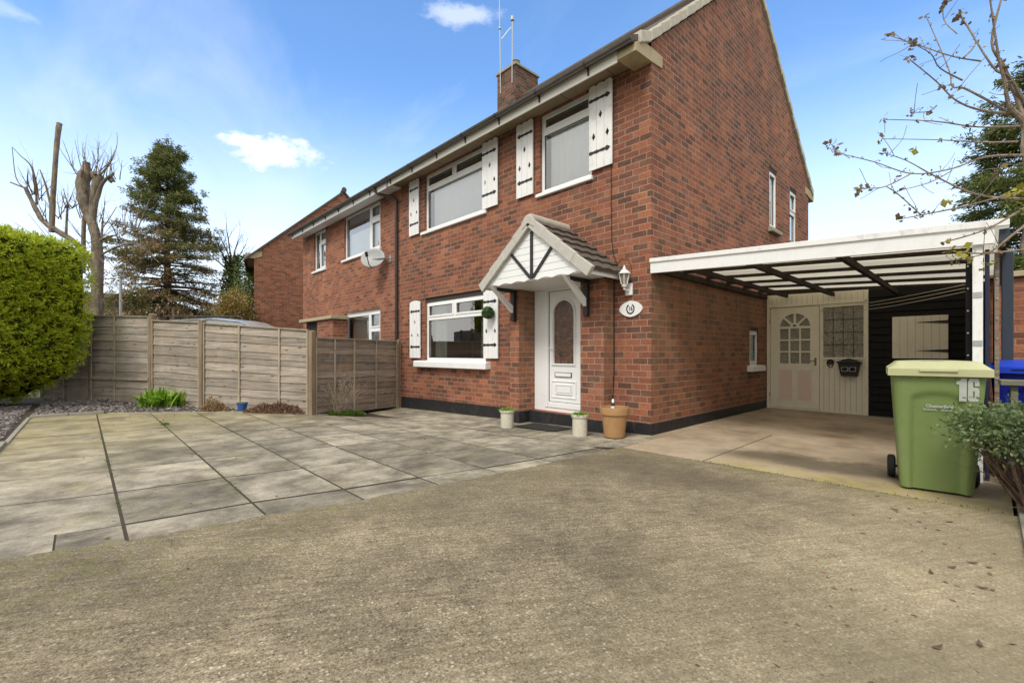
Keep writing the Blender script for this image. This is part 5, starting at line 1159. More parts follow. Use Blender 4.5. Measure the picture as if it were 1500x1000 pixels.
# ================================================================ BINS
def wheelie_bin(name, label, loc, rz, body, lid, number=None, scale=1.0):
    t = thing(name, label, 'wheelie bin', loc, rz)
    mb = MB(); sec = []
    H = 0.965; nz = 40
    per = []                                            # rounded-rectangle perimeter with the front face finely divided
    def rrect(w, d, r, z):
        pts = []
        nf = 30
        for i in range(nf+1): pts.append((-w/2+r+(w-2*r)*i/nf, -d/2))
        for i in range(1, 6): a = -pi/2+pi/2*i/6; pts.append((w/2-r+r*cos(a), -d/2+r+r*sin(a)))
        for i in range(7): pts.append((w/2, -d/2+r+(d-2*r)*i/6))
        for i in range(1, 6): a = pi/2*i/6; pts.append((w/2-r+r*cos(a), d/2-r+r*sin(a)))
        for i in range(7): pts.append((w/2-r-(w-2*r)*i/6, d/2))
        for i in range(1, 6): a = pi/2+pi/2*i/6; pts.append((-w/2+r+r*cos(a), d/2-r+r*sin(a)))
        for i in range(7): pts.append((-w/2, d/2-r-(d-2*r)*i/6))
        for i in range(1, 6): a = pi+pi/2*i/6; pts.append((-w/2+r+r*cos(a), -d/2+r+r*sin(a)))
        return pts
    vs = []; m = None
    for k in range(nz+1):
        f = k/nz; z = 0.02+H*f; w = 0.435+0.115*f**0.9; d = 0.47+0.16*f; sy = -0.02*f
        if f > 0.93: w += 0.012*(f-0.93)/0.07; d += 0.012*(f-0.93)/0.07
        P = rrect(w, d, 0.05, z); m = len(P)
        for i, (a, b) in enumerate(P):
            if i <= 30:
                u = abs(a); ph = 0.80-0.10*(u/0.15)**2*0.35      # arched top of the pressed panel
                inn = sstep(0.165, 0.135, u)*sstep(ph+0.02, ph-0.02, z)*1.0
                b += 0.024*inn
                rib = math.exp(-((u-0.185)/0.012)**2)*sstep(0.9, 0.8, z); b -= 0.004*rib
            vs.append((a, b+sy, z))
    fs = [(k*m+i, k*m+(i+1) % m, (k+1)*m+(i+1) % m, (k+1)*m+i) for k in range(nz) for i in range(m)]
    fs.append(tuple(range(m))[::-1]); mb.add(vs, fs)
    bd = mb.build('body', body, t, smooth=True)
    mb = MB(); w, d = 0.575, 0.66                        # rim under the lid with webs
    mb.plate([(-w/2, -d/2), (w/2, -d/2), (w/2, d/2), (-w/2, d/2)], [[(-w/2+0.03, -d/2+0.03), (w/2-0.03, -d/2+0.03), (w/2-0.03, d/2-0.03), (-w/2+0.03, d/2-0.03)]], 0.945, 0.985)
    mb.v = [(a, c-0.02, b) for a, b, c in mb.v]
    for k in range(5): xx = -0.2+k*0.1; mb.prism([(-0.345, 0.945), (-0.33, 0.945), (-0.325, 0.90)], 'x', xx-0.003, xx+0.003)
    mb.build('rim', body, t, bevel=0.004)
    mb = MB(); vs = []; n1, n2 = 20, 16; w, d = 0.60, 0.70
    def lz(a, b): ed = min(1-abs(a), 1-abs(b)); return 0.998+0.052*sstep(0, 0.22, ed)+0.012*(1-a*a)*(1-b*b)
    for j in range(n2+1):
        for i in range(n1+1):
            a, b = 2*i/n1-1, 2*j/n2-1; vs.append((a*w/2, b*d/2-0.02, lz(a, b)))
    fs = [(j*(n1+1)+i, j*(n1+1)+i+1, (j+1)*(n1+1)+i+1, (j+1)*(n1+1)+i) for j in range(n2) for i in range(n1)]
    edge = [i for i in range(n1+1)]+[j*(n1+1)+n1 for j in range(1, n2+1)]+[n2*(n1+1)+i for i in range(n1-1, -1, -1)]+[j*(n1+1) for j in range(n2-1, 0, -1)]
    base = len(vs); vs += [(vs[e][0]*1.004, vs[e][1], 0.940) for e in edge]
    L = len(edge); fs += [(edge[i], base+i, base+(i+1) % L, edge[(i+1) % L]) for i in range(L)]
    mb.add(vs, fs); mb.box(-0.11, 0.11, -0.385, -0.371, 0.975, 0.99); ld_ = mb.build('lid', lid, t, smooth=True, bevel=0.003)
    mb = MB(); mb.tube([(-0.27, 0.36, 0.97), (0.27, 0.36, 0.97)], 0.014, 10); mb.box(-0.2, -0.15, 0.30, 0.37, 0.94, 1.0); mb.box(0.15, 0.2, 0.30, 0.37, 0.94, 1.0); mb.build('handle', body, t)
    mb = MB(); mb.tube([(-0.29, 0.21, 0.10), (0.29, 0.21, 0.10)], 0.012, 8); mb.build('axle', 'black_iron', t)
    for s in (-1, 1):
        mb = MB(); prof = [(0.02, -0.028), (0.085, -0.028), (0.1, -0.018), (0.1, 0.018), (0.085, 0.028), (0.02, 0.028)]; n = 24
        vs = [(s*0.265+h, 0.21+r*cos(2*pi*k/n), 0.10+r*sin(2*pi*k/n)) for r, h in prof for k in range(n)]; m_ = len(prof)
        mb.add(vs, [(i*n+k, i*n+(k+1) % n, (i+1)*n+(k+1) % n, (i+1)*n+k) for i in range(m_-1) for k in range(n)]+[tuple(range(n)), tuple(range((m_-1)*n, m_*n))]); mb.build('wheel', 'rubber', t, smooth=True)
    if number:
        def Tf(x0, z0, tilt=0.0): return lambda a, b, c: (x0+a, -0.235-0.02*((z0+b)/0.965)-0.08*((z0+b)/0.965)-0.0035-c, z0+b)
        TN = Tf(0.0, 0.0)
        N1 = [(0.0, 0.0), (0.056, 0.0), (0.056, 0.175), (0.018, 0.175), (0.004, 0.157), (-0.022, 0.150), (-0.022, 0.128), (0.0, 0.128)]
        N6 = [(0.012, 0.0), (0.070, 0.0), (0.082, 0.014), (0.082, 0.093), (0.070, 0.103), (0.050, 0.103), (0.050, 0.150), (0.036, 0.150), (0.036, 0.116), (0.036, 0.112), (0.036, 0.103)]
        mb = MB(lambda a, y, z: TN(a, z, -y))
        def NUM(poly, hole, x0): mb.plate([(x0+a, 0.752+b) for a, b in poly], [[(x0+a, 0.752+b) for a, b in hole]] if hole else [], -0.0016, 0.0006)
        N1 = [(a*0.74, b) for a, b in N1]; NUM(N1, None, 0.120)
        N6 = [(0.012, 0.0), (0.070, 0.0), (0.082, 0.014), (0.082, 0.095), (0.072, 0.107), (0.036, 0.107), (0.036, 0.150), (0.048, 0.150), (0.048, 0.118), (0.082, 0.118), (0.082, 0.160), (0.070, 0.175), (0.012, 0.175), (0.0, 0.160), (0.0, 0.014)]
        NUM([(a*0.74, b) for a, b in N6], [(0.027, 0.028), (0.036, 0.028), (0.036, 0.080), (0.027, 0.080)], 0.168)
        mb.build('number', 'decal', bd, weld=False)
        mb = MB(); text_mesh(mb, 'Chesterfield', 0.034, lambda a, b, c: Tf(0.012, 0.700)(a, b, c-0.0195), 0.95, 0.0009, 0.0008); text_mesh(mb, 'BOROUGH COUNCIL', 0.020, lambda a, b, c: Tf(0.012, 0.672)(a, b, c-0.0195), 0.95, 0.0005, 0.0008)
        mb.v = [v for v in mb.v]; mb.build('lettering', 'decal', bd, weld=False)
        mb = MB(); mb.box(-0.09, 0.05, -0.22, -0.14, 1.062, 1.0635); mb.build('lid_label', 'label', ld_)
    return t
wheelie_bin('wheelie_bin', 'lime green wheelie bin numbered 16 with pale lid beside the white post', (2.86, -0.47, 0), radians(8), 'bin_green', 'bin_lid', ('1', '6'))
wheelie_bin('wheelie_bin', 'blue wheelie bin half hidden behind the green bin and the shrub', (3.53, 0.66, 0), radians(-16), 'bin_blue_dark', 'bin_blue')
rb = thing('recycling_box', 'low blue plastic recycling box on the ground behind the shrub', 'recycling box', (3.55, -0.62, 0.0), radians(12))
mb = MB()
def loftbox(mb, w0, d0, w1, d1, z0, z1):
    mb.add([(-w0/2,-d0/2,z0),(w0/2,-d0/2,z0),(w0/2,d0/2,z0),(-w0/2,d0/2,z0),(-w1/2,-d1/2,z1),(w1/2,-d1/2,z1),(w1/2,d1/2,z1),(-w1/2,d1/2,z1)], [(0,3,2,1),(0,1,5,4),(1,2,6,5),(2,3,7,6),(3,0,4,7)])
loftbox(mb, 0.36, 0.28, 0.42, 0.34, 0.0, 0.26); o = mb.build('box', 'bin_blue', rb, bevel=0.01); sm_ = o.modifiers.new('solid', 'SOLIDIFY'); sm_.thickness = 0.006
mb = MB(); mb.plate([(-0.225, -0.185), (0.225, -0.185), (0.225, 0.185), (-0.225, 0.185)], [[(-0.2, -0.16), (0.2, -0.16), (0.2, 0.16), (-0.2, 0.16)]], 0.255, 0.28); mb.v = [(a, c, b) for a, b, c in mb.v]; mb.build('rim', 'bin_blue', rb, bevel=0.003)
sh_ = thing('wooden_shelf', 'grey weathered plank shelf standing in front of the blue bin', 'shelf', (3.52, 0.03, 0.0), radians(3))
mb = MB()
for k in range(2): mb.box(-0.28, 0.5, -0.15+k*0.13, -0.03+k*0.13, 0.855, 0.895)
mb.build('plank', 'plank', sh_, bevel=0.004)
for (a, b) in ((-0.2, -0.08), (0.42, -0.08)):
    mb = MB(); mb.box(a-0.02, a+0.02, b-0.02, b+0.06, 0.0, 0.854); mb.build('leg', 'plank', sh_)

# ================================================================ POTS, MAT
def pot(name, label, cat, loc, prof, mat, soil_r, soil_z, group=None):
    t = thing(name, label, cat, loc, 0, group); mb = MB(); mb.lathe(prof, (0, 0, 0), 36); mb.f = mb.f[:-1]; mb.build('pot', mat, t, smooth=True)
    mb = MB(); mb.lathe([(0.001, soil_z+0.01), (soil_r*0.6, soil_z+0.008), (soil_r, soil_z), (soil_r*0.98, soil_z-0.02)], (0, 0, 0), 20); mb.build('compost', 'soil', t); return t
def sprig(r, n, h, s, mat, parent, z0, seed=1, spread=1.0, name='foliage'):
    rr = random.Random(seed); mb = MB()
    for i in range(n):
        a = rr.uniform(0, 2*pi); q = r*math.sqrt(rr.random()); x, y = q*cos(a), q*sin(a); hh = h*rr.uniform(0.4, 1.0)*(1-0.5*(q/r)**2)
        dx, dy = x*0.6*spread+rr.uniform(-1, 1)*h*0.3, y*0.6*spread+rr.uniform(-1, 1)*h*0.3; w = s*rr.uniform(0.6, 1.3); t = rr.uniform(0, 2*pi)
        bx_, by_ = cos(t)*w, sin(t)*w
        mb.add([(x-bx_, y-by_, z0), (x+bx_, y+by_, z0), (x+dx*0.6+bx_, y+dy*0.6+by_, z0+hh*0.65), (x+dx, y+dy, z0+hh), (x+dx*0.6-bx_, y+dy*0.6-by_, z0+hh*0.65)], [(0, 1, 2, 4), (4, 2, 3)])
    return mb.build(name, mat, parent, weld=False)
cprof = [(0.098, 0), (0.102, 0.02), (0.102, 0.235), (0.118, 0.243), (0.122, 0.26), (0.120, 0.278), (0.104, 0.280), (0.100, 0.25), (0.098, 0.2)]
t = pot('plant_pot', 'speckled cream cylinder pot with green tuft left of the doormat', 'plant pot', (-2.10, -0.74, zg(-2.1, -0.74)+0.002), cprof, 'pot_cream', 0.1, 0.265); sprig(0.095, 420, 0.09, 0.004, 'lf_plant', t, 0.25, 4)
t = pot('plant_pot', 'speckled cream cylinder pot with green tuft right of the doormat', 'plant pot', (-0.71, -0.66, zg(-0.71, -0.66)+0.002), [(a, b*1.06) for a, b in cprof], 'pot_cream', 0.1, 0.28); sprig(0.095, 420, 0.085, 0.004, 'lf_plant', t, 0.265, 9)
t = pot('plant_pot', 'large terracotta pot stained green standing by the house corner', 'plant pot', (-0.285, -0.46, 0.001), [(0.132, 0), (0.136, 0.015), (0.168, 0.30), (0.188, 0.302), (0.196, 0.385), (0.192, 0.40), (0.178, 0.40), (0.172, 0.36), (0.165, 0.3)], 'terracotta', 0.17, 0.355); sprig(0.13, 90, 0.05, 0.005, 'lf_grass', t, 0.35, 12)
bt = thing('small_bottle', 'small dark bottle with white cap standing in the terracotta pot', 'bottle', (-0.30, -0.47, 0.355))
mb = MB(); mb.lathe([(0.026, 0), (0.026, 0.07), (0.012, 0.095), (0.012, 0.105)], (0, 0, 0), 16); mb.build('bottle', 'black_iron', bt, smooth=True)
mb = MB(); mb.lathe([(0.016, 0.10), (0.017, 0.13), (0.008, 0.15)], (0, 0, 0), 12); mb.lathe([(0.0268, 0.02), (0.0268, 0.055)], (0, 0, 0), 16); mb.build('cap', 'upvc', bt, smooth=True)
mt = thing('doormat', 'flat charcoal doormat lying before the front door step', 'doormat', (-1.60, -0.43, 0.0), 0)
mb = MB(); zz = zg(-1.6, -0.4)+0.004; mb.add([(-0.40, -0.22, zz-0.002), (0.38, -0.22, zz+0.008), (0.38, 0.22, zz+0.008), (-0.40, 0.22, zz-0.002), (-0.40, -0.22, zz+0.012), (0.38, -0.22, zz+0.02), (0.38, 0.22, zz+0.02), (-0.40, 0.22, zz+0.012)], [(0,3,2,1),(4,5,6,7),(0,1,5,4),(1,2,6,5),(2,3,7,6),(3,0,4,7)])
mb.build('mat', 'mat', mt, bevel=0.003)

# ================================================================ FENCE
fe = thing('garden_fence', 'weathered grey lap-panel fence running from the hedge to the house', 'fence', (-9.8, -4.5, 0)); FR = Vector((-9.8, -4.5, 0))
def fpanel(p, q, zt0, zt1, zb0, zb1, nb, battens, rail=None, mat='fence', seed=1, back=False, warp=0.022):
    rr = random.Random(seed); p = Vector((*p, 0)); q = Vector((*q, 0)); d = q-p; L = d.length; ang = math.atan2(d.y, d.x)
    mb = MB(); n = 26
    hh = lambda x: (zb0+(zb1-zb0)*x/L, zt0+(zt1-zt0)*x/L)
    edges = [0.0]
    for k in range(nb): edges.append(edges[-1]+rr.uniform(0.75, 1.25))
    tot = edges[-1]; edges = [e/tot for e in edges]
    for k in range(nb):
        ph = rr.uniform(0, 9); vs = []
        for i in range(n+1):
            x = L*i/n; zb, zt = hh(x); H = zt-zb
            lo = zb+H*edges[k]-0.018+warp*mnoise.noise((x*1.7+ph, k*3.1, 0))+0.004*mnoise.noise((x*9+ph, k*3.1, 0)) if k else zb
            hi = zb+H*edges[k+1]+0.012
            if k == nb-1: hi = zt-0.01
            vs += [(x, -0.020, lo), (x, -0.002, hi), (x, 0.006, hi), (x, -0.008, lo)]
        fs = []
        for i in range(n):
            a = i*4
            for j in range(4): fs.append((a+j, a+(j+1) % 4, a+4+(j+1) % 4, a+4+j))
        fs += [(0, 1, 2, 3), (n*4, n*4+1, n*4+2, n*4+3)]
        mb.add(vs, fs)
    o = mb.build('panel', mat, fe, weld=False); o.location = p-FR; o.rotation_euler = (0, 0, ang)
    fr = MB(); zb, zt = hh(0); ze, zf = hh(L)
    def sbox(x0, x1, y0, y1, f0, f1):                   # box whose bottom/top follow f0(x), f1(x)
        fr.add([(x0,y0,f0(x0)),(x1,y0,f0(x1)),(x1,y1,f0(x1)),(x0,y1,f0(x0)),(x0,y0,f1(x0)),(x1,y0,f1(x1)),(x1,y1,f1(x1)),(x0,y1,f1(x0))], [(0,3,2,1),(4,5,6,7),(0,1,5,4),(1,2,6,5),(2,3,7,6),(3,0,4,7)])
    top = lambda x: zt0+(zt1-zt0)*x/L; bt_ = lambda x: zb0+(zb1-zb0)*x/L
    sbox(0, L, -0.045, 0.012, lambda x: top(x)-0.022, lambda x: top(x)+0.006)
    for b in battens: sbox(b*L-0.018, b*L+0.018, -0.040, -0.021, lambda x: bt_(x)+0.01, lambda x: top(x)-0.023)
    sbox(0.0, 0.03, -0.042, -0.021, bt_, lambda x: top(x)-0.023); sbox(L-0.03, L, -0.042, -0.021, bt_, lambda x: top(x)-0.023)
    if rail: sbox(0.0, L, -0.060, -0.0405, lambda x: rail, lambda x: rail+0.06)
    f_ = fr.build('panel_frame', 'batten', o, bevel=0.002)
    return o
def fpost(p, z0, z1, w=0.09):
    mb = MB(); mb.box(-w/2, w/2, -w/2, w/2, z0, z1-0.01); mb.prism([(-w/2, z1-0.0099), (w/2, z1-0.0099), (0, z1+0.008)], 'y', -w/2, w/2); o = mb.build('post', 'post', fe, bevel=0.003); o.location = Vector((*p, 0))-FR; o.rotation_euler = (0, 0, radians(25)); return o
A, B, Cp, D, E_ = fence_pts
def off(p, q, e=0.06):
    p, q = Vector(p), Vector(q); d = (q-p).normalized(); return tuple(p+d*e), tuple(q-d*e)
fpanel(*off((-11.75, -5.49), B), 2.02, 1.95, -0.02, -0.02, 11, [0.42], rail=0.50, seed=3)
fpanel(*off((-13.55, -6.41), (-11.75, -5.49)), 2.06, 2.02, -0.02, -0.02, 11, [0.5], rail=0.50, seed=13)
fpanel(*off(B, Cp), 1.86, 1.76, -0.02, -0.02, 11, [], seed=4)
fpanel(*off(Cp, D), 1.74, 1.56, -0.02, -0.05, 11, [0.36, 0.74], seed=5)
fpanel(*off(D, E_), 1.42, 1.41, -0.05, -0.16, 10, [0.2, 0.42, 0.7], mat='fence_dark', seed=6)
fpost((-11.75, -5.49), -0.3, 2.06); fpost(B, -0.3, 2.0, 0.10); fpost(Cp, -0.3, 1.80, 0.10); fpost(D, -0.3, 1.54, 0.09); fpost((-6.625, -0.11), -0.3, 1.44, 0.07)

# car standing beyond the fence
car = thing('parked_car', 'silver people carrier, only its roof showing over the fence', 'car', (-12.05, -3.0, -0.2), YAW)
prof_c = [(-2.2, 0.35), (-2.25, 0.8), (-2.1, 1.15), (-1.75, 1.28), (-1.15, 2.02), (-0.7, 2.22), (0.5, 2.28), (1.3, 2.2), (1.75, 1.95), (2.1, 1.3), (2.2, 0.9), (2.15, 0.35)]
mb = MB(); ns = len(prof_c); vs = []
for j, (yy, sc_) in enumerate(((-0.88, 0.0), (-0.93, 0.5), (-0.6, 1.0), (0, 1.03), (0.6, 1.0), (0.93, 0.5), (0.88, 0.0))):
    for (a, b) in prof_c:
        up_ = max(0, (b-1.2)/1.0); bb = b if sc_ >= 1 else (b if b < 1.2 else 1.2+(b-1.2)*(0.96 if sc_ == 0.5 else 0.0)); yv = yy*(1-0.16*up_*(1 if abs(yy) > 0.8 else 0.5))
        vs.append((a, yv, b*1.0+(0.02 if (sc_ > 1 and b > 2) else 0)-(0.05 if (abs(yy) > 0.8 and b > 2) else 0)))
fs = [(j*ns+i, j*ns+i+1, (j+1)*ns+i+1, (j+1)*ns+i) for j in range(6) for i in range(ns-1)]+[tuple(range(ns))[::-1], tuple(range(6*ns, 7*ns))]
mb.add(vs, fs); mb.build('body', 'car_paint', car, bevel=0.03, smooth=True)
mb = MB(); mb.plate([(-1.55, 1.36), (-0.72, 1.36), (-0.72, 2.06), (-0.98, 2.0)], [], -0.86, -0.80); mb.plate([(-0.6, 1.36), (0.55, 1.36), (0.55, 2.11), (-0.6, 2.08)], [], -0.86, -0.80); mb.plate([(0.67, 1.36), (1.75, 1.36), (1.5, 1.92), (1.2, 2.06), (0.67, 2.1)], [], -0.86, -0.80)
mb.build('window', 'car_glass', car)
mb = MB(); mb.tube([(-0.9, -0.62, 2.25), (-0.85, -0.62, 2.32), (1.2, -0.62, 2.31), (1.3, -0.62, 2.24)], 0.018, 8); mb.build('roof_rail', 'black_iron', car)
for a in (-1.45, 1.4):
    for b in (-0.85, 0.85):
        mb = MB(); n = 20; vs = [(a+r*cos(2*pi*k/n), b+h, 0.33+r*sin(2*pi*k/n)) for r, h in ((0.05, -0.1), (0.33, -0.1), (0.33, 0.1), (0.05, 0.1)) for k in range(n)]
        mb.add(vs, [(i*n+k, i*n+(k+1) % n, (i+1)*n+(k+1) % n, (i+1)*n+k) for i in range(3) for k in range(n)]); mb.build('wheel', 'rubber', car)

# far buildings, pole
fb = thing('brick_bungalow', 'low distant brick building between the pollarded tree and the conifer', 'building', (-37, -6.5, 0), YAW)
mb = MB(); mb.box(-5, 3.0, 0, 7, -0.2, 3.6); mb.build('wall', 'brick_nb', fb); mb = MB(); mb.prism([(-5.3, 3.55), (3.3, 3.55), (2.6, 4.9), (-4.2, 4.9)], 'y', -0.3, 7.3); mb.build('roof', 'tile', fb)
fb = thing('grey_outbuilding', 'dark roofed distant outbuilding seen through the conifer\'s lower branches', 'building', (-36, 0.2, 0), YAW)
mb = MB(); mb.box(-3.5, 3.5, 0, 7, -0.2, 3.0); mb.build('wall', 'render_far', fb); mb = MB(); mb.prism([(-3.8, 2.95), (3.8, 2.95), (1.5, 3.9), (-3.0, 4.5)], 'y', -0.3, 7.3); mb.build('roof', 'tile', fb)
lp = thing('lamp_post', 'thin pale metal pole between the pollarded tree and the conifer', 'post', (-19.24, -4.59, -0.2))
mb = MB(); mb.tube([(0, 0, 0), (0, 0, 1.2), (0, 0, 4.3)], [0.08, 0.055, 0.045], 10); mb.build('pole', 'galv', lp, smooth=True); mb = MB(); mb.lathe([(0.05, 4.3), (0.09, 4.34), (0.09, 4.42), (0.03, 4.48)], (0, 0, 0), 12); mb.build('cap', 'galv', lp)

# across the street: what the windows mirror
oh = thing('opposite_house', 'brick house across the street, seen only mirrored in the window panes', 'house', (-9.0, -27.0, -0.2))
mb = MB(); mb.box(-8, 8, -7, 0, 0, 5.0); mb.build('wall', 'brick_nb', oh)
mb = MB(); mb.prism([(-7.4, 4.9), (0.4, 4.9), (-3.5, 8.0)], 'x', -8.2, 8.2); mb.build('roof', 'tile', oh)
for xx in (-6.5, -2.5, 1.5, 5.0):
    for zz in (0.9, 3.4):
        mb = MB(); mb.plate([(xx, zz), (xx+1.6, zz), (xx+1.6, zz+1.2), (xx, zz+1.2)], [[(xx+0.08, zz+0.08), (xx+0.76, zz+0.08), (xx+0.76, zz+1.12), (xx+0.08, zz+1.12)], [(xx+0.84, zz+0.08), (xx+1.52, zz+0.08), (xx+1.52, zz+1.12), (xx+0.84, zz+1.12)]], 0.003, 0.06); w_ = mb.build('window', 'upvc', oh)
        mb = MB(); mb.box(xx+0.05, xx+1.55, 0.0025, 0.02, zz+0.05, zz+1.15); mb.build('pane', 'car_glass', w_)
# ================================================================ PLANTS AND TREES
class Leaves:
    def __init__(s, seed=1): s.V = []; s.n = 0; s.r = np.random.default_rng(seed)
    def spray(s, P, size, asp=0.4, dirs=None, jit=0.7, droop=0.0):
        """P (n,3) positions -> pointed quads, oriented roughly along dirs"""
        P = np.asarray(P, float); n = len(P)
        if n == 0: return
        r = s.r; d = r.normal(size=(n, 3))
        if dirs is not None: d = np.asarray(dirs, float)+d*jit
        d[:, 2] -= droop; d /= np.linalg.norm(d, axis=1)[:, None]+1e-9
        q = r.normal(size=(n, 3)); b = np.cross(d, q); b /= np.linalg.norm(b, axis=1)[:, None]+1e-9
        sz = size*(0.55+0.9*r.random(n))[:, None]
        quad = np.stack([P, P+d*sz*0.5+b*sz*asp*0.5, P+d*sz, P+d*sz*0.5-b*sz*asp*0.5], axis=1)
        s.V.append(quad.reshape(-1, 3)); s.n += n
    def build(s, name, mat, parent):
        V = np.concatenate(s.V); me = bpy.data.meshes.new(name); nv = len(V); nf = nv//4
        me.vertices.add(nv); me.vertices.foreach_set('co', V.astype(np.float32).ravel()); me.loops.add(nv); me.loops.foreach_set('vertex_index', np.arange(nv, dtype=np.int32))
        me.polygons.add(nf); me.polygons.foreach_set('loop_start', np.arange(0, nv, 4, dtype=np.int32)); me.polygons.foreach_set('loop_total', np.full(nf, 4, dtype=np.int32)); me.update(); me.validate()
        me.materials.append(M[mat]); o = bpy.data.objects.new(name, me); col.objects.link(o)
        if parent: o.parent = parent
        return o

# ---- clipped leyland hedge at the left
hg = thing('hedge', 'tall bright green clipped conifer hedge at the left edge', 'hedge', (-10.5, -7.35, 0), YAW)
HX0, HX1, HY0, HY1, HT = -5.0, 1.12, -0.9, 1.6, 3.62
def hedge_r(u):                                          # right-hand outline (local x) as a function of height
    pts = [(0.0, -0.45), (0.25, -0.05), (0.55, 0.62), (0.9, 0.93), (1.6, 1.10), (2.4, 1.14), (3.0, 1.13), (3.35, 1.08), (3.52, 0.95), (3.62, 0.72)]
    for i in range(len(pts)-1):
        if pts[i][0] <= u <= pts[i+1][0]: t = (u-pts[i][0])/(pts[i+1][0]-pts[i][0]); return pts[i][1]+(pts[i+1][1]-pts[i][1])*t-0.16
    return pts[-1][1]-0.16
L = Leaves(11); rr = np.random.default_rng(5); P = []; Dn = []
def hz_top(x): return HT-0.04+0.06*mnoise.noise((x*1.3, 2, 1))
N0 = 20000
for i in range(N0):
    f = rr.random()
    if f < 0.62:                                         # front face
        z = 0.05+(HT-0.05)*rr.random(); x = HX0+(hedge_r(z)-HX0)*rr.random()
        if x < -2.6: continue
        und = max(0, 0.55-z)*0.9
        y = HY0+und+(0.10*mnoise.noise((x*2.2, z*2.2, 0))+0.06*mnoise.noise((x*6, z*6, 3)))+rr.random()**2*0.16
        ex_ = hedge_r(z)-x; y += 0.22*max(0, 1-ex_/0.35)**2
        P.append((x, y, z)); Dn.append((rr.normal()*0.45, -1.0, 0.15))
    elif f < 0.86:                                       # end face
        z = 0.05+(HT-0.05)*rr.random(); y = HY0+0.1+(HY1-HY0)*rr.random(); x = hedge_r(z)+(0.07*mnoise.noise((y*2.5, z*2.5, 5)))-rr.random()**2*0.14
        P.append((x, y, z)); Dn.append((1.0, -0.25, 0.15))
    else:
        x = -2.6+(0.7+2.6)*rr.random(); y = HY0+0.1+(HY1-HY0)*rr.random(); z = hz_top(x)-rr.random()**2*0.08-max(0, (HY0+0.25-y))*0.3
        P.append((x, y, z)); Dn.append((rr.normal()*0.3, -0.3, 1.0))
P = np.array(P); Dn = np.array(Dn)
# clump structure: pull leaves into tufts so that light tips and dark gaps form
ncl = 6200; cid = rr.integers(0, len(P), ncl); C0 = P[cid]; D0 = Dn[cid]
off_ = []; dr_ = []
for k in range(ncl):
    m_ = 22; d0 = D0[k]/np.linalg.norm(D0[k]); t0 = rr.normal(size=3)*0.5+np.array([0, 0, -0.1]); ax_ = d0+t0*0.6; ax_ /= np.linalg.norm(ax_)
    side = np.cross(ax_, rr.normal(size=3)); side /= np.linalg.norm(side)+1e-9
    s_ = rr.random(m_); w_ = rr.normal(size=m_)*(0.032*(1-s_*0.6)); base_ = C0[k]-d0*0.03
    pts_ = base_+ax_*(s_*0.13)[:, None]+side*w_[:, None]+rr.normal(size=(m_, 3))*0.006; off_.append(pts_); dr_.append(ax_[None, :]*0.9+side*np.sign(w_)[:, None]*0.6)
L.spray(np.concatenate(off_), 0.056, 0.26, np.concatenate(dr_), 0.20, 0.15)
L.spray(P, 0.06, 0.28, Dn, 0.6, 0.3)
L.build('foliage', 'lf_hedge', hg)
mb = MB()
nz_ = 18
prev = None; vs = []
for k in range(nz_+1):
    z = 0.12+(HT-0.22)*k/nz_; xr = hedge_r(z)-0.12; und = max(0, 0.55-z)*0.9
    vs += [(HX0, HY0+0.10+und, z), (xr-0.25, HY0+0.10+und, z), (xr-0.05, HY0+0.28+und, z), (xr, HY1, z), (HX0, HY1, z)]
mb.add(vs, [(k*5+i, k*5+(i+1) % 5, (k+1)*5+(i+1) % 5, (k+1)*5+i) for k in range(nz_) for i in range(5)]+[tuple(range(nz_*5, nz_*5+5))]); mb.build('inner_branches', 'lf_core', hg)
mb = MB()
for k in range(5): mb.tube([(-3.5+k*0.85, -0.1, -0.05), (-3.5+k*0.85+0.05, -0.05, 0.5)], [0.05, 0.04], 7)
mb.build('stem', 'bark_dark', hg)

# ---- twigs growing out of a list of limb polylines
def grow(mb, p, d, L_, r, depth, rr, up=0.25, out=None, wob=0.25, n=5):
    pts = [Vector(p)]; d = Vector(d).normalized(); rad = [r]
    for i in range(n):
        d = (d+Vector((rr.gauss(0, wob), rr.gauss(0, wob), rr.gauss(0, wob)+up))*0.35).normalized(); pts.append(pts[-1]+d*L_/n); rad.append(max(r*(1-(i+1)/n*0.75), 0.0015))
    mb.tube(pts, rad, 5 if r < 0.03 else 7, caps=False)
    if out is not None: out.append((pts[-1], d))
    if depth > 0:
        for k in range(rr.randint(2, 3)):
            i = rr.randint(1, n-1); dd = (d+Vector((rr.gauss(0, 0.7), rr.gauss(0, 0.7), rr.gauss(0.1, 0.45)))).normalized()
            grow(mb, pts[i], dd, L_*rr.uniform(0.4, 0.7), rad[i]*0.6, depth-1, rr, up, out, wob, n)

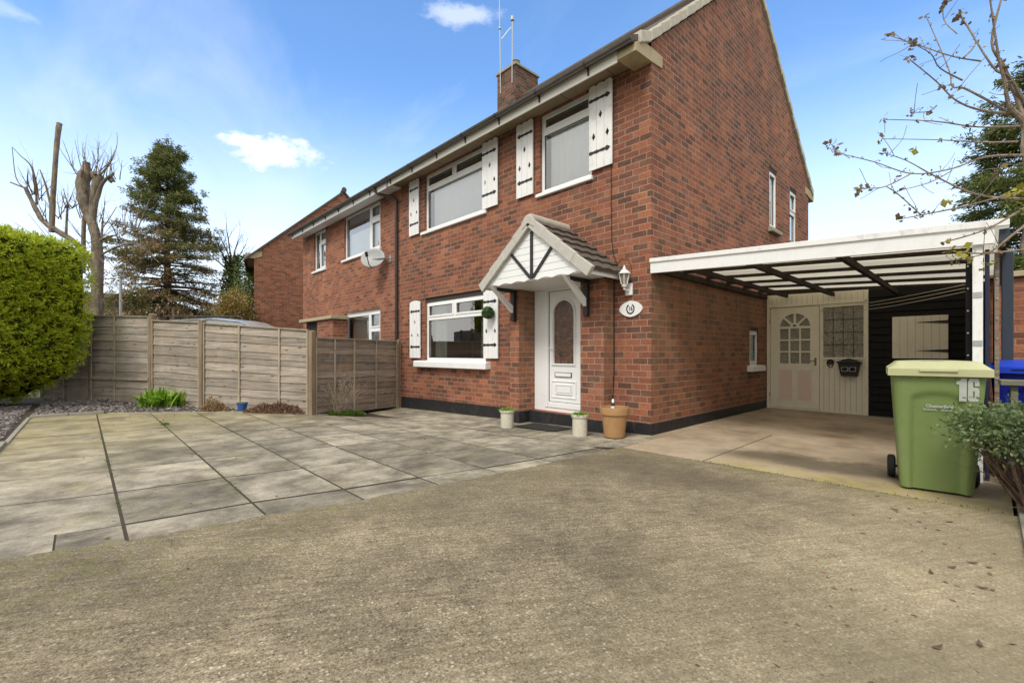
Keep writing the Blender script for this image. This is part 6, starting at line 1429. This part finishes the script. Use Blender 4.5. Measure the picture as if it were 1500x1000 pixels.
POL= [((0.3, 0.26, 0.24, 0.22, 0.2), [(-0.045, -0.077), (-0.023, 2.182), (0.0, 3.763), (-0.023, 4.78), (-0.181, 5.525)]), ((0.2, 0.24, 0.27, 0.27, 0.17, 0.15), [(-0.136, 5.344), (-0.407, 6.022), (-0.497, 6.7), (-0.429, 7.039), (-0.407, 7.265), (-0.407, 7.445)]), ((0.16, 0.17, 0.2, 0.13), [(-0.136, 5.457), (-0.113, 6.248), (-0.023, 6.813), (0.068, 7.039)]), ((0.11, 0.1, 0.08, 0.06), [(-0.113, 5.751), (0.023, 6.203), (0.226, 6.745), (0.565, 7.061)]), ((0.05, 0.04, 0.02, 0.012, 0.008), [(0.068, 6.971), (0.361, 7.31), (0.542, 7.649), (0.678, 8.01), (0.7, 8.394)]), ((0.15, 0.14, 0.13, 0.13), [(-0.023, 3.763), (-0.384, 4.396), (-0.836, 4.847), (-1.401, 5.209)]), ((0.13, 0.11, 0.1, 0.08, 0.09), [(-1.401, 5.209), (-1.807, 5.503), (-2.033, 5.887), (-2.214, 6.248), (-2.349, 6.587)]), ((0.05, 0.045, 0.03, 0.02, 0.012), [(-1.988, 6.022), (-2.011, 6.7), (-2.169, 7.31), (-2.53, 7.649), (-2.801, 7.92)]), ((0.035, 0.02, 0.012), [(-2.304, 6.519), (-2.643, 6.881), (-2.824, 7.942)]), ((0.04, 0.03), [(-2.349, 6.564), (-2.801, 6.745)]), ((0.12, 0.11, 0.1, 0.1, 0.11, 0.11), [(-1.491, 5.118), (-1.468, 6.022), (-1.423, 6.926), (-1.378, 7.829), (-1.333, 8.507), (-1.31, 8.756)]), ((0.05, 0.04, 0.02), [(-1.536, 6.022), (-1.649, 6.655), (-1.807, 7.152)]), ((0.05, 0.04), [(0.158, 5.006), (0.136, 5.525)]), ((0.1, 0.09, 0.08), [(-0.452, 3.763), (-0.474, 5.118), (-0.474, 5.661)]), ((0.06, 0.05, 0.04, 0.03), [(-1.017, 5.006), (-1.017, 5.525), (-0.971, 6.022), (-0.813, 5.909)]), ((0.05, 0.04, 0.03, 0.02, 0.015), [(0.09, 4.847), (0.52, 5.006), (0.858, 4.893), (1.423, 4.712), (1.875, 4.396)]), ((0.05, 0.045, 0.03, 0.02), [(0.09, 4.328), (0.633, 4.622), (1.31, 4.712), (2.101, 4.102)]), ((0.03, 0.02, 0.012), [(0.181, 5.231), (0.407, 5.615), (0.587, 5.977)]), ((0.035, 0.03, 0.02, 0.01), [(0.813, 5.006), (1.084, 5.118), (1.649, 5.231), (2.44, 5.57)]), ((0.035, 0.028), [(0.858, 5.006), (0.994, 5.457)]), ((0.03, 0.02), [(1.22, 5.006), (1.536, 6.361)]), ((0.03, 0.02), [(1.31, 5.118), (1.694, 6.248)])]
pt_ = thing('pollarded_tree', 'pollarded bare tree with lopped trunks and upright shoots above the hedge', 'tree', (-17.15, -5.29, 0.0), YAW)
rr_ = random.Random(21); mb = MB(); tw = MB()
def limb(mb, radii, path, rr, depthamp, n=10):
    ph = rr.uniform(0, 10); P_ = []; R_ = []
    for i, (a, b) in enumerate(path):
        f = i/(len(path)-1); P_.append(Vector((a, depthamp*sin(ph+f*1.5)*f, b))); R_.append(radii[i])
    # subdivide smoothly
    out = []; ro = []
    for i in range(len(P_)-1):
        p0, p1, p2, p3 = P_[max(i-1, 0)], P_[i], P_[i+1], P_[min(i+2, len(P_)-1)]
        for k in range(4):
            t = k/4; t2, t3 = t*t, t*t*t
            out.append(0.5*((2*p1)+(p2-p0)*t+(2*p0-5*p1+4*p2-p3)*t2+(3*p1-p0-3*p2+p3)*t3)); ro.append((R_[i]+(R_[i+1]-R_[i])*t)*(1+0.16*mnoise.noise((i*3.3+t*5, ph, 0))))
    out.append(P_[-1]); ro.append(R_[-1]); mb.tube(out, ro, n); return out
for (rad, path) in POL: limb(mb, [q*0.68 for q in rad], path, rr_, 0.08, 10)
heads = [((-0.40, 0, 6.9), 6, 1.2), ((-0.05, 0, 6.95), 7, 1.1), ((0.45, 0.1, 6.95), 5, 0.9), ((-0.45, 0, 6.7), 3, 1.3), ((-2.3, 0.1, 6.4), 5, 0.9), ((-2.0, 0.1, 6.2), 4, 1.2), ((-1.45, 0.1, 5.6), 4, 1.2), ((-0.95, 0, 5.9), 6, 0.7), ((-0.47, 0.1, 5.6), 5, 0.9), ((0.15, 0, 5.4), 4, 1.0), ((1.0, 0.1, 5.2), 4, 0.9), ((1.4, 0.1, 4.7), 3, 0.8), ((-1.8, 0, 5.5), 4, 0.9)]
for (c, n_, L_) in heads:
    for k in range(n_): grow(tw, Vector(c)+Vector((rr_.gauss(0, 0.08), rr_.gauss(0, 0.08), 0)), (rr_.gauss(0, 0.45), rr_.gauss(0, 0.4), 1), L_*rr_.uniform(0.6, 1.15), 0.017, 1, rr_, 0.35)
for k in range(34): grow(tw, (rr_.uniform(-2.2, 2.2), rr_.uniform(-0.3, 0.4), rr_.uniform(3.3, 4.9)), (rr_.gauss(0, 0.9), rr_.gauss(0, 0.4), 0.6), rr_.uniform(0.8, 1.5), 0.014, 1, rr_, 0.15)
for (c, n_, L_) in heads[:4]:
    for k in range(3):
        a_ = Vector(c)+Vector((rr_.gauss(0, 0.06), rr_.gauss(0, 0.05), rr_.uniform(-0.15, 0.05))); mb.tube([a_, a_+Vector((rr_.gauss(0, 0.09), rr_.gauss(0, 0.05), rr_.uniform(0.06, 0.2)))], [rr_.uniform(0.05, 0.085), rr_.uniform(0.03, 0.05)], 7)
mb.build('trunk', 'bark', pt_, smooth=True); tw.build('twigs', 'twig_dark', pt_, weld=False)

# ---- conifers
def conifer(name, label, loc, H, prof, nbr, mat, leaf, seed, tr=0.2, base=1.2, bark_='bark_dark', dens=1.0, group=None, low=0.0):
    t = thing(name, label, 'tree', loc, YAW, group); rr = random.Random(seed); R = np.random.default_rng(seed); mb = MB(); Lf = Leaves(seed)
    mb.tube([(0, 0, -0.2), (0.03, 0, H*0.3), (-0.05, 0.05, H*0.65), (0, 0, H*0.97)], [tr, tr*0.75, tr*0.4, 0.02], 9)
    def pr(z):
        for i in range(len(prof)-1):
            if prof[i][0] <= z <= prof[i+1][0]: q = (z-prof[i][0])/(prof[i+1][0]-prof[i][0]); return prof[i][1]+(prof[i+1][1]-prof[i][1])*q
        return prof[-1][1]
    for k in range(nbr):
        z = base+(H-base)*(1-(1-(k+0.5)/nbr)**1.0); z = base+(H-0.15-base)*rr.random()**0.85 if k > nbr*0.3 else z
        a = rr.uniform(0, 2*pi); Lb = pr(z)*rr.uniform(0.6, 1.12)*(1+0.25*mnoise.noise((a*1.1, z*0.7, seed)))
        zup = 0.35 if z > H*0.7 else (0.10 if z > H*0.4 else -0.05)
        pts = []; n = 7; zj = rr.uniform(-0.35, 0.5)
        for i in range(n+1):
            f = i/n; pts.append(Vector((cos(a)*Lb*f, sin(a)*Lb*f, z+zj*f+Lb*(zup*f-0.30*f*f+0.16*f**4)+0.05*mnoise.noise((f*3, k, 0)))))
        mb.tube(pts, [max(0.035*(1-f_/n)*(Lb/2), 0.006) for f_ in range(n+1)], 5, caps=False)
        lowf = 1.0 if z > low else 0.5
        # secondary sprays each side, hanging a little
        ns_ = int(Lb*8*dens*lowf)+4
        for j in range(ns_):
            f = (0.18+0.82*rr.random()**0.8); i = min(int(f*n), n-1); p = pts[i].lerp(pts[i+1], f*n-i); sgn = rr.choice((-1, 1)); dirv = Vector((cos(a+sgn*rr.uniform(0.3, 1.2)), sin(a+sgn*rr.uniform(0.3, 1.2)), rr.uniform(-0.35, 0.15)))
            Ls = (0.26+0.34*(1-f))*rr.uniform(0.7, 1.3)*(Lb/2)**0.4; m = int(24*lowf)+5; s = R.random(m); pp = np.array(p)+np.array(dirv)[None, :]*(s*Ls)[:, None]+R.normal(size=(m, 3))*np.array([0.05, 0.05, 0.075])
            Lf.spray(pp, leaf, 0.26, np.tile(np.array(dirv), (m, 1)), 0.75, 0.25)
    mb.build('trunk', bark_, t, smooth=True); Lf.build('crown', mat, t); return t
conifer('conifer_tree', 'tall spruce with green top and thin brown lower branches', (-24.3, -2.64, -0.2), 11.2, [(1.0, 2.3), (3, 2.9), (4.5, 2.9), (6, 2.45), (7.2, 2.1), (8.2, 1.45), (9.3, 1.25), (10.2, 1.0), (10.8, 0.6), (11.2, 0.15)], 430, 'lf_conifer', 0.125, 31, 0.24, 1.6, dens=0.8, low=5.6)
conifer('yew_tree', 'dark evergreen rising behind the carport roof at the right edge', (4.35, 14.3, -0.2), 9.6, [(0.5, 2.9), (3, 3.0), (5, 2.7), (6.5, 2.2), (7.8, 1.6), (8.8, 0.9), (9.6, 0.1)], 330, 'lf_fir', 0.13, 37, 0.25, 0.8, dens=1.1)

# ---- broadleaf masses beyond the fence
def shrub(name, label, cat, loc, R_, n, size, mat, seed, stem=0.05, asp=0.5, droop=0.1, stems=10, matst='twig_dark', z0=0.3, flat=1.0, clumps=60, rz=YAW, spread=0.16):
    t = thing(name, label, cat, loc, rz); rr = random.Random(seed); R = np.random.default_rng(seed); L = Leaves(seed); mb = MB()
    cs = []
    for k in range(clumps):
        d = R.normal(size=3); d /= np.linalg.norm(d); q = R.random()**0.4
        c = np.array([d[0]*R_[0]*q, d[1]*R_[1]*q, z0+R_[2]+d[2]*R_[2]*q*flat]); cs.append(c)
        m = n//clumps; s = spread*(R_[0]+R_[2])/2*1.6*R.uniform(0.6, 1.3); pp = c+R.normal(size=(m, 3))*s*np.array([1, 1, 0.7]); dd = pp-c+np.array([0, 0, 0.2*s])
        L.spray(pp, size, asp, dd/(np.linalg.norm(dd, axis=1)[:, None]+1e-9), 0.8, droop)
    for k in range(stems):
        c = cs[rr.randrange(len(cs))]; b = Vector((rr.gauss(0, 0.05)*R_[0], rr.gauss(0, 0.05)*R_[1], -0.03)); e = Vector(c); mid = b.lerp(e, 0.5)+Vector((rr.gauss(0, 0.08), rr.gauss(0, 0.08), 0.05))*R_[0]
        mb.tube([b, mid, e], [stem, stem*0.7, stem*0.25], 6, caps=False)
    mb.build('stem', matst, t, smooth=True); L.build('foliage', mat, t); return t
shrub('golden_shrub', 'golden yellow leaved shrub against the far house by the fence', 'shrub', (-17.35, -1.30, -0.2), (0.50, 0.4, 0.85), 6500, 0.075, 'lf_gold', 41, z0=2.15)
shrub('evergreen_shrub', 'dark green shrub beneath the golden one at the far house', 'shrub', (-18.0, -0.95, -0.2), (0.75, 0.4, 1.15), 5200, 0.08, 'lf_ivy', 42, z0=0.9)
shrub('evergreen_tree', 'bright green tree between the ivy trunk and the far house', 'tree', (-20.3, -0.02, -0.2), (0.62, 0.5, 1.5), 7500, 0.09, 'lf_green', 43, stem=0.12, z0=2.7)
shrub('brown_hedge', 'brownish twiggy hedge over the fence beside the pollarded tree', 'hedge', (-19.6, -5.3, -0.2), (1.7, 0.5, 1.25), 5200, 0.06, 'lf_dry2', 44, z0=0.7, stems=60, stem=0.02, asp=0.35)
iv = thing('ivy_tree', 'ivy-clad leaning trunk with bare upright branches right of the conifer', 'tree', (-24.47, 0.07, -0.2), YAW)
rr_ = random.Random(51); mb = MB(); mb.tube([(-0.35, 0, 0), (-0.2, 0, 2.5), (-0.05, 0, 4.4), (0.1, 0, 6.2)], [0.3, 0.25, 0.2, 0.12], 9)
for k in range(9): grow(mb, (rr_.uniform(-0.1, 0.15), 0, rr_.uniform(4.8, 6.2)), (rr_.gauss(0, 0.5), rr_.gauss(0, 0.4), 1), rr_.uniform(1.3, 2.4), 0.045, 2, rr_, 0.3)
mb.build('trunk', 'bark_moss', iv, smooth=True)
L = Leaves(52); R = np.random.default_rng(52); pp = []
for i in range(4200): z = 1.5+5.0*R.random(); a = R.random()*2*pi; r_ = 0.24+0.22*R.random()+0.08*sin(z*3); pp.append((-0.25+0.055*z+r_*cos(a), r_*sin(a), z))
L.spray(pp, 0.11, 0.7, None); L.build('ivy', 'lf_ivy', iv)
# thin bare twigs with pale blossom over the fence
bs_ = thing('blossom_shrub', 'leafless shrub flecked with pale buds just over the fence top', 'shrub', (-14.0, -4.3, -0.2), YAW)
rr_ = random.Random(61); mb = MB(); ends = []
for k in range(16): grow(mb, (rr_.uniform(-0.7, 0.9), rr_.uniform(-0.2, 0.2), 0.2), (rr_.gauss(0, 0.35), rr_.gauss(0, 0.2), 1), rr_.uniform(1.9, 2.5), 0.014, 2, rr_, 0.15, ends)
mb.build('stem', 'twig', bs_, weld=False); L = Leaves(62); L.spray([tuple(e[0]) for e in ends]*3, 0.05, 0.9, None); L.build('buds', 'lf_dry2', bs_)['kind'] = 'stuff'

# ---- overhanging branches at the top right
BRL= [((0.02, 0.016, 0.012, 0.01, 0.007, 0.004), [(0.004, 2.303), (-0.012, 2.44), (-0.117, 2.518), (-0.176, 2.635), (-0.247, 2.772), (-0.333, 3.144)]), ((0.014, 0.011, 0.008, 0.006), [(-0.004, 2.479), (-0.07, 2.772), (-0.137, 2.929), (-0.11, 3.184)]), ((0.012, 0.01, 0.007, 0.004), [(0.0, 2.557), (-0.098, 2.694), (-0.168, 2.772), (-0.298, 3.125)]), ((0.01, 0.008, 0.006, 0.005, 0.004, 0.003), [(-0.078, 2.479), (-0.157, 2.549), (-0.313, 2.655), (-0.352, 2.682), (-0.345, 2.812), (-0.45, 3.137)]), ((0.009, 0.007, 0.005, 0.004, 0.003), [(-0.039, 2.487), (-0.274, 2.498), (-0.45, 2.537), (-0.587, 2.624), (-0.744, 2.733)]), ((0.006, 0.004, 0.003, 0.002), [(-0.247, 2.792), (-0.372, 2.839), (-0.509, 2.929), (-0.685, 3.019)]), ((0.006, 0.004, 0.003, 0.002), [(-0.352, 2.682), (-0.509, 2.733), (-0.607, 2.784), (-0.744, 2.815)]), ((0.008, 0.005, 0.004, 0.002), [(-0.02, 2.42), (-0.235, 2.428), (-0.45, 2.487), (-0.705, 2.518)]), ((0.007, 0.005, 0.003, 0.002), [(-0.039, 2.33), (-0.255, 2.322), (-0.47, 2.35), (-0.744, 2.385)]), ((0.01, 0.007, 0.005, 0.004, 0.003, 0.002), [(0.023, 2.252), (-0.196, 2.252), (-0.392, 2.185), (-0.627, 2.154), (-0.861, 2.212), (-1.104, 2.248)]), ((0.01, 0.007, 0.005, 0.003, 0.002), [(0.0, 2.001), (-0.235, 2.036), (-0.45, 2.146), (-0.627, 2.244), (-0.771, 2.275)]), ((0.005, 0.004, 0.003, 0.002), [(-0.634, 2.154), (-0.783, 2.079), (-0.92, 2.06), (-0.998, 2.036)]), ((0.003, 0.004, 0.004), [(-0.791, 2.075), (-0.666, 2.048), (-0.509, 1.938)]), ((0.008, 0.006, 0.005, 0.003), [(0.02, 2.056), (-0.235, 1.989), (-0.392, 1.958), (-0.627, 1.919)]), ((0.01, 0.008, 0.005, 0.003), [(0.031, 1.872), (-0.117, 1.774), (-0.235, 1.688), (-0.392, 1.656)]), ((0.003, 0.002, 0.002), [(-0.998, 2.236), (-1.034, 2.314), (-1.065, 2.361)]), ((0.009, 0.006, 0.004), [(0.031, 1.97), (-0.157, 1.844), (-0.352, 1.782)]), ((0.008, 0.006, 0.004), [(0.023, 1.715), (-0.176, 1.703), (-0.372, 1.715)]), ((0.007, 0.005), [(-0.196, 2.107), (-0.251, 2.134)]), ((0.004, 0.003, 0.002), [(-0.384, 2.949), (-0.411, 3.066), (-0.431, 3.176)]), ((0.006, 0.004, 0.003), [(-0.345, 2.812), (-0.215, 2.949), (-0.274, 3.125)]), ((0.005, 0.003, 0.002), [(-0.501, 2.537), (-0.587, 2.479), (-0.666, 2.487)]), ((0.004, 0.003, 0.002), [(-0.411, 2.165), (-0.489, 2.118), (-0.627, 2.087)])]
bt_ = thing('garden_tree', 'small bare tree at the right edge with withered leaves on twigs', 'tree', (3.32, -1.73, 0.0), YAW)
rr_ = random.Random(71); mb = MB(); L = Leaves(72); LY = Leaves(73)
mb.tube([(0.22, 0.05, -0.05), (0.16, 0.02, 0.9), (0.09, 0, 1.7), (0.03, 0, 2.2), (0.0, 0, 2.32)], [0.042, 0.036, 0.030, 0.024, 0.018], 10)
mb.tube([(0.10, 0, 1.5), (0.06, 0.05, 1.75), (0.03, 0, 1.9)], [0.03, 0.02, 0.012], 8); mb.tube([(0.12, 0, 1.3), (0.06, -0.05, 1.55), (0.02, 0, 1.72)], [0.028, 0.018, 0.01], 8)
def clump(p, s, L_, n=4): L_.spray(np.array([tuple(Vector(p)+Vector((rr_.gauss(0, 1), rr_.gauss(0, 1), rr_.gauss(0, 1)))*s*0.35) for _ in range(n)]), s, 0.75, None)
for idx, (rad, path) in enumerate(BRL):
    pts = limb(mb, [q*0.85 for q in rad], path, rr_, 0.12, 6)
    tot = len(pts)
    for i in range(2, tot):
        p = pts[i]; f = i/tot
        if rr_.random() < 0.75:                          # small buds and spurs along the twig
            q = Vector(p)+Vector((rr_.gauss(0, 0.012), rr_.gauss(0, 0.012), rr_.uniform(0.004, 0.018))); mb.tube([p, q], [0.0022, 0.0012], 4, caps=False); clump(q, 0.011, L, 2)
        if f > 0.35 and rr_.random() < 0.30: clump(Vector(p)+Vector((0, 0, -0.008)), rr_.uniform(0.018, 0.032), L, 4)
        if f > 0.3 and rr_.random() < 0.22: grow(mb, p, (rr_.gauss(-0.3, 0.6), rr_.gauss(0, 0.5), rr_.gauss(0.3, 0.5)), rr_.uniform(0.08, 0.2), 0.0022, 0, rr_, 0.05)
    clump(pts[-1], 0.028, L, 5)
for p in ((-0.02, 0, 2.07), (0.01, -0.02, 2.02), (-0.06, 0, 2.04), (-0.33, 0.02, 1.72), (-0.36, 0.0, 1.69), (-0.29, 0.03, 1.66), (-0.2, 0, 1.63), (-0.62, 0.02, 2.29), (-0.42, 0.02, 2.0), (0.0, 0, 1.98)): clump(p, 0.04, LY, 5)
mb.build('trunk', 'twig', bt_, weld=False, smooth=True); L.build('leaves', 'lf_bud', bt_); LY.build('yellow_leaves', 'lf_yellow', bt_)

# ---- hebe-like shrub in front of the bins
hb_ = shrub('flowering_shrub', 'grey-green small leaved shrub overhanging the green bin', 'shrub', (3.42, -0.98, 0.0), (0.52, 0.32, 0.155), 15000, 0.028, 'lf_hebe', 81, stem=0.012, z0=0.44, stems=46, asp=0.5, clumps=210, spread=0.10)
rr_ = random.Random(82); mb = MB()
for k in range(70): grow(mb, (rr_.gauss(0.10, 0.05), rr_.gauss(0, 0.05), 0.02), (rr_.gauss(0.0, 0.55), rr_.gauss(0, 0.5), 0.75), rr_.uniform(0.35, 0.6), 0.007, 1, rr_, 0.15)
mb.build('bare_stems', 'twig_dark', hb_, weld=False)
m = leaf_shell((-0.33, -0.22, 0.50), 0.03, 60, 0.012, seed=83); m.build('flower', 'petal', hb_, weld=False)
m = leaf_shell((-0.12, -0.26, 0.66), 0.012, 14, 0.014, seed=84); m.build('red_leaf', 'petal_red', hb_, weld=False)
tag_ = shrub('dark_shrub', 'low dark leafy shrub at the right edge behind the recycling box', 'shrub', (3.95, -0.55, 0.0), (0.3, 0.3, 0.22), 2400, 0.035, 'lf_ivy', 85, stem=0.01, z0=0.05, stems=20, clumps=50)

# ---- small plants along the fence
def spikes(name, label, cat, loc, n, h, w, mat, seed, r=0.05, lean=0.9, extra=None):
    t = thing(name, label, cat, loc); rr = random.Random(seed); mb = MB()
    for i in range(n):
        a = rr.uniform(0, 2*pi); le = rr.uniform(0.15, lean); hh = h*rr.uniform(0.45, 1.0); x0, y0 = rr.gauss(0, r), rr.gauss(0, r); pts = []
        tx, ty = -sin(a), cos(a); ww = w*rr.uniform(0.6, 1.2); k = 5; vs = []
        for j in range(k+1):
            f = j/k; d = hh*le*f**1.4; z = hh*(f-0.45*le*f*f); ws = ww*sin(pi*min(f*0.9+0.1, 1))
            vs += [(x0+cos(a)*d-tx*ws, y0+sin(a)*d-ty*ws, z), (x0+cos(a)*d+tx*ws, y0+sin(a)*d+ty*ws, z)]
        mb.add(vs, [(2*j, 2*j+1, 2*j+3, 2*j+2) for j in range(k)])
    mb.build('foliage', mat, t, weld=False)
    mb = MB(); 
    for i in range(6): mb.tube([(rr.gauss(0, r*0.5), rr.gauss(0, r*0.5), -0.02), (rr.gauss(0, r), rr.gauss(0, r), h*0.35)], 0.006, 5, caps=False)
    mb.build('stem', 'twig_dark', t, weld=False); return t
spikes('leafy_plant', 'bright green arching leafy plant at the foot of the first fence post', 'plant', (-8.75, -4.45, 0.0), 260, 0.52, 0.030, 'lf_plant', 91, 0.15, 1.35)
spikes('leafy_plant', 'yellowish low plant against the fence by the blue pot', 'plant', (-7.15, -3.72, 0.0), 110, 0.20, 0.006, 'lf_dry2', 92, 0.08, 1.0)
tws = thing('twiggy_shrub', 'grey leafless twiggy shrub in front of the lowest fence panel', 'shrub', (-5.62, -1.95, zg(-5.6, -1.9)))
rr_ = random.Random(95); mb = MB(); ends = []
for k in range(46): grow(mb, (rr_.gauss(0, 0.05), rr_.gauss(0, 0.05), 0), (rr_.gauss(0, 0.5), rr_.gauss(0, 0.5), 0.9), rr_.uniform(0.35, 0.72), 0.0042, 2, rr_, 0.12, ends, 0.3)
mb.build('stem', 'twig', tws, weld=False); L = Leaves(96); L.spray([tuple(e[0]) for e in ends], 0.02, 0.6, None); L.build('buds', 'lf_dry2', tws)['kind'] = 'stuff'
def mound(name, label, cat, loc, rx, ry, h, n, size, mat, seed, rz=0.0, kind=None, sp=0.15):
    t = thing(name, label, cat, loc, rz); R = np.random.default_rng(seed); L = Leaves(seed); P = []; Dd = []
    for i in range(n):
        a = R.random()*2*pi; q = math.sqrt(R.random()); x, y = rx*q*cos(a), ry*q*sin(a); z = h*(1-q*q)*R.random()**0.6*(0.7+0.5*mnoise.noise((x*6, y*6, seed))); P.append((x, y, max(z, 0))); Dd.append((cos(a)*q*0.6, sin(a)*q*0.6, 1))
    L.spray(P, size, 0.4, Dd, 0.8); L.build('foliage', mat, t)
    mb = MB(); rr = random.Random(seed)
    for i in range(24): a = rr.uniform(0, 2*pi); q = rr.uniform(0, 0.8); mb.tube([(rx*q*cos(a)*0.8, ry*q*sin(a)*0.8, -0.01), (rx*q*cos(a), ry*q*sin(a), h*0.6)], 0.003, 4, caps=False)
    mb.build('stem', 'twig_dark', t, weld=False); return t
mound('heather_plant', 'brown withered heather mound right of the blue pot', 'plant', (-6.18, -2.98, -0.01), 0.62, 0.17, 0.26, 3600, 0.04, 'lf_dry', 101, radians(46))
mound('heather_plant', 'small russet and straw heather mound left of the blue pot', 'plant', (-7.08, -3.80, 0.0), 0.24, 0.15, 0.30, 1500, 0.042, 'lf_dry2', 102, radians(46))
mound('grass_tuft', 'bright green grass growing under the twiggy shrub', 'grass', (-5.62, -1.93, zg(-5.6, -1.9)), 0.42, 0.13, 0.08, 2600, 0.045, 'lf_grass', 103, radians(64))
mound('grass_tuft', 'tiny green weed tuft in a paving joint of the patio', 'grass', (-5.72, -4.70, 0.0), 0.11, 0.05, 0.02, 170, 0.022, 'lf_grass', 104)
t = pot('plant_pot', 'small blue glazed pot standing by the fence among withered heather', 'plant pot', (-6.66, -3.42, 0.0), [(0.062, 0), (0.066, 0.01), (0.088, 0.14), (0.096, 0.145), (0.097, 0.175), (0.088, 0.176), (0.084, 0.15)], 'pot_blue', 0.084, 0.155); sprig(0.075, 200, 0.05, 0.004, 'lf_plant', t, 0.15, 106)
# moss threads in the long joints and leaves blown on the paving (too many to count)
L = Leaves(110); R = np.random.default_rng(110); P = []
for i in range(2600):
    y0 = (-5.45, -4.72, -4.08, -3.44)[R.integers(0, 4)]; x = -0.6-7.0*R.random()
    if mnoise.noise((x*2.1, y0, 4)) < 0.02: continue
    P.append((x, y0+R.normal()*0.010, zg(x, y0)-0.010+R.random()*0.012))
for i in range(240): x = 1.0+2.3*R.random(); P.append((x, -0.99+R.normal()*0.02, 0.003))
L.spray(P, 0.012, 0.6, np.tile([0, 0, 1.0], (len(P), 1)), 1.0); tag(L.build('joint_moss', 'lf_grass', None), 'specks of green moss growing along the paving joints', 'moss', kind='stuff')
L = Leaves(111); P = []
for i in range(150): P.append((R.uniform(-8, 3.2), R.uniform(-6, -0.3), 0.006))
for i in range(70): P.append((R.uniform(2.5, 3.3), R.uniform(-4, -1.0), 0.008))
for i in range(90): P.append((R.normal()*0.5-6.8, R.normal()*0.5-5.1, 0.006))
P = [(a, b, zg(a, b)+c) for a, b, c in P]; L.spray(P, 0.028, 0.55, np.tile([1.0, 0, 0.0], (len(P), 1)), 0.6); 
for V in L.V: V[:, 2] = np.clip(V[:, 2], -0.25, 0.012)
tag(L.build('leaf_litter', 'lf_dry', None), 'scattered tiny dead leaves and specks on the paving and drive', 'dead leaves', kind='stuff')
lfs = [(3.05, -2.37), (2.98, -2.52), (3.12, -2.22), (3.16, -2.55), (3.05, -3.30), (3.16, -3.16), (2.72, -1.45), (3.0, -1.5)]
labs = ['dark curled dead leaf on the drive, upper one of the right cluster', 'dark dead leaf on the drive, left one of the right cluster', 'thin dark dead leaf on the drive, highest of the right cluster', 'narrow dead leaf near the drive\'s right edge', 'dark oval dead leaf low at the drive\'s right', 'small dead leaf beside the dark oval one', 'small dead leaf on the drive below the green bin', 'curled dead leaf under the shrub edge']
for (a, b), lab in zip(lfs, labs):
    mb = MB(); n = 8; s = 0.026; th = random.uniform(0, 3); vs = []
    for i in range(n): f = i/(n-1); w = 0.35*sin(pi*f)*s; vs += [((f-0.5)*2*s, -w, 0.004+0.008*(2*f-1)**2), ((f-0.5)*2*s, w, 0.006+0.008*(2*f-1)**2)]
    mb.add(vs, [(2*i, 2*i+1, 2*i+3, 2*i+2) for i in range(n-1)]); o = mb.build('dead_leaf', 'twig_dark', weld=False); o.location = (a, b, 0.005); o.rotation_euler = (0, 0, th); tag(o, lab, 'leaf', 'dead leaves lying on the drive')
# soil border to the right of the drive
mb = MB(); mb.quad((3.36, -9, -0.02), (9, -9, -0.02), (9, 3.4, -0.02), (3.36, 3.4, -0.02)); struct(mb.build('border_soil', 'soil'))
mb = MB(); kerb(mb, (3.345, 0.4), (3.345, -9), 0.045, 0.03, 8); struct(mb.build('border_kerb', 'concrete_grey'))
# moss-stained neighbour forecourt behind the fence
mb = MB(); mb.quad((-30, -5.0, -0.20), (-8.5, -5.0, -0.20), (-6.8, -0.3, -0.20), (-30, -0.3, -0.20)); struct(mb.build('neighbour_forecourt', 'tarmac'))

st = thing('street_tree', 'bare branching tree across the drive, seen only mirrored in the front windows', 'tree', (-9.5, -13.5, -0.2))
rr_ = random.Random(131); mb = MB(); mb.tube([(0, 0, 0), (0.05, 0, 1.5), (0, 0.05, 2.6)], [0.16, 0.13, 0.11], 8)
for k in range(12): grow(mb, (0, 0.03, rr_.uniform(1.9, 2.7)), (rr_.gauss(0, 0.7), rr_.gauss(0, 0.7), 0.9), rr_.uniform(1.8, 3.0), 0.05, 3, rr_, 0.2)
mb.build('trunk', 'bark_dark', st, weld=False)
